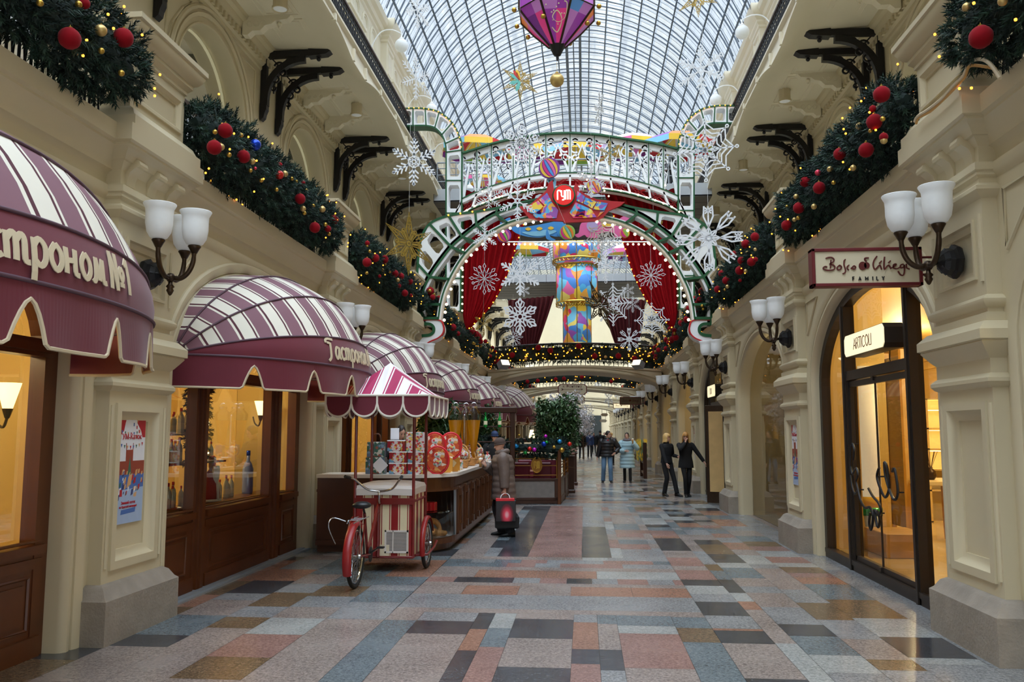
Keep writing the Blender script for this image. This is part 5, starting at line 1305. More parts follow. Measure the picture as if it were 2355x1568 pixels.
ring = lambda r, z: [(r*cos(j*pi/4+pi/8), r*sin(j*pi/4+pi/8), z) for j in range(8)]
rings = []
for (r0, z0), (r1, z1) in zip(fz[:-1], fz[1:]):
    for k in range(2): rings.append(ring(r0+(r1-r0)*k/2, z0+(z1-z0)*k/2))
rings.append(ring(*fz[-1]))
rings = [[Vector(a).lerp(Vector(b), q) for a, b in zip(r, r[1:]+r[:1]) for q in (0, .4+.04*i_)] for i_, r in enumerate(rings)]
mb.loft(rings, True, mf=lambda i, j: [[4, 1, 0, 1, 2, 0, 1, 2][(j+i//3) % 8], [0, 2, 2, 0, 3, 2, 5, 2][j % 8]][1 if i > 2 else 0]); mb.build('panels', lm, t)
mb = MB()
for j in range(8):
    a = j*pi/4+pi/8; mb.tube([(r*cos(a)*1.01, r*sin(a)*1.01, z) for r, z in fz], .026, 6)
mb.tube([tuple(Vector(q)*1.01) for q in ring(R, .06)], .016, 6, closed=True); mb.build('ribs', 'bronze', t)
for j in range(8):
    a = j*pi/4+pi/8
    for r, z in ((1.0, .02), (.72, -.3)):
        if (j+int(r*10)) % 2 == 0 or r == 1.0: q = MB(); q.sphere((r*cos(a), r*sin(a), z), .055, 14); q.build('knob', 'gold', t, True)
mb = MB(); mb.lathe([(.2, -.64), (.17, -.7), (.08, -.88), (.03, -.9), (.02, -1.0), (.0, -1.02)], 10); mb.build('finial', 'iron', t)
mb = MB()                                            # cream swirls and snow dots
fq = lambda a, b, d: (a, -.80*R+d-.55*(.06-b)*0, b)
def onf(x, z):                                        # the facet facing the camera, below the widest line
    k = max(0, min(1, (z+.68)/.74)); r = (.18+(R-.18)*k)*cos(pi/8); return (x, -r-.012, z)
sw = smooth_line([(-.1, -.42), (.02, -.5), (.12, -.3), (.02, -.16), (-.08, -.26), (.04, -.34), (.2, -.26), (.24, -.06), (.18, -.02)], 5)
mb.tube([onf(*q) for q in sw], .014, 6)
for i in range(10):
    x, z = rr.uniform(-.3, .3), rr.uniform(-.4, .0); q = onf(x*(z+.8), z); mb.sphere(q, .02, 6)
mb.build('swirls', 'p_cream', t)
t = thing('gold_ball', 'plain matt gold ball hanging below the purple lantern', 'ball', tuple(px(1281, 184, 18.0)))
mb = MB(); mb.sphere((0, 0, 0), .155, 24, k=14); mb.build('ball', 'gold_satin', t, True)
mb = MB(); mb.lathe([(.035, .15), (.035, .18), (.01, .185)], 10); mb.tube([(0, 0, .18), (0, 0, .42)], .004, 4); mb.build('hook', 'gold', t)
# gold ball kept duller than the baubles
# ------------------------------------------------------------------ painted paper tower hanging beyond the bridges
t = thing('painted_tower', 'tiered hanging drum painted in bright circus colours behind the snowflakes', 'lantern', tuple(px(1327, 700, 44)))
def drum(nm, r, z0, z1, seed, n=24):
    mb = MB()
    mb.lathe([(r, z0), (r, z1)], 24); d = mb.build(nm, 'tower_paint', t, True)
    mb = MB()
    for j in range(0, n, 3): mb.tube([(1.01*r*cos(j*2*pi/n), 1.01*r*sin(j*2*pi/n), z) for z in (z0, z1)], .022, 5)
    for z in (z0, z1):
        mb.tube([(1.02*r*cos(j*pi/16), 1.02*r*sin(j*pi/16), z) for j in range(32)], .05, 6, closed=True)
        for j in range(32): mb.tube([(1.03*r*cos(j*pi/16+q*pi/48), 1.03*r*sin(j*pi/16+q*pi/48), z-.05-.12*sin(q*pi/3)) for q in range(4)], .02, 4)
    mb.build('gilt_edges', 'gold', d)
drum('upper_drum', 1.22, 2.3, 3.5, 1); drum('middle_drum', 1.06, .05, 2.0, 2); drum('lower_drum', .72, -2.1, .0, 5)
mb = MB(); mb.lathe([(.7, -2.1), (.5, -2.35), (.2, -2.5), (.0, -2.52)], 16); mb.build('base_cap', 'gold', t)
# ------------------------------------------------------------------ footbridges of the first gallery
def footbridge(Y, depth=2.4):
    x0, x1 = XC-3.6, XC+3.6; mb = MB(); n = 40
    def zt(t): return 4.30+.20*sin(pi*t)
    def zb(t): return 3.62+.62*(1-(2*t-1)**2)**.75
    for (ya, yb, dz) in ((0, depth, 0),):
        rings = []
        for i in range(n+1):
            t = i/n; x = x0+(x1-x0)*t
            rings.append([(x, ya, zb(t)), (x, ya, zt(t)-.10), (x, ya-.05, zt(t)-.08), (x, ya-.05, zt(t)), (x, yb+.05, zt(t)), (x, yb+.05, zt(t)-.08), (x, yb, zt(t)-.10), (x, yb, zb(t))])
        mb.loft(rings, True, True, True)
    for y in (-.02, depth+.02):
        mb.tube([(x0+(x1-x0)*i/n, y, zb(i/n)+.05) for i in range(n+1)], .05, 6); mb.tube([(x0+(x1-x0)*i/n, y, zb(i/n)+.18) for i in range(n+1)], .02, 5)
    o = mb.build('footbridge_slab', 'cream'); o.location.y = Y; autosmooth(o, 40); return struct(o)
def bridge_garland(Y, label, n, dense=True):
    t = thing('bridge_garland', label, 'garland', (0, Y, 0), group='garlands on the footbridges'); rnd = random.Random(int(Y)); mb = MB()
    x0, x1 = XC-3.3, XC+3.3
    cz = lambda x: 4.84+.16*cos((x-XC)/3.4*pi/2)
    mb.loft([[(x0+(x1-x0)*i/24, .12*cos(a), cz(x0+(x1-x0)*i/24)+.28*sin(a)) for a in [j*pi/5 for j in range(10)]] for i in range(25)], True, True, True, 1)
    def f(r):
        x = r.uniform(x0, x1); a = r.uniform(0, 2*pi); return Vector((x, .16*cos(a), cz(x)+.3*sin(a))), (.1, cos(a), sin(a))
    sprigs(mb, f, n, rnd); mb.build('foliage', ['needles', 'needles_dark'], t)
    l = thing('string_lights', 'amber string lights over the garland '+label.split('garland ')[1], 'lights', (0, Y, 0), group='string lights on the footbridges')
    mb = MB(); wr_ = []
    pts = []
    for i in range(100 if dense else 26):
        x = rnd.uniform(x0, x1); a = rnd.uniform(-.95, .95); pts.append(Vector((x, -.24, cz(x)+.32*a)))
    bulbs(l, pts, .024, 'bulb_amber')
    mb.tube([(x0+(x1-x0)*i/60, -.2, cz(0)+.2*sin(i*.8)) for i in range(61)], .005, 4); mb.build('wire', 'needles_dark', l)
    for i in range(12):
        x = x0+.3+(x1-x0-.6)*i/11; kd = ['red velvet', 'red velvet', 'satin gold'][i % 3]
        bauble(kd, (x+rnd.uniform(-.15, .15), Y-.27, cz(x)+rnd.uniform(-.25, .28)), .12 if kd[0] == 'r' else .065, '%s bauble on the garland %s' % (kd, label.split('garland ')[1]), '%s baubles on the garland %s' % (kd, label.split('garland ')[1]))
    h = thing('bridge_handrail', 'dark wooden handrail above the garland '+label.split('garland ')[1], 'railing', (0, Y+.12, 0), group='footbridge handrails'); mb = MB()
    mb.tube([(x0+(x1-x0)*i/20, 0, cz(x0+(x1-x0)*i/20)+.42) for i in range(21)], .045, 8); mb.build('rail', 'wood_dark', h)
    mb = MB()
    for i in range(34): x = x0+(x1-x0)*(i+.5)/34; mb.tube([(x, 0, 4.35), (x, 0, cz(x)+.42)], .014, 5)
    mb.build('bars', 'iron', h)
for i, (Y, lb) in enumerate(((35.2, 'of the first footbridge'), (50.8, 'of the second footbridge'), (68.0, 'of the third footbridge'), (86.0, 'of the fourth footbridge'))):
    footbridge(Y)
    if i < 2: bridge_garland(Y, 'dense fir garland '+lb, 1700 if i == 0 else 500, i == 0)
def floodlight(u, v, Y, sx, label):
    c = px(u, v, Y); t = thing('floodlight', label, 'lamp', tuple(c), group='floodlights on the first footbridge')
    R = Matrix.Rotation(radians(40*sx), 3, 'Z') @ Matrix.Rotation(radians(-30), 3, 'X'); mb = MB(); mb.bx((0, 0, 0), (.42, .3, .28), 0, R); mb.build('housing', 'grey_metal', t)
    mb = MB(); mb.bx(R @ Vector((0, -.155, 0)), (.36, .02, .22), 0, R); mb.build('lens', 'bulb_warm', t)
    mb = MB(); mb.tube([(0, 0, 0), (-sx*.3, .1, -.05), (-sx*.55, .12, .0)], .03, 6); mb.build('bracket', 'iron', t)
floodlight(1158, 838, 34.6, 1, 'floodlight at the awning-side end of the first footbridge')
floodlight(1468, 838, 34.6, -1, 'floodlight at the window-side end of the first footbridge')

# ------------------------------------------------------------------ upper platforms spanning the arcade
mat('fascia', (176, 180, 184), .5, .1, var=.08, scale=2)
def platform(Y0, Y1, name):
    mb = MB(); xa, xb = XC-UB-.1, XC+UB+.1
    mb.box(xa, xb, Y0, Y1, 10.28, 10.34, 1); mb.box(xa, xb, Y0, Y0+.12, 10.30, 10.78); mb.box(xa, xb, Y1-.12, Y1, 10.30, 10.78); mb.box(xa, xb, Y0+.12, Y1-.12, 10.6, 10.75)
    for i in range(9): mb.box(xa+(xb-xa)*i/9-.01, xa+(xb-xa)*i/9+.01, Y0-.004, Y0+.13, 10.30, 10.78, 1)
    for y in [Y0+.9*j for j in range(int((Y1-Y0)/.9))]: mb.box(xa, xb, y-.008, y+.008, 10.272, 10.285, 2)
    for x in [xa+1.2*j for j in range(9)]: mb.box(x-.008, x+.008, Y0, Y1, 10.272, 10.285, 2)
    return struct(mb.build(name, ['fascia', 'dark_tile', 'black']))
platform(30.6, 37.4, 'slab_platform'); platform(48.2, 54.0, 'slab_platform')
for Y, lb in ((30.7, 'first'), (48.3, 'second')):
    t = thing('platform_railing', 'thin steel railing along the edge of the %s upper platform' % lb, 'railing', (0, Y, 0)); mb = MB(); xa, xb = XC-UB, XC+UB
    for i in range(15): x = xa+(xb-xa)*i/14; mb.tube([(x, 0, 10.75), (x, 0, 11.8)], .025, 6)
    mb.build('posts', 'grey_metal', t); mb = MB()
    for z in (11.1, 11.35, 11.6, 11.82): mb.tube([(xa, 0, z), (xb, 0, z)], .018 if z < 11.7 else .03, 6)
    mb.build('rails', 'grey_metal', t)
UC = [['p_sky', 'p_yellow', 'p_red', 'p_green', 'p_purple', 'p_orange'], ['p_pink', 'p_yellow', 'p_sky', 'p_purple', 'p_cream', 'p_lilac']]
def umbrella(u, v, Y, r, cs, label, turn=0.):
    c = px(u, v, Y); t = thing('cafe_umbrella', label, 'umbrella', (c.x, Y, 10.76), turn, 'cafe umbrellas on the upper platforms'); H = max(2.0, c.z-10.76); mb = MB(); n = 8
    rg = [[(rr*cos(j*2*pi/n+pi/8), rr*sin(j*2*pi/n+pi/8), z) for j in range(n)] for rr, z in ((r, H-.75), (r, H-.52), (r*.55, H-.2), (.06, H))]
    mb.loft(rg, True, mf=lambda i, j: (j+(2 if i == 0 else 0)) % len(cs)); mb.build('canopy', cs, t)
    mb = MB(); mb.tube([(0, 0, 0), (0, 0, H+.06)], .03, 8); mb.lathe([(.35, 0), (.35, .06), (.05, .1)], 16); mb.build('pole', 'white_paint', t)
    mb = MB()
    for j in range(n): a = j*2*pi/n+pi/8; mb.tube([(0, 0, H-.1), (r*cos(a), r*sin(a), H-.53)], .012, 4)
    mb.build('ribs', 'white_paint', t)
for i, (u, v, Y, r, lab, tn) in enumerate(((1095, 312, 33.2, 1.45, 'bright cafe umbrella by the awning-side gate post', .2), (1190, 318, 34.6, 1.3, 'cafe umbrella behind the curly white snowflake', .6), (1325, 322, 36.0, 1.4, 'pink and yellow cafe umbrella behind the middle of the lattice crown', 0),
                                           (1455, 308, 33.6, 1.35, 'red-edged cafe umbrella right of the crown middle', .3), (1555, 305, 32.6, 1.5, 'yellow and blue cafe umbrella by the window-side gate post', .1),
                                           (1110, 395, 49.6, 1.4, 'low cafe umbrella seen through the awning-side lattice', .4), (1210, 555, 49.6, 1.4, 'far cafe umbrella left of the painted tower', .2), (1440, 560, 49.6, 1.4, 'far cafe umbrella right of the painted tower', .5))):
    umbrella(u, v, Y, r, UC[i % 2], lab, tn)

# ------------------------------------------------------------------ food counter with its curved glass case
mat('counter_wood', (84, 48, 26), .3, var=.35, scale=3)
KX = -1.98
t = thing('sweets_counter', 'dark wooden sales counter with marble top and curved glass corner case', 'counter')
def outl(off, x_l=-3.9, r=.75):                        # plan outline: front face towards the camera, rounded corner, long side down the arcade
    xr, yf = KX-off, 12.25+off; r = max(.05, r-off)
    pts = [(x_l, yf)]+[(xr-r+r*cos(a), yf+r+r*sin(a)) for a in [-pi/2+pi/2*i/10 for i in range(11)]]+[(xr, 18.4-off)]
    return pts
top = outl(-.06); inn = outl(.62)
mb = MB(); rings = []
for (x, y), (xi, yi) in zip(top, inn): rings.append([(x, y, 1.085), (x, y, 1.135), (xi, yi, 1.135), (xi, yi, 1.085)])
mb.loft(rings, True, True, True); mb.build('marble_top', 'marble', t)
mb = MB(); fr = outl(0); b2 = outl(.05)
def strip(z0, z1, off=0, sel=None):
    q = outl(off); sel = sel or range(len(q)-1)
    mb.add([(x, y, z0) for x, y in q]+[(x, y, z1) for x, y in q], [(i, i+1, len(q)+i+1, len(q)+i) for i in sel])
strip(.90, 1.085, -.0); strip(.88, .92, -.03); strip(.02, .12, .06); strip(.12, .2, -.03); mb.add([(x, y, .2) for x, y in outl(-.03)]+[(x, y, .2) for x, y in outl(.6)[::-1]], [tuple(range(26))])
q = outl(0)
mb.add([(KX, 13.0, .2), (KX, 18.4, .2), (KX, 18.4, .9), (KX, 13.0, .9)], [(0, 1, 2, 3)])
mb.add([(-3.9, 12.25, .2), (-3.0, 12.25, .2), (-3.0, 12.25, .9), (-3.9, 12.25, .9)], [(0, 1, 2, 3)])
mb.add([(x, y, .206) for x, y in outl(.0)]+[(x, y, .206) for x, y in outl(.6)[::-1]], [tuple(range(26))], 1); mb.box(-3.9, KX-.1, 18.3, 18.4, .05, 1.08); mb.add([(-3.9, 12.95, .2), (-2.6, 12.95, .2), (-2.6, 18.4, .2), (-2.6, 18.4, .9), (-2.6, 12.95, .9), (-3.9, 12.95, .9)], [(0, 1, 4, 5), (1, 2, 3, 4)])
mb.build('body', ['counter_wood', 'marble'], t)
for i in range(8):                                    # carved pilasters along the side
    y = 13.15+i*.73; mb = MB()
    mb.rbox(KX-.02, KX+.05, y-.06, y+.06, .2, .92, .01); mb.bx((KX+.06, y, .84), (.05, .10, .10)); mb.bx((KX+.06, y, .3), (.05, .1, .1)); mb.tube([(KX+.05, y, .36), (KX+.06, y, .78)], .025, 6)
    mb.build('pilaster', 'counter_wood', t)
    if i < 7: mb = MB(); mb.tube([(KX+.005, y+.14, .3), (KX+.005, y+.6, .3), (KX+.005, y+.6, .8), (KX+.005, y+.14, .8)], .018, 5, closed=True); mb.build('side_panel', 'counter_wood', t)
mb = MB(); q = outl(-.005)[0:12]; q[0] = (-3.0, q[0][1])
mb.add([(x, y, .21) for x, y in q]+[(x, y, .88) for x, y in q], [(i, i+1, 13+i-1, 12+i) for i in range(11)]); mb.build('case_glass', 'glass', t, True)
mb = MB(); q = outl(.06)[0:12]; q[0] = (-3.0, q[0][1]); q2 = outl(.6)[0:12]; q2[0] = (-3.0, q2[0][1])
for z in (.55,): mb.loft([[(a[0], a[1], z), (a[0], a[1], z+.02), (b[0], b[1], z+.02), (b[0], b[1], z)] for a, b in zip(q, q2)], True, True, True)
mb.build('glass_shelf', 'glass', t)
mb = MB(); mb.box(KX-.02, KX+.01, 12.98, 13.06, .2, .9); mb.box(-2.56, -2.55, 12.24, 12.255, .2, .88); mb.build('case_frame', 'grey_metal', t)
CR = random.Random(12)
# pastry and jars in the case
mat('bread', (206, 148, 84), .7, var=.25, scale=14, bump=.3); mat('jar_gold', (190, 150, 90), .2, .5)
mat('amber_juice', (250, 160, 20), .3, var=.03, emit=(250, 150, 10), es=.12); mat('clear', (230, 236, 236), .1)
def pos_case(f, d, z):                                 # f along the curve 0..1
    q = outl(d)[0:12]; q[0] = (-3.0, q[0][1]); i = min(10, int(f*11)); a = Vector(q[i]).lerp(Vector(q[i+1]), f*11-i); return (a.x, a.y, z)
pp = thing('bread_ring', '', 'bread'); mb = MB(); mb.tube([(.09*cos(a), .09*sin(a), 0) for a in [i*pi/10 for i in range(20)]], [.028+.012*sin(i*pi/20) for i in range(20)], 8, closed=True); mb.build('loaf', 'bread', pp, True); PROTO.append(pp); pp.location = (0, 0, -50)
for i in range(9):
    f = .3+.075*i; d = .14+.12*(i % 3); o = dup(pp, pos_case(f, d, .255+.04*(i % 2)), CR.uniform(0, 6), 'golden bread ring on the floor of the curved glass case', 'bread rings in the glass case', CR.uniform(.8, 1.25))
    if i in (4, 7): o.rotation_euler = (1.1, .3, 1.0); o.location.z = .32
js = thing('tin_samovar', 'silvery ornament jar standing in the curved glass case', 'jar', pos_case(.12, .2, .22)); mb = MB(); mb.lathe([(.06, 0), (.05, .03), (.09, .1), (.09, .2), (.05, .26), (.03, .28), (.05, .32), (.0, .36)], 16); mb.build('body', 'chrome', js, True)
bxp = thing('sweets_box', '', 'box'); mb = MB(); mb.rbox(-.09, .09, -.05, .05, 0, .13, .006); mb.build('carton', 'p_red', bxp); PROTO.append(bxp); bxp.location = (0, 0, -50)
for i in range(7):
    o = dup(bxp, pos_case(.08+.11*i, .3, .575), CR.uniform(-.3, .3), 'small dark gift box on the glass shelf inside the case', 'boxes on the case shelf', 1.0)
# ---- goods on the counter
def printed(name, base, spots, sc=9, p0=.5):
    m = bpy.data.materials.new(name); m.use_nodes = True; t_ = m.node_tree; B = t_.nodes['Principled BSDF']; B.inputs['Roughness'].default_value = .4
    tc = t_.nodes.new('ShaderNodeTexCoord'); v = t_.nodes.new('ShaderNodeTexVoronoi'); v.inputs['Scale'].default_value = sc; sp_ = t_.nodes.new('ShaderNodeSeparateColor'); r = t_.nodes.new('ShaderNodeValToRGB'); r.color_ramp.interpolation = 'CONSTANT'
    el = r.color_ramp.elements; el[0].color = rgb(*base); el[1].position = p0; el[1].color = rgb(*spots[0])
    for i, c in enumerate(spots[1:]): x_ = el.new(p0+(1-p0)*(i+1)/len(spots)); x_.color = rgb(*c)
    t_.links.new(tc.outputs['Object'], v.inputs['Vector']); t_.links.new(v.outputs['Color'], sp_.inputs[0]); t_.links.new(sp_.outputs[0], r.inputs[0]); t_.links.new(r.outputs[0], B.inputs['Base Color']); MATS[name] = m
printed('print_red', (150, 26, 40), [(226, 216, 204), (214, 170, 80), (110, 160, 190)], 26, .76); printed('print_green', (58, 98, 84), [(120, 150, 170), (150, 80, 60), (200, 196, 180), (90, 110, 130)], 24, .4)
printed('print_gold', (214, 150, 60), [(240, 220, 170), (190, 90, 40), (250, 236, 214)], 12); printed('print_blue', (30, 48, 120), [(210, 180, 80), (190, 50, 50), (226, 226, 230)], 26, .72)
printed('print_candy', (220, 206, 204), [(204, 60, 66), (120, 170, 150), (226, 190, 100), (190, 60, 60)], 40); printed('print_orange', (206, 82, 36), [(226, 160, 90), (230, 210, 190), (180, 40, 30)], 22, .6)
def carton(m, w, d, h, handle=None, win=False, round_=False):
    t = thing('gift_box', '', 'box'); mb = MB()
    if round_: mb.lathe([(w/2, 0), (w/2, h), (0, h)], 20)
    else: mb.rbox(-w/2, w/2, -d/2, d/2, 0, h, .006)
    mb.build('carton', m, t)
    if win and not round_: q = MB(); q.rbox(-w/2-.004, w/2+.004, -d/2-.004, d/2+.004, h-.014, h+.002, .003); q.build('lid', 'snow_white', t)
    if win: mb = MB(); mb.prism([(.3*w*cos(a), h*.45+.3*w*sin(a)) for a in [i*pi/10 for i in range(20)]], -d/2-.003, -d/2+.001, lambda a, b, q: (a, q, b)); mb.build('round_label', 'print_candy', t)
    if handle: mb = MB(); mb.tube(smooth_line([(-w*.25, 0, h), (-w*.2, 0, h+.1), (0, 0, h+.13), (w*.2, 0, h+.1), (w*.25, 0, h)], 4), .012, 6); mb.build('handle', handle, t)
    PROTO.append(t); t.location = (0, 0, -50); return t
c_red = carton('print_red', .26, .16, .16, win=True); c_big = carton('print_candy', .3, .14, .28); c_house = carton('print_green', .28, .18, .24, 'wood'); c_gold = carton('print_gold', .18, .12, .24); c_blue = carton('print_blue', .13, .1, .2); c_tin = carton('print_red', .12, .12, .16, round_=True)
def put(pr, x, y, z, rot, label, group, sc=1): return dup(pr, (x, y, z), rot, label, group, sc)
ZT = 1.136
for i, (x, z, lb) in enumerate(((-2.74, 0, 'lower left'), (-2.46, 0, 'lower right'), (-2.74, .165, 'middle left'), (-2.46, .165, 'middle right'), (-2.77, .33, 'upper left'))):
    put(c_red, x, 12.45, ZT+z, .02, 'red gift box with round label, %s of the stack behind the cart pole' % lb, 'stacked red gift boxes')
put(c_big, -2.47, 12.45, ZT+.33, 0, 'large white and red gift box on top of the stacked red boxes', 'top boxes')
put(c_house, -3.08, 12.45, ZT, 0, 'green painted house-shaped box with handle, lower of two', 'house boxes'); put(c_house, -3.08, 12.45, ZT+.245, .1, 'green painted house-shaped box with handle, upper of two', 'house boxes', .92)
t = thing('price_card', 'white price card leaning at the green house boxes', 'card', (-2.98, 12.28, ZT+.13)); mb = MB(); mb.bx((0, 0, 0), (.17, .004, .17), 0, Matrix.Rotation(radians(45), 3, 'Y')); mb.build('card', 'snow_white', t)
t = thing('price_card', 'white upright price card before the vendor', 'card', (-2.84, 12.6, ZT+.50)); mb = MB(); mb.rbox(-.065, .065, -.004, .004, 0, .17, .001); mb.build('card', 'snow_white', t)
# round faced gift tins
tin = thing('gift_tin', '', 'tin'); mb = MB(); mb.lathe([(0, -.05), (.15, -.05), (.165, -.03), (.165, .03), (.15, .05), (0, .05)], 28, axis=(0, 1, 0)); mb.v = [(x, y, z*1.2+.2) for x, y, z in mb.v]; mb.build('case', 'print_orange', tin)
mb = MB(); mb.tube([(.165*cos(a), -.03, .2+.198*sin(a)) for a in [i*pi/14 for i in range(28)]], .018, 6, closed=True); mb.build('rim', 'p_red', tin); mb = MB(); mb.sphere((0, -.05, .27), .05, 12, sc=(1, .3, 1)); mb.sphere((.0, -.05, .17), .07, 12, sc=(1, .25, 1)); mb.build('figure', 'print_candy', tin); PROTO.append(tin); tin.location = (0, 0, -50)
put(tin, -2.17, 12.50, ZT, .1, 'orange round gift tin with red rim, front one on the counter', 'round gift tins'); put(tin, -2.28, 12.85, ZT+.2, .2, 'orange round gift tin raised behind the front tin', 'round gift tins'); put(tin, -2.06, 13.0, ZT+.2, .3, 'second raised orange round gift tin', 'round gift tins')
for i, (x, y, pr, lb) in enumerate(((-2.03, 12.9, c_gold, 'gold printed house box beside the front round tin'), (-1.97, 13.25, c_gold, 'gold printed house box farther along the marble edge'), (-2.3, 13.3, c_gold, 'gold box on the back row of the counter'), (-2.2, 13.6, c_blue, 'blue printed box among the sweets'))): put(pr, x-.08, y, ZT, .5, lb, 'tall printed boxes')
for i in range(5): put(c_tin, -2.45+.03*i, 13.0+.28*i, ZT+.27, 0, 'red cylindrical tin on the back row of the counter', 'red cylindrical tins', .9)
bk = thing('sweets_basket', '', 'basket'); mb = MB()
for i in range(7): z = .014+.02*i; r = .11+.008*i; mb.tube([(r*cos(a), r*.8*sin(a), z+.004*((j+i) % 2)) for j, a in enumerate([j*pi/12 for j in range(24)])], .012, 5, closed=True)
mb.lathe([(0, .005), (.11, .005)], 16); mb.build('wicker', 'bread', bk); mb = MB(); br = random.Random(2)
for i in range(26): mb.bx((br.uniform(-.1, .1), br.uniform(-.08, .08), .13+br.uniform(0, .12)), (.05, .05, .07), 0, Matrix.Rotation(br.uniform(0, 3), 3, (br.random(), br.random(), 1)))
mb.build('candies', 'print_candy', bk); mb = MB(); mb.tube([(.14*cos(a), 0, .12+.24*sin(a)) for a in [i*pi/10 for i in range(11)]], .012, 6); mb.build('handle', 'bread', bk); PROTO.append(bk); bk.location = (0, 0, -50)
for i in range(8):
    y = 13.5+.5*i; put(bk, -2.12-.06*(i % 2), y, ZT, CR.uniform(0, 3), 'wicker basket of wrapped sweets, %s from the round tins' % od(i).replace('nearest', 'first'), 'sweets baskets on the counter', 1+.1*(i % 2))
for i in range(9): put(c_blue, -2.34-.05*(i % 3), 14.2+.42*i, ZT+.18*(i % 2), CR.uniform(-.4, .4), 'small blue and gold box between the sweets baskets', 'small blue boxes')
bag = thing('sweets_bag', '', 'bag'); mb = MB(); mb.lathe([(.06, 0), (.075, .06), (.07, .13), (.02, .17), (.045, .22), (.0, .2)], 10); mb.build('wrap', 'print_candy', bag); mb = MB(); mb.tube([(.024*cos(a), .024*sin(a), .17) for a in [i*pi/5 for i in range(10)]], .008, 5, closed=True); mb.build('ribbon', 'p_red', bag); PROTO.append(bag); bag.location = (0, 0, -50)
for i in range(20): put(bag, -2.5+CR.uniform(-.05, .45), 13.4+.24*i, ZT+(.2 if i % 3 == 0 else 0), CR.uniform(0, 6), 'clear bag of wrapped sweets with ribbon on the counter', 'bags of sweets', CR.uniform(.9, 1.3))
for i in range(5): put(c_red, -2.38, 14.0+.85*i, ZT, 1.4, 'red printed box standing along the back of the counter', 'red boxes along the counter back')
# juice dispensers
t = thing('juice_dispenser', 'three tapering orange juice cylinders on a steel stand', 'dispenser', (-2.2, 15.5, ZT))
mb = MB(); mb.lathe([(.11, 0), (.11, .02), (.025, .04), (.022, .92), (.0, .94)], 14); mb.build('stand', 'chrome', t)
for i, (dx, dy) in enumerate(((-.17, 0), (0, .18), (.17, 0))):
    mb = MB(); mb.lathe([(.03, .12), (.05, .3), (.125, .83), (.0, .83)], 18, (dx, dy, 0)); mb.build('juice', 'amber_juice', t, True)
    mb = MB(); mb.lathe([(.034, .1), (.055, .3), (.142, .92), (.142, .95), (.07, 1.03), (.07, 1.06), (.0, 1.065)], 18, (dx, dy, 0)); mb.build('cylinder', 'glass', t, True)
    mb = MB(); mb.lathe([(.075, 1.05), (.075, 1.08), (.0, 1.09)], 14, (dx, dy, 0)); mb.tube([(dx+.06*cos(a), dy, 1.09+.06*sin(a)) for a in [j*pi/6 for j in range(7)]], .008, 5); mb.build('lid', 'chrome', t)
# ------------------------------------------------------------------ ice-cream tricycle with striped canopy
mat('cart_red', (140, 26, 28), .35, var=.12); mat('cart_cream', (222, 206, 168), .45, var=.04); mat('tyre', (26, 25, 25), .8, var=.15); mat('lid_white', (214, 204, 196), .4, var=.03); mat('awn_magenta', (168, 30, 84), .7, var=.08); mat('awn_white', (236, 230, 230), .7, var=.03); mat('saddle_black', (24, 26, 30), .4, var=.1); mat('frame_red', (112, 24, 22), .3, var=.2, scale=12)
t = thing('ice_cream_cart', 'red and cream ice-cream tricycle with scalloped striped canopy beside the counter', 'cart')
bx0, bx1, by0, by1 = -2.90, -2.17, 10.7, 11.5
mb = MB(); n = 23; pat = [0, 1, 1, 0, 1, 0]
def stripes_(a, b, fn, z0, z1):
    per = [('r', .30), ('c', .04), ('r', .04), ('c', .30), ('r', .04), ('c', .04)]; s_ = 0; k = 0; L = 3.2*.76
    while s_ < L:
        c, w = per[k % 6]; e_ = min(L, s_+w); mb.add([fn(s_/L, z0), fn(e_/L, z0), fn(e_/L, z1), fn(s_/L, z1)], [(0, 1, 2, 3)], 0 if c == 'r' else 1); s_ = e_; k += 1
for (xa, ya), (xb, yb) in (((bx0, by0), (bx1, by0)), ((bx1, by0), (bx1, by1)), ((bx0, by1), (bx0, by0)), ((bx1, by1), (bx0, by1))): stripes_(0, 1, lambda f, z: (xa+(xb-xa)*f, ya+(yb-ya)*f, z), .2, .97)
mb.add([(bx0, by0, .2), (bx1, by0, .2), (bx1, by1, .2), (bx0, by1, .2)], [(0, 1, 2, 3)]); mb.build('box', ['cart_red', 'cart_cream'], t)
mb = MB(); L_ = []
for z, d in ((.95, .015), (1.03, .02), (1.07, .0), (1.10, -.12), (1.11, -.3)): L_.append([(bx0-d, by0-d, z), (-2.53, by0-d-.01, z+.01), (bx1+d, by0-d, z), (bx1+d, 11.1, z+.01), (bx1+d, by1+d, z), (-2.53, by1+d, z+.01), (bx0-d, by1+d, z), (bx0-d, 11.1, z+.01)])
mb.loft(L_, True, True, True); mb.build('lid', 'lid_white', t)
g = MB(); gx0, gx1, gz0, gz1 = -2.52, -2.22, .24, .52
for a, b, c, d in ((gx0, gx1, gz0, gz0+.02), (gx0, gx1, gz1-.02, gz1), (gx0, gx0+.02, gz0, gz1), (gx1-.02, gx1, gz0, gz1), ((gx0+gx1)/2-.05, (gx0+gx1)/2-.038, gz0, gz1)): g.box(a, b, by0-.016, by0, c, d)
for i in range(16): g.bx(((gx0+gx1)/2, by0-.008, gz0+.025+i*.0152), (gx1-gx0, .008, .006))
g.box(gx0, gx1, by0-.004, by0-.001, gz0, gz1, 1); g.build('vent_grille', ['lid_white', 'dark_tile'], t)
mb = MB(); mb.box(-2.60, -2.46, by0-.012, by0-.002, .2, .34); mb.build('yellow_card', 'piping', t)
fr = MB()
for x in (bx0-.01, bx1+.01):
    for y in (by0-.01, by1+.01): fr.tube([(x, y, .18), (x, y, 2.2)], .02, 8)
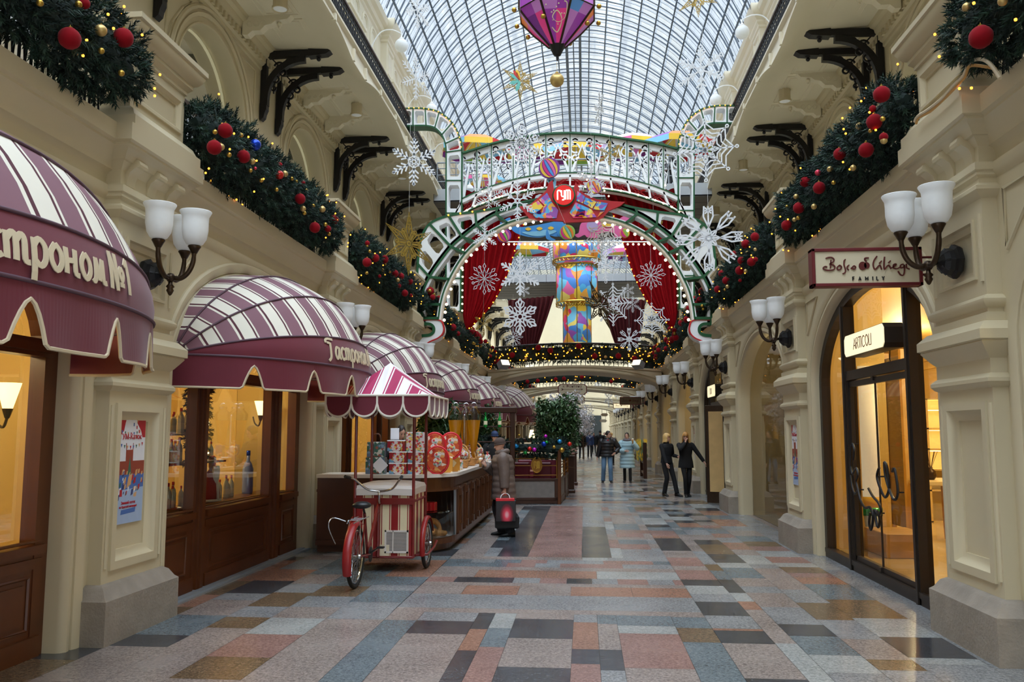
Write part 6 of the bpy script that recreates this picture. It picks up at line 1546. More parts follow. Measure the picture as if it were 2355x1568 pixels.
for z in (.19, .88):
    fr.tube([(bx0-.01, by0-.02, z), (bx1+.01, by0-.02, z), (bx1+.01, by1+.02, z), (bx0-.01, by1+.02, z)], .018, 6, closed=True)
fr.box(bx0-.02, bx1+.02, by0-.03, by0-.015, .84, .92)
RX = -2.60
ws_, bb = Vector((RX, 9.62, .345)), Vector((RX, 10.15, .30)); hd = Vector((RX, 10.66, .86)); st_ = Vector((RX, 9.98, .80))
for a, b, r in ((bb, st_, .018), (bb, hd, .02), (bb+Vector((0, 0, .06)), hd-Vector((0, 0, .12)), .016), (hd+Vector((0, 0, .05)), Vector((RX, 10.66, .2)), .024), (Vector((RX, 10.66, .3)), bb, .018)): fr.tube([a, b], r, 8)
for s_ in (-.055, .055):
    d = Vector((s_, 0, 0)); fr.tube([bb+d*.6, ws_+d], .012, 6); fr.tube([st_+d*.3-Vector((0, 0, .06)), ws_+d], .010, 6)
fr.tube([(bx1+.02, by0+.1, .2), (bx1+.16, by0+.2, .2), (bx1+.2, by0+.42, .26), (bx1+.18, by0+.75, .3)], .016, 6)
fr.build('frame', 'frame_red', t)
def wheel(c, R, lab):
    w = MB(); w.tube([(c[0], c[1]+(R-.02)*cos(a), c[2]+(R-.02)*sin(a)) for a in [i*pi/20 for i in range(40)]], .024, 8, closed=True); o = w.build('wheel', 'tyre', t, True)
    w = MB(); w.tube([(c[0], c[1]+(R-.055)*cos(a), c[2]+(R-.055)*sin(a)) for a in [i*pi/20 for i in range(40)]], .011, 6, closed=True)
    for i in range(28): a = i*2*pi/28; w.tube([(c[0]+(.03 if i % 2 else -.03), c[1]+.02*cos(a+.6), c[2]+.02*sin(a+.6)), (c[0], c[1]+(R-.06)*cos(a), c[2]+(R-.06)*sin(a))], .0025, 4)
    w.build('spokes_rim', 'chrome', o); w = MB(); w.lathe([(.0, -.06), (.025, -.06), (.03, -.04), (.018, -.03), (.018, .03), (.03, .04), (.025, .06), (0, .06)], 12, c, axis=(1, 0, 0)); w.build('hub', 'chrome', o)
    return o
wheel(ws_, .345, 'rear'); wheel((bx1+.11, 11.11, .31), .31, ''); wheel((bx0-.11, 11.11, .31), .31, '')
def fender(c, R, a0, a1, w_=.05):
    f = MB(); f.loft([[(c[0]+w_*cos(b), c[1]+(R+.02+.03*sin(b))*cos(a), c[2]+(R+.02+.03*sin(b))*sin(a)) for b in [pi*j/6 for j in range(7)]] for a in [radians(a0+(a1-a0)*i/16) for i in range(17)]], False); f.build('fender', 'cart_red', t, True)
fender(ws_, .345, 60, 205); fender((bx1+.11, 11.11, .31), .31, 20, 200, .035); fender((bx0-.11, 11.11, .31), .31, 20, 200, .035)
mb = MB(); mb.loft([[(RX+w_*cos(b), y, z+h_*sin(b)) for b in [i*pi/6 for i in range(12)]] for y, z, w_, h_ in ((9.76, .905, .02, .01), (9.78, .90, .1, .035), (9.88, .90, .11, .045), (9.98, .89, .06, .04), (10.08, .88, .028, .03), (10.11, .875, .01, .01))], True, True, True); mb.tube([(RX, 9.93, .86), st_], .014, 8); mb.build('saddle', 'saddle_black', t, True)
mb = MB(); q = smooth_line([(RX-.30, 10.30, 1.13), (RX-.26, 10.4, 1.10), (RX-.16, 10.52, .99), (RX-.06, 10.56, .955), (RX+.06, 10.56, .955), (RX+.18, 10.52, .99), (RX+.29, 10.4, 1.10), (RX+.33, 10.3, 1.13)], 5); q = [(x+.03, y, z+.06) for x, y, z in q]; mb.tube(q, .014, 8); mb.tube([(RX+.03, 10.56, 1.02), (RX+.02, 10.62, .86)], .016, 8); hb = mb.build('handlebar', 'chrome', t, True)
for i in (0, -1):
    mb = MB(); a = Vector(q[i]); b = Vector(q[1 if i == 0 else -2]); mb.tube([a, a+(a-b).normalized()*.11], .02, 8); mb.build('grip', 'black', hb)
mb = MB()                                            # rear rack
for x in (-.06, .06): mb.tube([(RX+x, 9.95, .76), (RX+x, 9.5, .76), (RX+x*.6, 9.38, .74)], .007, 5); mb.tube([(RX+x, 9.55, .76), (RX+x, 9.62, .35)], .006, 5)
for y in (9.5, 9.62, 9.75): mb.tube([(RX-.06, y, .76), (RX+.06, y, .76)], .006, 5)
mb.tube(smooth_line([(RX-.06, 9.4, .76), (RX-.2, 9.36, .8), (RX-.24, 9.36, .7), (RX-.2, 9.5, .5)], 5), .006, 5); mb.build('rack', 'chrome', t)
mb = MB(); mb.tube([(RX-.12, 10.15, .22), (RX-.02, 10.15, .3), (RX+.02, 10.15, .3), (RX+.13, 10.15, .38)], .009, 6); mb.bx((RX+.16, 10.15, .38), (.08, .08, .02)); mb.bx((RX-.15, 10.15, .22), (.08, .08, .02)); mb.lathe([(.09, -.004), (.09, .004), (0, .004)], 20, (RX+.04, 10.15, .3), axis=(1, 0, 0)); mb.build('pedals', 'black', t)
cx0, cx1, cy0, cy1, cz, ca = -3.2, -1.9, 10.3, 11.7, 2.2, Vector((-2.55, 11.0, 2.66))
mb = MB(); per = [(1, .36), (0, .05), (1, .05), (0, .36), (1, .05), (0, .05)]
for A_, B_ in (((cx0, cy0), (cx1, cy0)), ((cx1, cy0), (cx1, cy1)), ((cx1, cy1), (cx0, cy1)), ((cx0, cy1), (cx0, cy0))):
    A_, B_ = Vector((*A_, cz)), Vector((*B_, cz)); U_ = ca-(A_+B_)/2; s_ = 0; k = 0; N_ = 4.4*.92
    f = lambda s, h: A_+(B_-A_)*s+U_*h-Vector((0, 0, .05*sin(pi*min(1, h))))
    hh = lambda s: 2*min(s, 1-s)
    while s_ < 1-1e-6:
        c, w = per[k % 6]; e_ = min(1, s_+w/N_)
        P_ = [f(s_, 0), f(e_, 0), f(e_, hh(e_))]+([f(.5, 1)] if s_ < .5 < e_ else [])+[f(s_, hh(s_))]
        mb.add(P_, [tuple(range(len(P_)))], c); s_ = e_; k += 1
mb.build('canopy', ['awn_magenta', 'awn_white'], t)
va = MB(); ed = MB()
for A_, B_ in (((cx0, cy0), (cx1, cy0)), ((cx1, cy0), (cx1, cy1)), ((cx1, cy1), (cx0, cy1)), ((cx0, cy1), (cx0, cy0))):
    A_, B_ = Vector((*A_, cz)), Vector((*B_, cz)); D_ = (B_-A_)
    for i in range(4):
        q = []
        for j in range(17):
            x = j/16; q.append(A_+D_*((i+x)/4)+Vector((0, 0, -.10-.16*sqrt(max(0, 1-(2*x-1)**2)))))
        va.add([A_+D_*(i/4)]+q+[A_+D_*((i+1)/4)], [tuple(range(19))]); ed.tube([A_+D_*(i/4)]+q+[A_+D_*((i+1)/4)], .014, 5)
    ed.tube([A_, B_], .016, 6)
v_ = va.build('valance', 'burgundy', t); ed.build('cream_border', 'canvas', v_)

# ------------------------------------------------------------------ cafe terrace behind brass fences
mat('brass', (150, 104, 44), .35, .6, var=.15); mat('grey_panel', (120, 112, 106), .6, var=.3, scale=7); mat('leather', (108, 26, 44), .45, var=.12); mat('table_red', (120, 50, 44), .3, var=.1); mat('leaf', (58, 92, 52), .5, var=.35, scale=5); mat('leaf_pale', (110, 136, 96), .5, var=.3, scale=5); mat('bark', (98, 78, 60), .8, var=.2); mat('blossom', (236, 234, 238), .6, var=.05)
def cafe_fence(x0, y0, x1, y1, label, emblem=None):
    d = Vector((x1-x0, y1-y0, 0)); L = d.length; a = atan2(d.y, d.x); t = thing('cafe_fence', label, 'fence', (x0, y0, 0), a)
    mb = MB(); mb.rbox(0, L, -.03, .03, .56, .62, .008); mb.rbox(0, L, -.03, .03, .10, .17, .008); mb.rbox(0, .09, -.03, .03, .1, .6, .008); mb.rbox(L-.09, L, -.03, .03, .1, .6, .008); mb.rbox(.02, L-.02, -.02, .02, .02, .1, .004); mb.build('wood_frame', 'wood_dark', t)
    mb = MB(); mb.box(.09, L-.09, -.012, .012, .17, .56); mb.build('stone_panel', 'grey_panel', t)
    mb = MB()
    for x in (.03, L-.03): mb.tube([(x, 0, .6), (x, 0, 1.3)], .018, 6)
    for z in (.70, .93, 1.1, 1.28): mb.tube([(.03, 0, z), (L-.03, 0, z)], .012, 6)
    mb.build('brass_rails', 'brass', t)
    for x in (-.02, L+.02): mb = MB(); mb.rbox(x-.035, x+.035, -.035, .035, 0, 1.34, .008); mb.build('post', 'wood', t)
    if emblem:
        mb = MB(); mb.lathe([(0, -.02), (.16, -.02), (.16, .02), (0, .02)], 28, axis=(0, -1, 0)); mb.v = [(x*.75+emblem, y, z*1.12+.95) for x, y, z in mb.v]; o = mb.build('emblem', 'brass', t)
        mb = MB(); mb.tube([(emblem+.125*cos(q), -.03, .95+.185*sin(q)) for q in [i*pi/14 for i in range(28)]], .012, 6, closed=True); gum(mb, emblem, .95, .13, .17, .018, -.035, -.02, lambda a_, b_, d_: (a_, d_, b_)); mb.build('emblem_letters', 'gold', o)
    return t
cafe_fence(-1.95, 20.75, -.66, 20.95, 'cafe fence with brass oval emblem behind the woman in the brown coat', .78)
cafe_fence(-.62, 21.0, -.55, 22.6, 'brass cafe fence running away from the camera, nearer section'); cafe_fence(-.55, 22.7, -.5, 24.3, 'brass cafe fence running away from the camera, farther section')
for x, y, lb in ((-.46, 24.9, 'nearer dark wooden menu pedestal at the corner of the cafe'), (-.42, 28.6, 'farther dark wooden menu pedestal beside the cafe')):
    t = thing('menu_pedestal', lb, 'stand', (x, y, 0), 0); mb = MB(); mb.rbox(-.17, .17, -.17, .17, 0, .1, .02); mb.rbox(-.14, .14, -.14, .14, .1, 1.02, .01); mb.rbox(-.17, .17, -.17, .17, 1.02, 1.07, .01); mb.build('body', 'wood_dark', t)
    mb = MB(); mb.bx((0, 0, 1.14), (.32, .3, .03), 0, Matrix.Rotation(.3, 3, 'X')); mb.bx((0, .05, 1.09), (.1, .06, .12)); mb.build('sloped_top', 'wood', t)
CRD = random.Random(9)
def chair(x, y, a, lb):
    t = thing('cafe_chair', lb, 'chair', (x, y, 0), a, 'cafe chairs'); mb = MB(); mb.rbox(-.22, .22, -.22, .22, .42, .5, .03); mb.build('seat', 'leather', t); mb = MB(); mb.rbox(-.22, .22, .18, .26, .5, 1.0, .03); mb.build('backrest', 'leather', t)
    for sx in (-.18, .18):
        for sy in (-.18, .2): mb = MB(); mb.rbox(sx-.02, sx+.02, sy-.02, sy+.02, 0, .42, .004); mb.build('leg', 'wood_dark', t)
for i, (x, y, a) in enumerate(((-1.05, 21.5, 3.14), (-1.55, 21.45, 3.0), (-1.0, 22.9, 0), (-1.6, 23.0, 0), (-2.4, 21.6, 3.2), (-2.4, 23.0, 0))): chair(x, y, a, 'maroon leather cafe chair, %s behind the brass fence' % ['right-hand one nearest', 'middle one nearest', 'right-hand one deeper', 'middle one deeper', 'innermost one nearest', 'innermost one deeper'][i])
for x, y, lb in ((-1.3, 22.2, 'red cafe table just behind the emblem fence'), (-2.5, 22.3, 'red cafe table deeper by the shop window')):
    t = thing('cafe_table', lb, 'table', (x, y, 0)); mb = MB(); mb.rbox(-.4, .4, -.4, .4, .72, .76, .01); mb.build('tabletop', 'table_red', t); mb = MB(); mb.lathe([(.25, 0), (.25, .03), (.04, .06), (.035, .72)], 14); mb.build('pedestal_leg', 'iron', t)
t = thing('table_lamp', 'small lit lamp with white shade on a dark cabinet in the cafe', 'lamp', tuple(px(1223, 1000, 25)-Vector((0, 0, .14)))); mb = MB(); mb.lathe([(.09, 0), (.05, .22), (.045, .23)], 14, (0, 0, .06)); mb.build('shade', 'lamp_glow', t); mb = MB(); mb.lathe([(.06, -.06), (.06, -.04), (.015, -.02), (.015, .1)], 10); mb.build('base', 'bronze', t)
t = thing('serving_cabinet', 'dark cabinet with lit shelf under the small lamp in the cafe', 'cabinet', (px(1226, 1010, 25).x, 25.15, 0)); mb = MB(); mb.rbox(-.45, .45, -.2, .2, 0, 1.1, .01); mb.rbox(-.5, .5, -.24, .24, 1.46, 1.56, .01); mb.rbox(-.45, -.39, -.2, .2, 1.1, 1.46, .005); mb.rbox(.39, .45, -.2, .2, 1.1, 1.46, .005); mb.build('body', 'wood_dark', t); mb = MB(); mb.box(-.39, .39, .15, .17, 1.12, 1.44); mb.build('lit_back', 'glow_panel', t)
# terrace garland with coloured balls
t = thing('cafe_garland', 'fir garland with coloured balls laid along the cafe fence', 'garland'); rnd = random.Random(21); mb = MB(); pth = [Vector(v) for v in smooth_line([(-2.7, 20.9, 1.38), (-2.2, 20.9, 1.42), (-1.9, 20.86, 1.36), (-1.3, 20.9, 1.36), (-.75, 20.95, 1.34), (-.6, 21.3, 1.34), (-.56, 22.5, 1.34), (-.52, 24.2, 1.32)], 8)]
mb.tube(pth, .1, 8, m=1)
def f(r): i = r.randrange(len(pth)-1); c = pth[i].lerp(pth[i+1], r.random()); a = r.uniform(0, 2*pi); return c+Vector((.1*cos(a)*.6, .1*cos(a), .14*sin(a))), (.5*cos(a), cos(a), sin(a))
sprigs(mb, f, 700, rnd, .16, .012); mb.build('foliage', ['needles', 'needles_dark'], t)
mat('shiny_green', (20, 150, 60), .12, .4, var=.05); mat('shiny_violet', (200, 30, 190), .12, .4, var=.05); mat('shiny_sky', (40, 150, 220), .12, .4, var=.05)
for kd, m in (('green', 'shiny_green'), ('violet', 'shiny_violet'), ('sky blue', 'shiny_sky')): bz[kd] = bauble_proto(kd, m); bz[kd].location = (0, 0, -50)
for kd, u, v, r in (('green', 1139, 1025, 5), ('sky blue', 1187, 1026, 6), ('shiny gold', 1194, 1001, 3), ('shiny red', 1218, 1032, 5), ('violet', 1229, 1034, 5), ('green', 1208, 1041, 4.5), ('shiny blue', 1251, 1021, 6), ('violet', 1255, 1003, 4), ('green', 1257, 1017, 4), ('sky blue', 1287, 1015, 5), ('shiny gold', 1292, 1035, 6), ('shiny gold', 1274, 1028, 4), ('shiny red', 1310, 1021, 5)):
    bauble(kd, px(u, v, 20.72), r*20.7/1950, '%s ball on the cafe fence garland' % kd, '%s balls on the cafe garland' % kd)
# ------------------------------------------------------------------ trees
def tree(name, label, base, h, crown, n, mats, leaf=.09, pot=True, seed=1):
    t = thing(name, label, 'tree', base); rnd = random.Random(seed); mb = MB()
    if pot: q = MB(); q.lathe([(.16, 0), (.24, .42), (.26, .45), (.22, .45), (.2, .4), (0, .4)], 18); q.build('pot', 'wood_dark', t)
    tips = []
    mb.tube(smooth_line([(0, 0, .38), (.02, .01, h*.4), (-.02, .0, h*.7)], 4), [.04, .035, .028], 7)
    for i in range(12):
        a = i*2.4; z = h*(.4+.025*i); e_ = Vector((crown[0]*.75*cos(a), crown[0]*.75*sin(a), z+crown[1]*rnd.uniform(-.2, .6))); mb.tube([(0, 0, z), e_*.5+Vector((0, 0, z*.55)), e_], [.018, .012, .005], 5); tips.append(e_)
    mb.build('trunk', 'bark', t); mb = MB()
    for i in range(n):
        u, v, w = rnd.gauss(0, 1), rnd.gauss(0, 1), rnd.gauss(0, 1); l = sqrt(u*u+v*v+w*w); r = rnd.random()**.45
        wob = 1+.25*sin(4*u/l+2)*cos(3*w/l); c = Vector((u/l*crown[0]*r*wob, v/l*crown[0]*r*wob, h+w/l*crown[1]*r*wob))
        R = Matrix.Rotation(rnd.uniform(0, 6.28), 3, 'Z') @ Matrix.Rotation(rnd.uniform(-.9, 1.2), 3, 'X'); L = leaf*rnd.uniform(.7, 1.3); w_ = L*.28
        mb.add([c+R @ Vector(q) for q in ((0, 0, 0), (w_, L*.45, .02), (0, L, -.02), (-w_, L*.45, .02))], [(0, 1, 2, 3)], rnd.randrange(len(mats)))
    mb.build('leaves', mats, t); return t
tree('ficus_tree', 'large ficus tree standing behind the corner of the cafe fence', (-.78, 23.4, 0), 1.95, (.72, .82), 3600, ['leaf', 'leaf', 'leaf_pale'], .13, True, 4)
tree('ficus_tree', 'dark ficus tree behind the counter and the juice dispensers', (-3.05, 17.6, 0), 1.85, (.55, .6), 1800, ['leaf', 'leaf'], .12, True, 6)
tree('ficus_tree', 'second dark ficus tree behind the pergola bottles', (-2.75, 22.5, 0), 1.9, (.5, .6), 1200, ['leaf'], .12, True, 8)
tree('blossom_tree', 'white artificial blossom tree beyond the large ficus', (-.75, 33, 0), 2.45, (.85, .95), 2600, ['blossom'], .12, False, 5)
tree('blossom_tree', 'smaller white blossom tree nearer the middle of the passage', (-.1, 44, 0), 2.3, (.7, .9), 1200, ['blossom'], .12, False, 15)
for i, (u, v, r) in enumerate(((1310, 915, 26), (1400, 915, 22), (1265, 925, 20), (1345, 895, 18), (1230, 940, 18), (1375, 880, 20), (1420, 905, 16))):
    o = dup(protos[('tri', 'w')]); Y = 56+i*2; o.location = px(u, v, Y); o.scale = (r*Y/1950,)*3; tag(o, 'distant white snowflake hanging beyond the second footbridge', 'snowflake', 'distant snowflakes')
# pergola stall with hanging bottles
t = thing('pergola_stall', 'dark wooden stall frame with beam and shelf behind the counter', 'stall', (0, 20.3, 0)); mb = MB()
for x in (-2.62, -1.72): mb.rbox(x-.055, x+.055, -.055, .055, 0, 2.3, .01)
mb.rbox(-2.7, -1.62, -.08, .08, 2.2, 2.34, .015); mb.build('posts', 'wood_dark', t); mb = MB(); mb.rbox(-2.6, -1.75, -.1, .1, 1.86, 1.89, .004); mb.rbox(-2.6, -1.75, -.1, .1, 1.5, 1.53, .004); mb.build('shelf', 'wood_dark', t)
bt = thing('hanging_bottle', '', 'bottle'); mb = MB(); mb.lathe([(.0, 0), (.04, .0), (.045, .02), (.045, .18), (.016, .26), (.016, .36), (.0, .36)], 12); mb.build('glass', 'shiny_green', bt); mb = MB(); mb.lathe([(.046, .06), (.046, .15)], 12); mb.build('label', 'p_cream', bt); PROTO.append(bt); bt.location = (0, 0, -50)
for x, lb in ((-2.36, 'farther from the post'), (-2.02, 'nearer the post')): o = dup(bt, (x, 20.2, 1.86), 0, 'green bottle hanging from the stall beam, %s' % lb, 'hanging bottles')
# far terrace on the window side
t = thing('planter_fence', 'dark wooden planter fence with yellow-green plants far on the window side', 'fence', (2.25, 33.5, 0)); mb = MB()
for y in (-.9, .9): mb.rbox(-.07, .07, y-.07, y+.07, 0, 1.35, .01)
for z in (.15, .55): mb.rbox(-.04, .04, -.9, .9, z, z+.1, .01)
mb.build('frame', 'wood_dark', t); mb = MB(); rnd = random.Random(3)
for i in range(400): c = Vector((rnd.uniform(-.25, .1), rnd.uniform(-.85, .85), rnd.uniform(.6, 1.3))); mb.add([c, c+Vector((.02, .02, .12)), c+Vector((0, .05, .22)), c+Vector((-.02, .02, .12))], [(0, 1, 2, 3)], rnd.randrange(2))
mb.build('plants', ['leaf_pale', 'p_yellow'], t)
# ------------------------------------------------------------------ people
mat('skin', (222, 172, 148), .5, var=.04, scale=20); mat('skin_dark', (196, 144, 120), .5, var=.04, scale=20)
mat('cloth_black', (22, 22, 25), .85, var=.15, scale=20); mat('coat_brown', (104, 88, 80), .55, var=.15, scale=10, bump=.25, bscale=30); mat('puffer_black', (28, 28, 32), .4, var=.2, scale=10); mat('puffer_blue', (164, 196, 206), .4, var=.08, scale=8); mat('jeans', (92, 124, 156), .8, var=.25, scale=5); mat('jeans_dark', (44, 56, 76), .85, var=.2, scale=6)
mat('hair_blond', (222, 180, 112), .5, var=.2, scale=30); mat('hair_gold', (206, 150, 84), .5, var=.25, scale=30); mat('hair_dark', (42, 32, 28), .5, var=.2, scale=30); mat('fur', (120, 112, 116), .95, var=.3, scale=40); mat('hat_brown', (84, 68, 62), .9, var=.2, scale=40); mat('cloth_blue', (44, 62, 100), .7, var=.15); mat('cloth_brown', (92, 74, 58), .7, var=.15); mat('cone_wafer', (206, 160, 96), .7, var=.1); mat('eye_dark', (40, 30, 28), .4, var=0); mat('lips', (176, 92, 88), .5, var=0)
def ik(a, b, l1, l2, hint):
    a, b, hint = Vector(a), Vector(b), Vector(hint); d = b-a; L = min(d.length, (l1+l2)*.999); u = d.normalized(); x = (l1*l1-l2*l2+L*L)/(2*L); h_ = sqrt(max(0, l1*l1-x*x))
    n_ = hint-u*u.dot(hint); n_ = n_.normalized() if n_.length > 1e-6 else Vector((0, 0, 1))
    return a+u*x+n_*h_, a+u*L
def hand_chain(w, dirv, side, palm_n, curl=.5, k=1.):
    # palm and five bent fingers as connected bones: list of (points, radii)
    d = Vector(dirv).normalized(); pn = Vector(palm_n); pn = (pn-d*d.dot(pn)).normalized(); sd = d.cross(pn)*side; out = []
    for i, (off, ln) in enumerate(((-.030, .066), (-.010, .076), (.010, .072), (.028, .058))):
        base = w+d*.085*k+sd*off*k; c = curl*(1+.12*i); pts = [base]; dd = d
        for s_ in (.45, .32, .23):
            dd = (dd+pn*c*.75).normalized(); pts.append(pts[-1]+dd*ln*k*s_*1.0)
        out.append((pts, [.0088*k, .0085*k, .0078*k, .0065*k]))
    th = [w+d*.028*k-sd*.022*k, w+d*.055*k-sd*.045*k+pn*.012*k, w+d*.082*k-sd*.046*k+pn*.026*k, w+d*.1*k-sd*.036*k+pn*.036*k]
    return out, (th, [.012*k, .0105*k, .009*k, .0075*k])
def person(name, label, loc, rot, H, P, spec):
    k = H/1.7; t = thing(name, label, 'person', loc, rot); rn = random.Random(hash(label) % 1000)
    V = lambda q: Vector(q)*k
    lean = P.get('lean', (0, 0)); pel = V((0, 0, .92)); ch = V((lean[0]*.7, lean[1]*.7, 1.22)); nb = V((lean[0], lean[1], 1.42)); hd = V((lean[0]*1.15, lean[1]*1.15-.02, 1.58))
    sw = spec.get('sw', .19); tw = radians(P.get('twist', 0)); sx = Vector((cos(tw), sin(tw), 0))
    sh = {s_: nb+sx*s_*sw*k+V((0, 0, -.06)) for s_ in (-1, 1)}; hp = {s_: pel+V((s_*.09, 0, 0)) for s_ in (-1, 1)}
    arms, legs = {}, {}
    for s_, nm in ((-1, 'L'), (1, 'R')):
        e_, w = ik(sh[s_], V(P['hand'+nm]), .285*k, .25*k, P.get('elbow'+nm, (s_*.6, .6, -.3))); arms[s_] = (sh[s_], e_, w)
        kn, an = ik(hp[s_], V(P['foot'+nm])+V((0, 0, .085)), .44*k, .425*k, P.get('knee'+nm, (0, -1, 0))); legs[s_] = (hp[s_], kn, an)
    # body grown as one skin from a connected skeleton
    vs, es, rs = [], [], []
    def nv(p_, r): vs.append(tuple(p_)); rs.append(r*k if not isinstance(r, tuple) else r); return len(vs)-1
    def ed(a, b): es.append((a, b)); return b
    p0 = nv(pel, .13); c0 = ed(p0, nv(pel.lerp(ch, .5), .12)); c1 = ed(c0, nv(ch, .135)); n0 = ed(c1, nv(nb, .07)); n1 = ed(n0, nv(nb.lerp(hd, .45), .052)); ed(n1, nv(hd-V((0, 0, .05)), .05))
    for s_ in (-1, 1):
        a, e_, w = arms[s_]; A = ed(c1, nv(a, .055)); B = ed(A, nv(e_, .04)); Wv = ed(B, nv(w, .027))
        dirv = P.get('hd'+('L' if s_ < 0 else 'R')) or (w-e_); pn = P.get('pn'+('L' if s_ < 0 else 'R'), (-s_, 0, 0)); fs, th = hand_chain(w, dirv, s_, pn, P.get('curl'+('L' if s_ < 0 else 'R'), .45), k)
        pm = ed(Wv, nv(w+Vector(dirv).normalized()*.045*k, .03))
        for pts, rr in fs:
            q = pm
            for p_, r in zip(pts, rr): q = ed(q, nv(p_, r/k))
        q = pm
        for p_, r in zip(*th): q = ed(q, nv(p_, r/k))
        a, kn, an = legs[s_]; A = ed(p0, nv(a, .085)); B = ed(A, nv(kn, .055)); ed(B, nv(an, .038))
    me = bpy.data.meshes.new('body'); me.from_pydata(vs, es, []); o = bpy.data.objects.new('body', me); C.objects.link(o)
    md = o.modifiers.new('Skin', 'SKIN'); md.use_smooth_shade = True
    for i, sv in enumerate(me.skin_vertices[0].data): sv.radius = (rs[i], rs[i]); sv.use_root = i == 0
    sb = o.modifiers.new('Sub', 'SUBSURF'); sb.levels = sb.render_levels = 1
    dg = bpy.context.evaluated_depsgraph_get(); ev = bpy.data.meshes.new_from_object(o.evaluated_get(dg)); bm_v = [tuple(v.co) for v in ev.vertices]; bm_f = [tuple(f_.vertices) for f_ in ev.polygons]
    bpy.data.objects.remove(o); mb = MB(); mb.add(bm_v, bm_f)
    # head sculpted as rings, turned and set on the neck
    yw = radians(P.get('head', 0)); Rh = Matrix.Rotation(yw, 3, 'Z') @ Matrix.Rotation(radians(P.get('nod', 0)), 3, 'X'); h0 = hd-V((0, 0, .11))
    Hf = lambda x, y, z: h0+Rh @ V((x, y, z))
    rings = []
    for z, w, f_, b in ((-.0, .012, -.055, .02), (.004, .03, -.072, .02), (.025, .045, -.080, .03), (.055, .056, -.086, .05), (.085, .063, -.086, .072), (.115, .068, -.084, .088), (.145, .070, -.084, .095), (.175, .069, -.080, .094), (.2, .060, -.064, .084), (.218, .042, -.038, .06), (.226, .015, -.005, .025)):
        rings.append([Hf(w*cos(a), (f_+b)/2+(b-f_)/2*sin(a), z) for a in [j*pi/9 for j in range(18)]])
    mb.loft(rings, True, True, True)
    mb.loft([[Hf(x_*w_, y_, z_) for x_, y_ in ((-1, -.080), (-.5, -.094-d_*.6), (0, -.098-d_), (.5, -.094-d_*.6), (1, -.080))] for z_, w_, d_ in ((.125, .009, -.008), (.10, .011, .004), (.082, .015, .016), (.074, .014, .008), (.07, .012, -.008))], False)
    for s_ in (-1, 1): mb.sphere(Hf(s_*.071, .012, .105), .02*k, 8, sc=(.35, .6, 1.1))
    mb.build('body', spec.get('skin', 'skin'), t, True)
    e = MB()
    for s_ in (-1, 1): e.sphere(Hf(s_*.03, -.083, .118), .0085*k, 8, sc=(1.3, .6, .8)); e.tube([Hf(s_*.045, -.08, .136), Hf(s_*.03, -.089, .141), Hf(s_*.014, -.088, .137)], .003*k, 4)
    e.build('eyes', 'eye_dark', t, True); e = MB(); e.sphere(Hf(0, -.085, .047), .019*k, 8, sc=(1, .45, .32)); e.build('mouth', 'lips', t, True)
    # hair
    hs = spec['hair']; hm = spec.get('hairm', 'hair_dark'); mb = MB()
    if hs != 'none':
        low = {'short': .10, 'bun': .09, 'bob': -.01, 'long': -.26}[hs]; rr = []
        for i in range(16):
            z = low+(.240-low)*(i/15)**.85; hz = max(z, .03); q = sqrt(max(.02, 1-max(0, (hz-.11)/.139)**2)); w = (.088 if hs in ('bob', 'long') else .083)*q+(.008 if z < .05 else 0); row = []
            op = .95 if z < .12 else (.95-.15*(z-.12)/.04 if z < .16 else (.8-.6*(z-.16)/.03 if z < .19 else max(.0, .2-.2*(z-.19)/.02)))
            for j in range(23):
                a = -pi/2+op+j/22*(2*pi-2*op); row.append(Hf(w*cos(a), .010+.101*q*sin(a)+(.012 if z < 0 else 0), z))
            rr.append(row)
        mb.loft(rr, False, False, False); top_ = rr[-1]; mb.add(top_, [tuple(range(23))])
        if hs == 'bun': mb.sphere(Hf(0, .115, .15), .036*k, 10)
        if hs in ('long', 'bob'):
            for s_ in (-1, 1): mb.loft([[Hf(s_*(.062+.018*i_), -.05+.03*j_+(.02 if z_ < .05 else 0), z_) for i_, j_ in ((0, 0), (1, .3), (1, 1.5), (.2, 2.5))] for z_ in ([.17, .1, .03, -.05, -.15, -.27] if hs == 'long' else [.17, .1, .03, -.01])], True, True, True)
            mb.loft([[Hf(.074*w_*sin(a), -.008-.09*w_*cos(a), z_) for a in [radians(-68+136*j/8) for j in range(9)]] for z_, w_ in ((.226, .55), (.21, .82), (.18, 1.0), (.15, 1.03))], False)
        mb.build('hair', hm, t, True)
    hat = spec.get('hat')
    if hat:
        mb = MB(); mb.loft([[Hf(w*cos(a), .005+w*1.22*sin(a), z) for a in [j*pi/9 for j in range(18)]] for z, w in ((.125, .078), (.16, .084), (.2, .08), (.225, .06), (.245, .03), (.25, .004))], True)
        if hat == 'cap': mb.loft([[Hf(.06*sin(a), -.075-.05*b_*cos(a), .15-.01*b_) for a in [radians(-80+160*j/8) for j in range(9)]] for b_ in (0, 1)], False)
        mb.tube([Hf(.081*cos(a), .005+.099*sin(a), .13) for a in [j*pi/9 for j in range(18)]], .012*k, 6, closed=True)
        if hat == 'pom': mb.sphere(Hf(0, .01, .265), .03*k, 8)
        mb.build('hat', spec.get('hatm', 'cloth_black'), t, True)
    # coat or top, following spine and arms
    mb = MB(); hem = spec.get('hem', .1); bulk = spec.get('bulk', .03); puff = spec.get('puff', 0); rows = []
    N_ = 44
    zt_ = 1.47
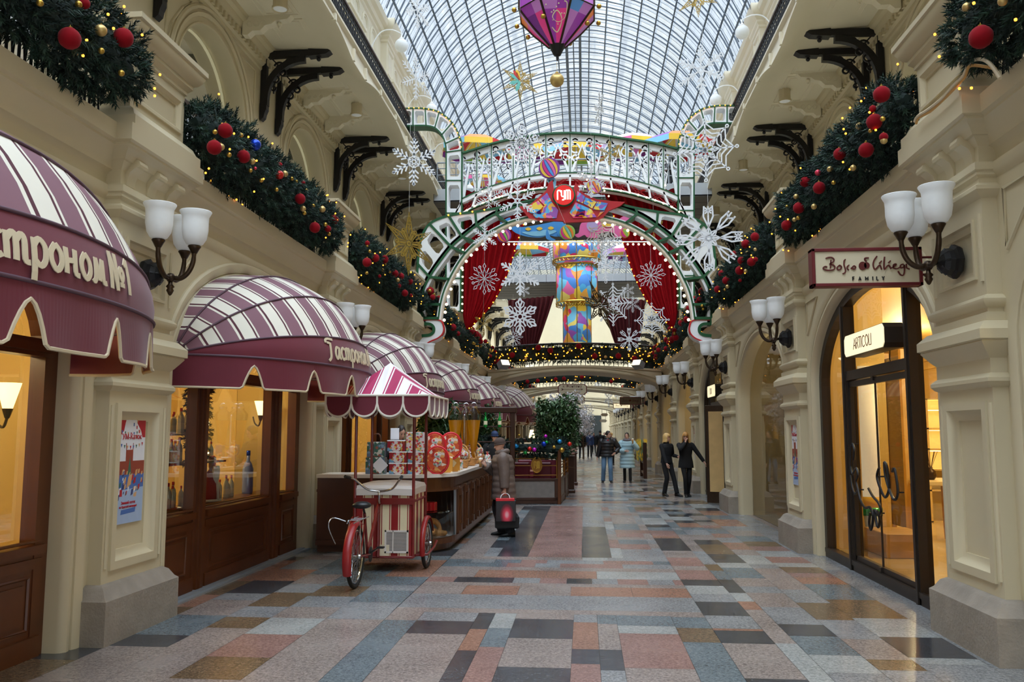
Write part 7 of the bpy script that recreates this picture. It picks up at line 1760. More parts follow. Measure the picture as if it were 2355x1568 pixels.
    for i in range(N_+1):
        z = (.92-hem)+(zt_-.92+hem)*i/N_; f_ = (z-.92)/(1.42-.92); c = Vector((0, 0, z*k))+Vector((lean[0], lean[1], 0))*max(0, min(1.05, f_))*k
        prof = ((.55, .17, .13), (.80, .175, .125), (.92, .17, .12), (1.08, .145, .105), (1.22, .165, .118), (1.32, .175, .112), (1.39, .135, .09), (1.43, .078, .07), (1.5, .062, .062))
        for (z0, a0, b0), (z1, a1, b1) in zip(prof[:-1], prof[1:]):
            if z0 <= z <= z1 or z < prof[0][0]: q = max(0, (z-z0)/(z1-z0)); w, d = a0+(a1-a0)*q, b0+(b1-b0)*q; break
        fl = spec.get('flare', 0)*max(0, (1.0-z)); w += bulk+fl; d += bulk+fl*.8
        if z > 1.40: w -= bulk*.45; d -= bulk*.45
        pf = 1+(puff*abs(sin(z*spec.get('pf', 30))) if puff else 0)
        rows.append([c+(sx*w*k*cos(a)*pf if z > 1.1 else Vector((w*k*cos(a)*pf, 0, 0)))+Vector((0, d*k*sin(a)*pf, 0)) for a in [j*pi/10 for j in range(20)]])
    mb.loft(rows, True)
    for s_ in (-1, 1):
        a, e_, w = arms[s_]; q = smooth_line([a+sx*(-s_*.05*k)+V((0, 0, .015)), a, a.lerp(e_, .5), e_, e_.lerp(w, .5), w-(w-e_)*.04], 4); n_ = len(q); r0, r1 = .062+bulk*.75, .036+bulk*.55
        mb.tube(q, [(r0+(r1-r0)*i/(n_-1))*k*min(1, .55+.12*i)*(1+(puff*.8*abs(sin(i*.9)) if puff else 0)) for i in range(n_)], 10)
    mb.build(spec.get('topname', 'coat'), spec['coat'], t, True)
    if spec.get('collar'):
        mb = MB(); c = nb+V((0, -.0, .04)); mb.tube([c+V((.085*cos(a), .085*sin(a), .015*sin(a))) for a in [j*pi/9 for j in range(18)]], spec.get('cr', .035)*k, 8, closed=True); mb.build('collar', spec['collar'], t, True)
    if spec.get('inner'):
        mb = MB(); mb.prism([(-.035*k, 0), (.035*k, 0), (.0, -.17*k)], -.0, .004, lambda a_, b_, d_: nb+Vector((a_, -.098*k-bulk*k-.4*b_*.2+d_, b_+.0))); mb.build('shirt', spec['inner'], t)
    if spec.get('zip'):
        mb = MB(); q = [r[15] for r in rows]; mb.tube([Vector(v)+Vector((0, -.004, 0)) for v in q], .006*k, 4); mb.build('zip', 'black', t)
    # trousers or leggings
    mb = MB(); lr = spec.get('leg', (.088, .062, .052))
    for s_ in (-1, 1):
        a, kn, an = legs[s_]; q = smooth_line([a+V((0, 0, .06)), a.lerp(kn, .5), kn, kn.lerp(an, .5), an+V((0, 0, -.02))], 4); n_ = len(q); mid = n_//2
        mb.tube(q, [(lr[0]+(lr[1]-lr[0])*min(1, i/mid) if i <= mid else lr[1]+(lr[2]-lr[1])*(i-mid)/(n_-1-mid))*k for i in range(n_)], 10)
    mb.loft([[V((.13*cos(a)*w_, .105*sin(a)*w_, z_)) for a in [j*pi/8 for j in range(16)]] for z_, w_ in ((.84, .95), (.9, 1.12), (1.0, 1.05))], True)
    mb.build('trousers', spec['pants'], t, True)
    for s_, nm in ((-1, 'L'), (1, 'R')):
        mb = MB(); f0 = V(P['foot'+nm]); fy = radians(P.get('toe'+nm, s_*8)); Rf = Matrix.Rotation(fy, 3, 'Z') @ Matrix.Rotation(radians(P.get('pitch'+nm, 0)), 3, 'X')
        mb.loft([[f0+Rf @ V((w*cos(a), y, .0+max(-.0, h_*(.5+.5*sin(a))))) for a in [j*pi/6 for j in range(12)]] for y, w, h_ in ((.075, .012, .05), (.07, .032, .09), (.02, .04, .115), (-.04, .04, .1), (-.1, .044, .065), (-.16, .04, .05), (-.19, .022, .035), (-.2, .005, .02))], True, True, True); mb.build('shoe', spec.get('shoe', 'black'), t, True)
    t['_w'] = 0; del t['_w']
    return t, {'w': {s_: arms[s_][2] for s_ in (-1, 1)}, 'H': Hf, 'nb': nb, 'k': k}
STAND = dict(handL=(-.25, -.03, .80), handR=(.25, -.03, .80), footL=(-.1, 0, 0), footR=(.1, 0, 0))
def pose(**kw): d = dict(STAND); d.update(kw); return d
def held(t, info, local): return Matrix.Translation(t.location) @ Matrix.Rotation(t.rotation_euler.z, 4, 'Z') @ Vector(local)
# woman in the brown quilted coat eating an ice cream, seen from her left side
t, i_ = person('person', 'woman in brown quilted coat and knitted hat holding a shopping bag at the counter', (-1.38, 14.56, 0), radians(-82), 1.64,
    pose(handL=(-.08, -.33, 1.22), handR=(.27, .0, .78), elbowL=(-.7, .3, -.8), elbowR=(.4, .8, 0), curlR=.9, curlL=.8, hdL=(.1, -.4, .5), pnL=(.8, .2, 0), footL=(-.1, -.03, 0), footR=(.11, .12, 0), head=0, nod=10, lean=(0, -.03)),
    dict(coat='coat_brown', hem=.28, bulk=.075, puff=.05, pf=30, flare=.03, collar='coat_brown', cr=.05, pants='cloth_black', leg=(.11, .085, .078), hair='none', hat='knit', hatm='hat_brown', zip=1, sw=.2))
w = held(t, i_, i_['w'][-1]); tc_ = thing('ice_cream_cone', 'wafer ice-cream cup in the hand of the woman in the brown coat', 'ice cream', (w.x-.08, w.y, w.z+.06)); mb = MB(); mb.lathe([(.022, -.09), (.032, .0), (.036, .03), (.0, .03)], 12); mb.build('wafer', 'cone_wafer', tc_, True); mb = MB(); mb.sphere((0, 0, .045), .036, 12, sc=(1, 1, .9)); mb.build('scoop', 'canvas', tc_, True)
w = held(t, i_, i_['w'][1])
bg = bpy.data.materials.new('bag_print'); bg.use_nodes = True; q_ = bg.node_tree; B_ = q_.nodes['Principled BSDF']; B_.inputs['Roughness'].default_value = .25
tcx = q_.nodes.new('ShaderNodeTexCoord'); gr = q_.nodes.new('ShaderNodeTexGradient'); gr.gradient_type = 'SPHERICAL'; mp = q_.nodes.new('ShaderNodeMapping'); mp.inputs['Scale'].default_value = (8.5, 3.0, 5.2); mp.inputs['Location'].default_value = (-.15, 0, 1.75); cr_ = q_.nodes.new('ShaderNodeValToRGB'); el = cr_.color_ramp.elements
el[0].color = rgb(26, 16, 22); el[1].color = rgb(250, 226, 230); x_ = el.new(.25); x_.color = rgb(120, 14, 36); x_ = el.new(.6); x_.color = rgb(232, 60, 84)
q_.links.new(tcx.outputs['Object'], mp.inputs[0]); q_.links.new(mp.outputs[0], gr.inputs[0]); q_.links.new(gr.outputs[1], cr_.inputs[0]); q_.links.new(cr_.outputs[0], B_.inputs['Base Color']); MATS['bag_print'] = bg
tb = thing('shopping_bag', 'glossy dark shopping bag with red glow print carried by the woman in brown', 'bag', (w.x+.02, w.y-.02, w.z-.08), radians(8)); mb = MB(); mb.rbox(-.17, .17, -.06, .06, -.45, -.10, .008); mb.build('bag_body', 'bag_print', tb)
mb = MB(); mb.rbox(-.165, .145, -.063, .063, -.115, -.07, .004); mb.build('red_rim', 'p_red', tb)
for y in (-.055, .055): mb = MB(); mb.tube(smooth_line([(-.09, y, -.14), (-.075, y*.6, -.03), (0, 0, .01), (.06, y*.6, -.03), (.075, y, -.14)], 5), .006, 5); mb.build('handle', 'snow_white', tb)
tb = thing('handbag', 'black handbag hanging below the glossy shopping bag', 'bag', (w.x+.03, w.y+.12, w.z-.5), radians(8)); mb = MB(); mb.loft([[(a*.2*s_, b*.09*s_, z) for a, b in ((-1, -1), (1, -1), (1, 1), (-1, 1))] for z, s_ in ((-.16, .8), (-.14, 1), (.03, 1.02), (.09, .85), (.10, .7))], True, True, True); mb.build('bag_body', 'black', tb); mb = MB(); mb.tube(smooth_line([(-.14, 0, .09), (-.1, 0, .3), (0, 0, .42), (.1, 0, .3), (.14, 0, .09)], 5), .01, 6); mb.build('handle', 'black', tb)
# two shop assistants in black
person('person', 'woman with blond bob in black top and trousers walking beside her colleague', (2.24, 23.9, 0), radians(35), 1.71,
    pose(handL=(-.20, -.25, .86), handR=(.26, -.18, 1.06), footL=(-.1, .0, 0), footR=(.13, -.26, 0), head=28, curlL=.5, elbowL=(-.5, .8, 0), elbowR=(.3, .8, -.4)),
    dict(coat='cloth_black', topname='sweater', hem=.02, bulk=.012, pants='cloth_black', leg=(.09, .066, .062), hair='bob', hairm='hair_blond', sw=.17))
person('person', 'woman with long blond hair in black suit holding a hand to her mouth', (2.74, 23.7, 0), radians(8), 1.74,
    pose(handL=(-.04, -.16, 1.42), handR=(.46, -.12, .92), elbowL=(-1, -.2, -.9), elbowR=(.2, .6, 0), footL=(-.03, -.06, 0), footR=(.05, .05, 0), head=-12, nod=8, curlL=.9, hdL=(.15, .1, .9), pnL=(.9, .2, 0), curlR=.4),
    dict(coat='cloth_black', topname='jacket', hem=.16, bulk=.018, flare=.06, pants='cloth_black', leg=(.085, .058, .05), hair='long', hairm='hair_gold', sw=.175))
# couple walking towards the camera
person('person', 'man in black puffer jacket and faded jeans turning to the woman in blue', (.76, 29.9, 0), radians(0), 1.78,
    pose(handL=(-.33, -.02, .80), handR=(.26, -.16, .98), footL=(-.14, .0, 0), footR=(.12, -.12, 0), head=50, nod=6, lean=(.03, -.03), elbowR=(.8, .4, -.2)),
    dict(coat='puffer_black', topname='puffer_jacket', hem=.06, bulk=.06, puff=.09, pf=30, pants='jeans', leg=(.1, .075, .07), hair='short', hairm='hair_dark', inner='red_paint', collar='puffer_black', cr=.03, sw=.205))
t, i_ = person('person', 'woman in long pale blue puffer coat eating an ice cream', (1.46, 29.95, 0), radians(-5), 1.72,
    pose(handL=(-.06, -.24, 1.08), handR=(.20, -.26, 1.34), elbowR=(.8, .1, -.9), elbowL=(-.8, .3, -.5), footL=(-.1, .12, 0), footR=(.1, -.08, 0), head=-8, curlR=.8, hdR=(0, -.2, .9), pnR=(-.8, 0, 0)),
    dict(coat='puffer_blue', topname='puffer_coat', hem=.42, bulk=.055, puff=.11, pf=26, flare=.04, pants='cloth_black', leg=(.085, .055, .05), hair='bun', hairm='hair_dark', collar='fur', cr=.055, sw=.19))
w = held(t, i_, i_['w'][1]); tc_ = dup(tc_, (w.x, w.y-.05, w.z+.1), 0, 'wafer ice-cream cup in the hand of the woman in the pale blue coat')
person('person', 'vendor with dark hair in a bun and black shirt behind the counter', (-3.15, 14.3, .16), radians(20), 1.70,
    pose(handL=(-.15, -.3, 1.05), handR=(.15, -.3, 1.05), head=25, nod=22), dict(coat='cloth_black', topname='shirt', hem=.1, bulk=.015, pants='cloth_black', hair='bun', hairm='hair_dark', sw=.17))
t = thing('vendor_platform', 'low dark step behind the sweets counter for the vendor', 'step', (-3.15, 14.3, 0)); mb = MB(); mb.rbox(-.5, .5, -.6, .6, 0, .16, .01); mb.build('step_block', 'wood_dark', t)
person('person', 'vendor in dark flat cap standing behind the woman in brown', (-2.12, 20.0, 0), radians(10), 1.76,
    pose(handL=(-.12, -.25, 1.05), handR=(.12, -.25, 1.05), head=10, nod=5), dict(coat='cloth_black', topname='shirt', hem=.1, bulk=.02, pants='cloth_black', hair='short', hairm='hair_dark', hat='cap', hatm='cloth_blue'))
far = [((-.22, 56.5), 0, 1.78, 'man in open black jacket with brown shirt and dark jeans far down the passage', dict(coat='cloth_black', pants='jeans_dark', hair='short', inner='cloth_brown', skin='skin_dark', hem=.2), dict(footL=(-.12, .1, 0), footR=(.12, -.16, 0))),
       ((.32, 59), 0, 1.77, 'person in dark blue jacket half behind the man in the open black jacket', dict(coat='cloth_blue', pants='cloth_black', hair='short', hem=.12), dict(footL=(-.1, -.1, 0))),
       ((1.02, 57.5), 10, 1.82, 'man in black jacket and black knitted hat walking far down the passage', dict(coat='cloth_black', pants='jeans_dark', hair='none', hat='pom', hatm='cloth_black', hem=.14), dict(handR=(.15, -.22, 1.0), footR=(.1, -.2, 0))),
       ((1.42, 46.5), 0, 1.70, 'woman in brown padded coat partly hidden by the man in the puffer jacket', dict(coat='coat_brown', pants='cloth_black', hair='none', hat='knit', hatm='cone_wafer', hem=.25, bulk=.06, puff=.05), dict(footL=(-.1, .1, 0))),
       ((-.75, 52), 0, 1.72, 'person in long black coat beside the ficus far down the passage', dict(coat='cloth_black', pants='cloth_black', hair='short', hem=.4), dict()),
       ((.75, 72), 0, 1.7, 'distant person in dark coat behind the man in the knitted hat', dict(coat='cloth_black', pants='cloth_black', hair='short', inner='red_paint', hem=.2), dict()),
       ((1.5, 66), 0, 1.7, 'distant person in black jacket before the window-side pillars', dict(coat='puffer_black', pants='cloth_black', hair='short', hem=.15), dict())]
for (x, y), r, h_, lb, sp_, pk in far:
    sp_.setdefault('bulk', .045); person('person', lb, (x, y, 0), radians(r), h_, pose(**pk), sp_)
person('person', 'person in black leather jacket leaning at the upper platform rail', (px(1535, 390, 31.6).x, 31.6, 10.75), radians(120), 1.7, pose(handL=(-.15, -.35, 1.02), handR=(.15, -.35, 1.02), lean=(0, -.18), head=0, nod=15), dict(coat='puffer_black', topname='jacket', hem=.1, bulk=.04, pants='cloth_black', hair='short'))
# ------------------------------------------------------------------ signs
mat('sign_plum', (104, 26, 32), .45, var=.08); mat('sign_face', (214, 202, 172), .6, var=.03); mat('ink_brown', (92, 26, 24), .5, var=0); mat('sign_lit', (255, 246, 214), .4, emit=(255, 238, 190), es=1.15, var=0); mat('sign_grey', (120, 112, 98), .6, var=.04)
BS = [([(195, 265), (250, 248), (310, 255), (340, 290), (320, 325), (260, 355)], 16), ([(285, 290), (280, 350), (270, 430)], 14), ([(255, 365), (320, 375), (350, 410), (335, 445), (280, 462), (200, 460), (150, 440), (150, 415), (180, 400), (215, 410)], 17),
      ([(425, 385), (385, 420), (400, 455), (440, 450), (465, 415), (440, 385), (420, 385)], 16), ([(540, 285), (515, 310), (510, 380), (530, 450), (525, 500), (480, 525)], 16), ([(600, 380), (570, 400), (560, 435), (590, 465)], 16), ([(625, 430), (650, 440), (690, 450), (710, 420), (680, 395), (640, 430)], 16),
      ([(945, 268), (880, 270), (878, 300), (905, 330)], 18), ([(1090, 240), (1035, 310), (1015, 390), (1045, 460), (1110, 400), (1135, 395), (1160, 465)], 17), ([(1122, 362), (1165, 320)], 15), ([(1220, 255), (1205, 350), (1205, 460), (1265, 400), (1295, 405), (1320, 455)], 17), ([(1280, 355), (1320, 320)], 15),
      ([(1330, 440), (1400, 400), (1410, 375), (1370, 385), (1365, 440), (1420, 455), (1475, 430)], 15), ([(1540, 380), (1490, 395), (1490, 440), (1540, 430), (1550, 390), (1552, 480), (1530, 560), (1480, 555), (1440, 495)], 16), ([(1590, 375), (1590, 440), (1640, 465)], 16)]
FAM = {'F': [[(0, 0), (0, 1), (.6, 1)], [(0, .52), (.5, .52)]], 'A': [[(0, 0), (.4, 1), (.8, 0)], [(.15, .35), (.65, .35)]], 'M': [[(0, 0), (0, 1), (.45, .3), (.9, 1), (.9, 0)]], 'I': [[(0, 0), (0, 1)]], 'L': [[(0, 1), (0, 0), (.6, 0)]], 'Y': [[(0, 1), (.4, .5), (.8, 1)], [(.4, .5), (.4, 0)]], 'R': [[(0, 0), (0, 1), (.4, 1), (.58, .78), (.4, .52), (0, .52)], [(.3, .52), (.62, 0)]], 'T': [[(-.05, 1), (.75, 1)], [(.35, 1), (.35, 0)]], 'C': [[(.75, .85), (.45, 1), (.1, .75), (.05, .4), (.2, .08), (.5, 0), (.75, .15)]], 'O': [[(.42, 1), (.08, .75), (.05, .35), (.42, 0), (.8, .3), (.78, .75), (.42, 1)]], 'D': [[(0, 0), (0, 1), (.35, .95), (.6, .6), (.55, .25), (.3, .02), (0, 0)]]}
def bosco(label, face='sign_face', family=True):
    t = thing('shop_sign', label, 'sign'); w, h = .49, .178; f = lambda a, b, d: (a, d, b)
    mb = MB(); mb.rbox(-w+.02, w-.02, -.05, .05, -h+.02, h-.02, .002); mb.build('board', face, t)
    mb = MB()
    for a, b, c, d in ((-w, w, h-.03, h), (-w, w, -h, -h+.03), (-w, -w+.03, -h, h), (w-.03, w, -h, h)): mb.rbox(a, b, -.065, .065, c, d, .004)
    mb.build('frame', 'sign_plum', t)
    sx = lambda x, y: ((x-905)/1915*2*w*1.0, -(y-415)/635*2*h)
    mb = MB()
    for q, wd in BS: mb.stroke(smooth_line([sx(*p_) for p_ in q], 4), wd*2*w/1915*1.25, -.062, -.05, f)
    for cx_, cy_, r_ in ((832, 398, 66), (905, 392, 50)):
        c_ = sx(cx_, cy_); mb.prism([(c_[0]+r_*2*w/1915*cos(a), c_[1]+r_*2*h/635*1.05*sin(a)) for a in [i*pi/10 for i in range(20)]], -.06, -.05, f)
    mb.build('lettering', 'ink_brown', t)
    if family:
        mb = MB(); x = -.19
        for ch in 'FAMILY':
            for q in FAM[ch]: mb.stroke([(x+a*.024, -.124+b*.033) for a, b in q], .008, -.06, -.05, f)
            x += {'F': .047, 'A': .052, 'M': .056, 'I': .03, 'L': .042, 'Y': 0}[ch]*1.15
        mb.v = [(v[0]+.06, v[1], v[2]) for v in mb.v]; mb.build('small_lettering', 'black', t)
    mb = MB()
    for z in (.09, -.07): mb.tube([(w, 0, z), (w+.16, 0, z)], .011, 6)
    mb.rbox(w+.14, w+.175, -.05, .05, -.17, .19, .004); mb.build('wall_bracket', 'sign_plum', t)
    return t
o = bosco('cream signboard in plum frame with handwritten name and cherry, projecting beside the nearest window-side sconce'); q = (px(1870, 573, 7.9)+px(2118, 655, 7.9))/2; o.location = (q.x, 7.95, q.z)
o2 = bosco('dim grey handwritten-name signboard under the far footbridges', 'sign_grey', False); q = px(1451, 921, 37.0); o2.location = (q.x, 37.4, q.z); o2.scale = (.95,)*3
o3 = dup(o2, None, None, 'small lit handwritten-name signboard just below the dim grey one'); q = px(1430, 933, 44.0); o3.location = (q.x, 44, q.z); o3.scale = (.9, .9, .75)
for c_ in o3.children:
    if c_.name.startswith('board'): c_.data = c_.data.copy(); c_.data.materials[0] = MATS['sign_lit']
def lightbox(name, label, X, y0, y1, z0, z1, txt, depth=.22):
    t = thing(name, label, 'sign'); yc, zc, hw, hh = (y0+y1)/2, (z0+z1)/2, (y1-y0)/2, (z1-z0)/2; c = .05
    out = [(-hw+c, -hh), (hw-c, -hh), (hw, -hh+c), (hw, hh-c), (hw-c, hh), (-hw+c, hh), (-hw, hh-c), (-hw, -hh+c)]
    f = lambda a, b, d: (X+d, yc+a, zc+b)
    mb = MB(); mb.prism(out, .012, depth, f); mb.build('case', 'black_frame', t)
    mb = MB(); mb.prism([(a*.985, b*.94) for a, b in out], 0, .03, f); mb.build('lit_face', 'sign_lit', t)
    if txt:
        mb = MB(); h_ = hh*.95; adv = {'A': .78, 'R': .62, 'T': .66, 'I': .22, 'C': .82, 'O': .9, 'L': .5, 'D': .7}; tot = sum(adv[c_] for c_ in txt); sc = min(1.25*hw/tot, h_*1.1); x = -tot*sc/2
        for ch in txt:
            for q in FAM[ch]: mb.stroke(smooth_line([(-(x+a*sc*.85), (b-.5)*h_) for a, b in q], 1 if ch not in 'COD' else 4), .010, -.004, .0, f)
            x += adv[ch]*sc
        mb.build('lettering', 'ink_brown', t)
    mb = MB(); mb.tube([(X+depth-.02, yc-.3, zc-hh), (X+depth-.02, yc-.28, zc-hh-.1), (X+depth, yc-.3, zc-hh-.2)], .006, 4); mb.build('cable', 'black', t)
    return t
lightbox('lightbox_sign', 'glowing octagonal lightbox with thin lettering in the nearest glass shop front', 3.22, 9.40, 10.80, 2.66, 2.93, 'ARTICOLI')
lightbox('lightbox_sign', 'small glowing lightbox in the farther dark-framed shop front', 3.25, 21.6, 22.9, 2.64, 2.95, 'DOI')
# direction boards under the first footbridge
def fonttext(txt, size, m, parent, loc, name='lettering', bold=False):
    cu = bpy.data.curves.new(name, 'FONT'); cu.body = txt; cu.size = size; cu.align_x = 'CENTER'; cu.align_y = 'CENTER'; cu.extrude = .002
    o = bpy.data.objects.new(name, cu); C.objects.link(o); dg = bpy.context.evaluated_depsgraph_get(); me = bpy.data.meshes.new_from_object(o.evaluated_get(dg)); bpy.data.objects.remove(o)
    me.materials.clear(); me.materials.append(MATS[m]); o = bpy.data.objects.new(name, me); C.objects.link(o); o.rotation_euler = (pi/2, 0, 0); o.location = loc; o.parent = parent; return o
def dirboard(label, u0, v0, u1, v1, Y, lines, arrow):
    a, b = px(u0, v0, Y), px(u1, v1, Y); c = (a+b)/2; w, h = (b.x-a.x)/2, (a.z-b.z)/2; t = thing('direction_sign', label, 'sign', tuple(c)); k = .09
    out = [(-w+k, -h), (w-k, -h), (w-k*.6, -h+k*.6), (w, -h+k), (w, h-k), (w-k*.6, h-k*.6), (w-k, h), (-w+k, h), (-w+k*.6, h-k*.6), (-w, h-k), (-w, -h+k), (-w+k*.6, -h+k*.6)]; f = lambda p_, q_, d: (p_, d, q_)
    mb = MB(); mb.prism(out, -.03, .03, f); mb.build('board', 'sign_plum', t); mb = MB(); mb.prism([(x*.94, z*.88) for x, z in out], -.036, -.028, f); mb.build('face', 'sign_face', t)
    for txt, sz, dz in lines: fonttext(txt, sz, 'ink_brown', t, (0, -.04, dz))
    if arrow:
        mb = MB(); mb.stroke([(-w*.7, 0), (w*.7, 0)], .012, -.042, -.034, f); mb.prism([(w*.72, 0), (w*.6, .04), (w*.63, 0), (w*.6, -.04)], -.042, -.034, f); mb.prism([(-w*.6, 0), (-w*.7, .04), (-w*.78, .04), (-w*.7, 0), (-w*.78, -.04), (-w*.7, -.04)], -.042, -.034, f); mb.build('arrow', 'ink_brown', t)
    mb = MB()
    for sx in (-1, 1): mb.tube([(sx*w*.6, 0, h), (sx*w*.6, 0, h+.22)], .012, 5)
    mb.build('hangers', 'iron', t); return t
dirboard('upper direction board with arrow to the fountain hanging under the first footbridge', 1283, 883, 1350, 908, 34.9, (('к Фонтану', .16, .13), ('TO THE FOUNTAIN', .07, -.14)), True)
dirboard('lower direction board with the number three below the arrow board', 1293, 909, 1345, 927, 34.9, (('3', .13, .06), ('ТРЕТЬЯ ЛИНИЯ', .065, -.09)), False)
for i, (u0, v0, u1, v1, Y) in enumerate(((1378, 964, 1396, 971, 60), (1356, 972, 1366, 977, 74), (1381, 950, 1399, 957, 52))): dirboard('tiny %s cream hanging board far down the passage' % ['lower', 'lowest', 'upper'][i], u0, v0, u1, v1, Y, (), True)

# ------------------------------------------------------------------ rink posters on the pillars
for nm, c in (('po_white', (226, 226, 232)), ('po_red', (180, 32, 48)), ('po_ice', (164, 184, 216)), ('po_blue', (70, 108, 176)), ('po_brick', (150, 66, 50)), ('po_navy', (40, 60, 120)), ('po_tan', (214, 164, 110)), ('po_green', (60, 110, 90))): mat(nm, c, .5, var=.06, scale=14)
def poster(s):
    t = thing('rink_poster', '', 'poster'); w, h = .25, .49; f = lambda a, b, d: (d, a, b); PN = ['po_white', 'po_red', 'po_ice', 'po_blue', 'po_brick', 'po_navy', 'po_tan', 'po_green']
    mb = MB(); mb.prism([(-w, -h), (w, -h), (w, h), (-w, h)], 0, .003, f); mb.build('sheet', 'po_white', t); mb = MB(); L = 0.004
    def poly(q, m, z=1): mb.prism(q, .003, .003+.0008*z, f, m)
    poly([(-w, h), (w, h), (w, .27), (-w, .27)], 1); poly([(-.06, h), (.08, h), (.1, .4), (.17, .33), (.2, .27), (-.2, .27), (-.12, .33), (-.1, .4)], 0, 2)
    poly([(-w, .06), (w, .06), (w, -.06), (-w, -.06)], 4, 1); poly([(-.07, .16), (.05, .16), (.05, .04), (-.07, .04)], 4, 2); poly([(-.07, .16), (-.075, .22), (-.065, .22), (-.06, .16)], 4, 2); poly([(.05, .16), (.052, .22), (.045, .22), (.04, .16)], 4, 2)
    poly([(-w, -.06), (w, -.06), (w, -.26), (-w, -.26)], 3, 1); poly([(-w, -.2), (w, -.18), (w, -h), (-w, -h)], 2, 2)
    r = random.Random(5)
    for i in range(46):
        x, z = r.uniform(-.23, .23), r.uniform(-.26, -.03); s_ = r.uniform(.008, .022); poly([(x-s_, z-s_*1.5), (x+s_*.6, z-s_), (x+s_, z+s_*1.4), (x-s_*.5, z+s_)], r.choice([1, 5, 6, 6, 7, 0, 1]), 3)
    poly([(-.03, -.06), (.03, -.06), (0, .1)], 7, 3); poly([(-.04, -.18), (.03, -.15), (.05, -.05), (-.01, -.08)], 6, 4); poly([(-.15, -.25), (-.11, -.25), (-.11, -.19), (-.15, -.19)], 1, 4)
    for k in range(2):
        for i in range(9): x = -.2+.05*i; z = .225-.0*k-.03*sin(pi*i/8)+.12*k; poly([(x-.012, z), (x+.012, z), (x, z-.03)], [1, 3, 7, 6][i % 4], 3)
    for i in range(7): x, z = r.uniform(-.15, .15), r.uniform(.18, .46); poly([(x-.008, z-.015), (x+.008, z-.015), (x+.008, z+.015), (x-.008, z+.015)], [1, 6, 3][i % 3], 3)
    poly([(-.12, -.41), (.12, -.40), (.13, -.36), (-.11, -.37)], 3, 3)
    mb.build('picture', PN, t)
    for txt, sz, z, m in (('ГУМ-Каток', .07, .275, 'po_red'), ('Зимний каток', .036, -.31, 'po_red'), ('на Красной площади!', .028, -.345, 'po_red')):
        o = fonttext(txt, sz, m, t, (.006, 0, z)); o.rotation_euler = (pi/2, 0, pi/2)
    return t
PO = poster(1); PO.location = (XC-3.666, 7.40, 1.43); PO.rotation_euler = (0, 0, 0); tag(PO, 'ice-rink poster with red top and blue skaters on the nearest awning-side pillar', 'poster', 'rink posters')
for c, lb in ((13.45, 'second window-side pillar, before the arch without frame'), (25.45, 'window-side pillar behind the long-haired shop assistant')):
    o = dup(PO, (XC+3.666, c+.07, 1.43), pi, 'ice-rink poster in the panel of the '+lb, 'rink posters')

# ------------------------------------------------------------------ things in the shop windows
def prop(name, label, cat, loc, parts, rot=0, group=None):
    t = thing(name, label, cat, loc, rot, group)
    for nm, mb, m in parts: mb.build(nm, m, t, True)
    return t
WX = -4.72
mat('bottle_clear', (196, 196, 176), .12, spec=.8); mat('bottle_blue', (120, 140, 200), .12, spec=.8); mat('santa_red', (150, 20, 28), .7); mat('beard', (232, 226, 214), .9)
def shelf(label, ya, yb, z, x=-4.75, d=.26): return prop('bottle_shelf', label, 'shelf', (x, (ya+yb)/2, z), [('board', MB().box(-d/2, d/2, -(yb-ya)/2, (yb-ya)/2, -.012, .012), 'wood')])
shelf('wooden sill shelf low in the bottle shop window', 8.35, 12.5, .875, -4.66, .38); shelf('middle bottle shelf behind the bottle shop window', 8.5, 10.7, 1.38); shelf('upper bottle shelf behind the bottle shop window', 8.5, 10.3, 1.72)
bo = thing('bottle', '', 'bottle'); mb = MB(); mb.lathe([(0, 0), (.036, 0), (.038, .02), (.038, .16), (.03, .2), (.013, .23), (.013, .28), (0, .28)], 12); mb.build('glass', 'bottle_clear', bo, True); mb = MB(); mb.lathe([(.015, .25), (.015, .29), (0, .29)], 10); mb.build('cap', 'p_red', bo); mb = MB(); mb.lathe([(.0385, .05), (.0385, .12)], 12); mb.build('label', 'sign_face', bo); PROTO.append(bo); bo.location = (0, 0, -50)
r_ = random.Random(6)
for z, ya, yb, n_, lb in ((.888, 8.5, 9.9, 11, 'on the low sill shelf of the bottle shop window'), (1.393, 8.55, 10.55, 15, 'on the middle shelf of the bottle shop window'), (1.733, 8.55, 10.2, 11, 'on the upper shelf of the bottle shop window'), (.888, 10.75, 11.2, 4, 'in the row beside the white-bearded figure')):
    for i in range(n_): dup(bo, (-4.72+r_.uniform(-.05, .05), ya+(yb-ya)*(i+.5)/n_, z), r_.uniform(0, 6), 'glass bottle '+lb, 'bottles '+lb, r_.uniform(.75, 1.05))
prop('tall_bottle', 'tall blue bottle in the bottle shop window corner', 'bottle', (-4.75, 11.75, .888), [('glass', MB().lathe([(0, 0), (.07, 0), (.075, .03), (.075, .34), (.05, .42), (.024, .46), (.024, .58), (0, .58)], 16), 'bottle_blue'), ('cap', MB().lathe([(.028, .53), (.028, .6), (0, .6)], 12), 'shiny_blue')])
t = thing('father_frost_figure', 'small white-bearded figure in red coat standing in the bottle shop window', 'figurine', (-4.66, 10.38, .888), radians(80))
mb = MB(); mb.loft([[(w*cos(a), w*.75*sin(a), z) for a in [j*pi/8 for j in range(16)]] for z, w in ((0, .13), (.1, .125), (.25, .095), (.36, .075), (.4, .04), (.44, .05), (.48, .05), (.52, .03))], True, True, True); mb.build('coat', 'santa_red', t, True)
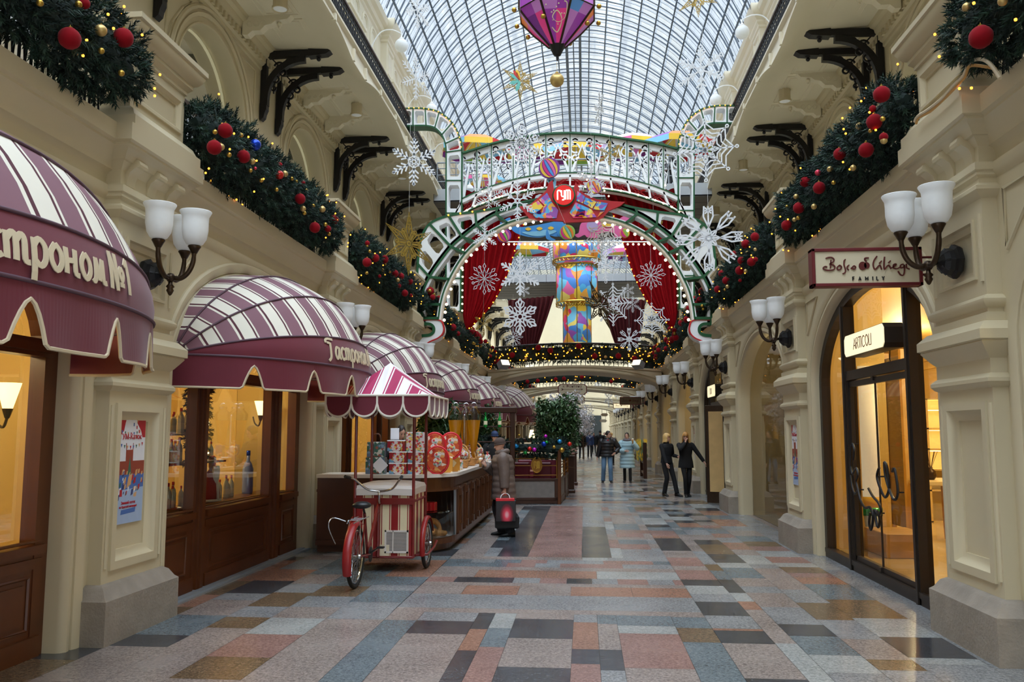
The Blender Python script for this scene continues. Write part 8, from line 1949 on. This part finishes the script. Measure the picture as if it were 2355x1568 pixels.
mb = MB(); mb.loft([[(w*cos(a), -.03+w*.7*sin(a)-.03, z) for a in [j*pi/6 for j in range(12)]] for z, w in ((.2, .015), (.28, .05), (.38, .06), (.44, .05))], True, True, True); mb.tube([(.132*cos(a), .1*sin(a), .015) for a in [j*pi/8 for j in range(16)]], .018, 6, closed=True); mb.tube([(0, -.1, .02), (0, -.085, .2), (0, -.07, .3)], .02, 6); mb.sphere((0, 0, .5), .058, 10, sc=(1, 1, .45)); mb.build('fur_trim', 'beard', t, True)
mb = MB(); mb.sphere((0, 0, .53), .048, 10, sc=(1, 1, .8)); mb.build('hat', 'santa_red', t, True)
t = thing('hanging_fir_branch', 'fir branch with small lights hanging in the bottle shop window', 'garland', (-4.62, 9.85, 2.35)); mb = MB(); rnd = random.Random(2)
def f(r): z = -r.random()*.95; a = r.uniform(0, 6.28); return Vector((.05*cos(a), .09*cos(a)*(1+z*.4), z)), (cos(a), sin(a), -.3)
sprigs(mb, f, 160, rnd, .13, .01); mb.build('foliage', ['needles', 'needles_dark'], t); bulbs(t, [Vector((.1, rnd.uniform(-.1, .1), -rnd.random()*.9)) for i in range(14)], .012, 'bulb_warm')
def walllamp(label, x, y, z):
    t = thing('shop_wall_lamp', label, 'lamp', (x, y, z)); mb = MB(); mb.lathe([(.04, -.10), (.10, .12), (.095, .12), (.03, -.1)], 16); mb.build('shade', 'lamp_glow', t, True); mb = MB(); mb.lathe([(0, -.2), (.02, -.18), (.045, -.1), (.0, -.1)], 10); mb.tube(smooth_line([(0, 0, -.18), (-.03, 0, -.26), (-.09, 0, -.22), (-.12, 0, -.12)], 4), .012, 6); mb.build('arm', 'bronze', t)
c = pxX(600, 940, -4.98); walllamp('lit glass wall lamp glowing inside the bottle shop window', c.x, c.y, c.z)
c = pxX(20, 900, -4.95); walllamp('lit wall lamp at the cut edge inside the nearest awning shop', c.x, c.y, 2.05)
c = pxX(840, 985, -5.6); walllamp('wall lamp seen between the cart poles', c.x, c.y, c.z)
prop('partition_panel', 'pale wooden panel closing the back of the bottle shop window', 'panel', (-5.1, 13.2, 0), [('board', MB().rbox(-.45, .45, -.03, .03, 0, 3.1, .01), 'shop_warm')])
# window side: table, cabinets and posters inside
t = thing('display_table', 'pale display table with reed vase inside the nearest glass shop', 'table', tuple(pxX(2150, 1100, 5.6)*Vector((1,1,0)) if False else (5.6, pxX(2150, 1100, 5.6).y, 0))); TY = t.location.y; mb = MB(); mb.rbox(-.4, .4, -.55, .55, .92, .99, .01); mb.build('tabletop', 'shop_cream', t)
for sx in (-.3, .3):
    for sy in (-.42, .42): mb = MB(); mb.lathe([(.03, 0), (.045, .4), (.05, .92)], 8, (sx, sy, 0)); mb.build('leg', 'shop_beige', t)
t = thing('reed_diffuser', 'round vase of thin reeds on the display table', 'vase', (5.5, TY-.1, .99)); mb = MB(); mb.lathe([(.05, 0), (.09, .06), (.08, .14), (.03, .18), (.035, .2), (0, .19)], 14); mb.build('vase', 'bronze', t, True); mb = MB(); rr = random.Random(3)
for i in range(9): mb.tube([(0, 0, .15), (rr.uniform(-.12, .12), rr.uniform(-.12, .12), .45)], .004, 4)
mb.build('reeds', 'wood_dark', t)
for i, (y, z0) in enumerate(((8.9, 0), (8.35, 0))):
    t = thing('lit_cabinet', 'tall pale cabinet with glowing shelves, %s in the nearest glass shop' % ['nearer the table', 'deeper'][i], 'cabinet', ((7.0, pxX(2160, 1000, 7.0).y, 0) if i == 0 else (7.6, pxX(2140, 1000, 7.6).y+.5, 0))); mb = MB(); mb.box(-.3, .3, .28, .3, 0, 2.4); mb.box(-.3, -.27, -.2, .3, 0, 2.4); mb.box(.27, .3, -.2, .3, 0, 2.4)
    for z in (.0, .6, 1.0, 1.4, 1.8, 2.38): mb.box(-.3, .3, -.2, .3, z, z+.03)
    mb.build('carcass', 'shop_cream', t)
    for z in (1.0, 1.4, 1.8): q = MB(); q.box(-.26, .26, -.18, .1, z+.37, z+.38); q.build('shelf_light', 'lamp_glow', t)
t = thing('reflection_panel', 'tall dark brown panel standing in for a reflection in the glass doors', 'panel', (5.2, pxX(2068, 1100, 5.2).y, 0)); mb = MB(); mb.rbox(-.03, .03, -.35, .35, .2, 3.0, .005); mb.build('panel_face', 'wood_dark', t); mb = MB()  # solid dark panel added in place of the reflection in the doors
for y in (-.4, .4): mb.rbox(-.05, .05, y-.05, y+.05, 0, 3.1, .005)
mb.build('frame', 'shop_beige', t)
t = thing('entrance_box', 'low beige box on the floor behind the glass doors', 'box', (4.45, pxX(2062, 1262, 4.45).y, 0)); mb = MB(); mb.rbox(-.3, .3, -.45, .45, 0.004, .34, .01); mb.build('body', 'shop_beige', t)
t = thing('chandelier', 'small lit crystal chandelier above the lightbox in the nearest glass shop', 'lamp', tuple(pxX(2003, 745, 5.6))); mb = MB(); rr = random.Random(8)
for i in range(22): a = i*.9; mb.sphere((.16*cos(a)*(1-i/40), .16*sin(a)*(1-i/40), -.12+.012*i), .016, 6)
mb.build('crystals', 'lamp_glow', t); mb = MB(); mb.tube([(0, 0, .1), (0, 0, .7)], .008, 5); mb.tube([(.17*cos(a), .17*sin(a), -.1) for a in [j*pi/8 for j in range(16)]], .008, 4, closed=True); mb.build('frame', 'gold', t)
op = bpy.data.materials.new('amber_poster'); op.use_nodes = True; q_ = op.node_tree; B_ = q_.nodes['Principled BSDF']; tcx = q_.nodes.new('ShaderNodeTexCoord'); nz = q_.nodes.new('ShaderNodeTexNoise'); nz.inputs['Scale'].default_value = 2.2; cr_ = q_.nodes.new('ShaderNodeValToRGB'); el = cr_.color_ramp.elements; el[0].position = .3; el[0].color = rgb(120, 60, 30); el[1].position = .75; el[1].color = rgb(250, 206, 90); x_ = el.new(.5); x_.color = rgb(220, 130, 40)
q_.links.new(tcx.outputs['Object'], nz.inputs['Vector']); q_.links.new(nz.outputs['Fac'], cr_.inputs[0]); q_.links.new(cr_.outputs[0], B_.inputs['Base Color']); q_.links.new(cr_.outputs[0], B_.inputs['Emission Color']); B_.inputs['Emission Strength'].default_value = .35; MATS['amber_poster'] = op
t = thing('backlit_poster', 'tall amber backlit poster inside the frameless arch shop', 'poster', (4.33, pxX(1757, 1040, 4.3).y, 1.62), radians(0)); mb = MB(); mb.rbox(-.03, .03, -.42, .42, -1.5, 1.2, .004); mb.build('panel', 'amber_poster', t); mb = MB()
for y in (-.44, .44): mb.rbox(-.05, .05, y-.03, y+.03, -1.6, 1.25, .004)
mb.build('frame', 'shop_beige', t)
t = thing('open_door_leaf', 'open dark bronze door leaf at the farther framed shop front', 'door panel', (3.30, 21.25, 0), radians(-20)); mb = MB(); mb.rbox(-.35, .35, -.03, .03, .03, 2.4, .006); mb.build('leaf', 'bronze', t); mb = MB(); mb.box(-.27, .27, -.034, .034, .3, 2.25); mb.build('pane', 'shop_beige', t)
# loose cable on the ledge of the nearest window-side pedestal
t = thing('ledge_cable', 'twisted cream cable lying along the ledge of the nearest window-side pedestal', 'cable'); p = P3(1)
mb = MB(); q = [pxX(u, v, XC+3.38) for u, v in ((2104, 280), (2110, 268), (2135, 252), (2165, 228), (2190, 200), (2215, 175), (2230, 145), (2250, 136), (2275, 145), (2300, 180))]; mb.tube(smooth_line(q, 5), .014, 6); mb.build('cord', 'piping', t); mb = MB(); mb.tube(smooth_line([v+Vector((.01, .0, -.02+.01*(i % 2))) for i, v in enumerate(q[:7])]+[pxX(2290, 158, XC+3.5)], 5), .012, 6); mb.build('second_cord', 'cone_wafer', t)

t = thing('lit_display_column', 'pale glowing display column with a green foot behind the glass door', 'display', (4.3, pxX(1990, 1000, 4.3).y, 0)); mb = MB(); mb.lathe([(.24, .62), (.24, 2.75), (0, 2.75)], 24); mb.build('column', 'glow_panel', t, True); mb = MB(); mb.lathe([(.242, .5), (.242, .62)], 24); mb.lathe([(.242, .62), (.242, .78)], 24, m=1); mb.build('green_band', ['shiny_green', 'p_yellow'], t, True); mb = MB(); mb.lathe([(.2, 0), (.24, .5), (0, .5)], 24); mb.build('foot', 'grey_metal', t, True)
mat('far_dark', (38, 44, 42), .7, var=.3, scale=1)
mb = MB(); mb.box(XC-2.6, XC+2.6, 112.6, 112.9, 0, 3.9); o = struct(mb.build('door_1', 'far_dark'))

# ------------------------------------------------------------------ tidy up the master copies
for o in list(bz.values()): kill(o)
for o in PROTO: kill(o)
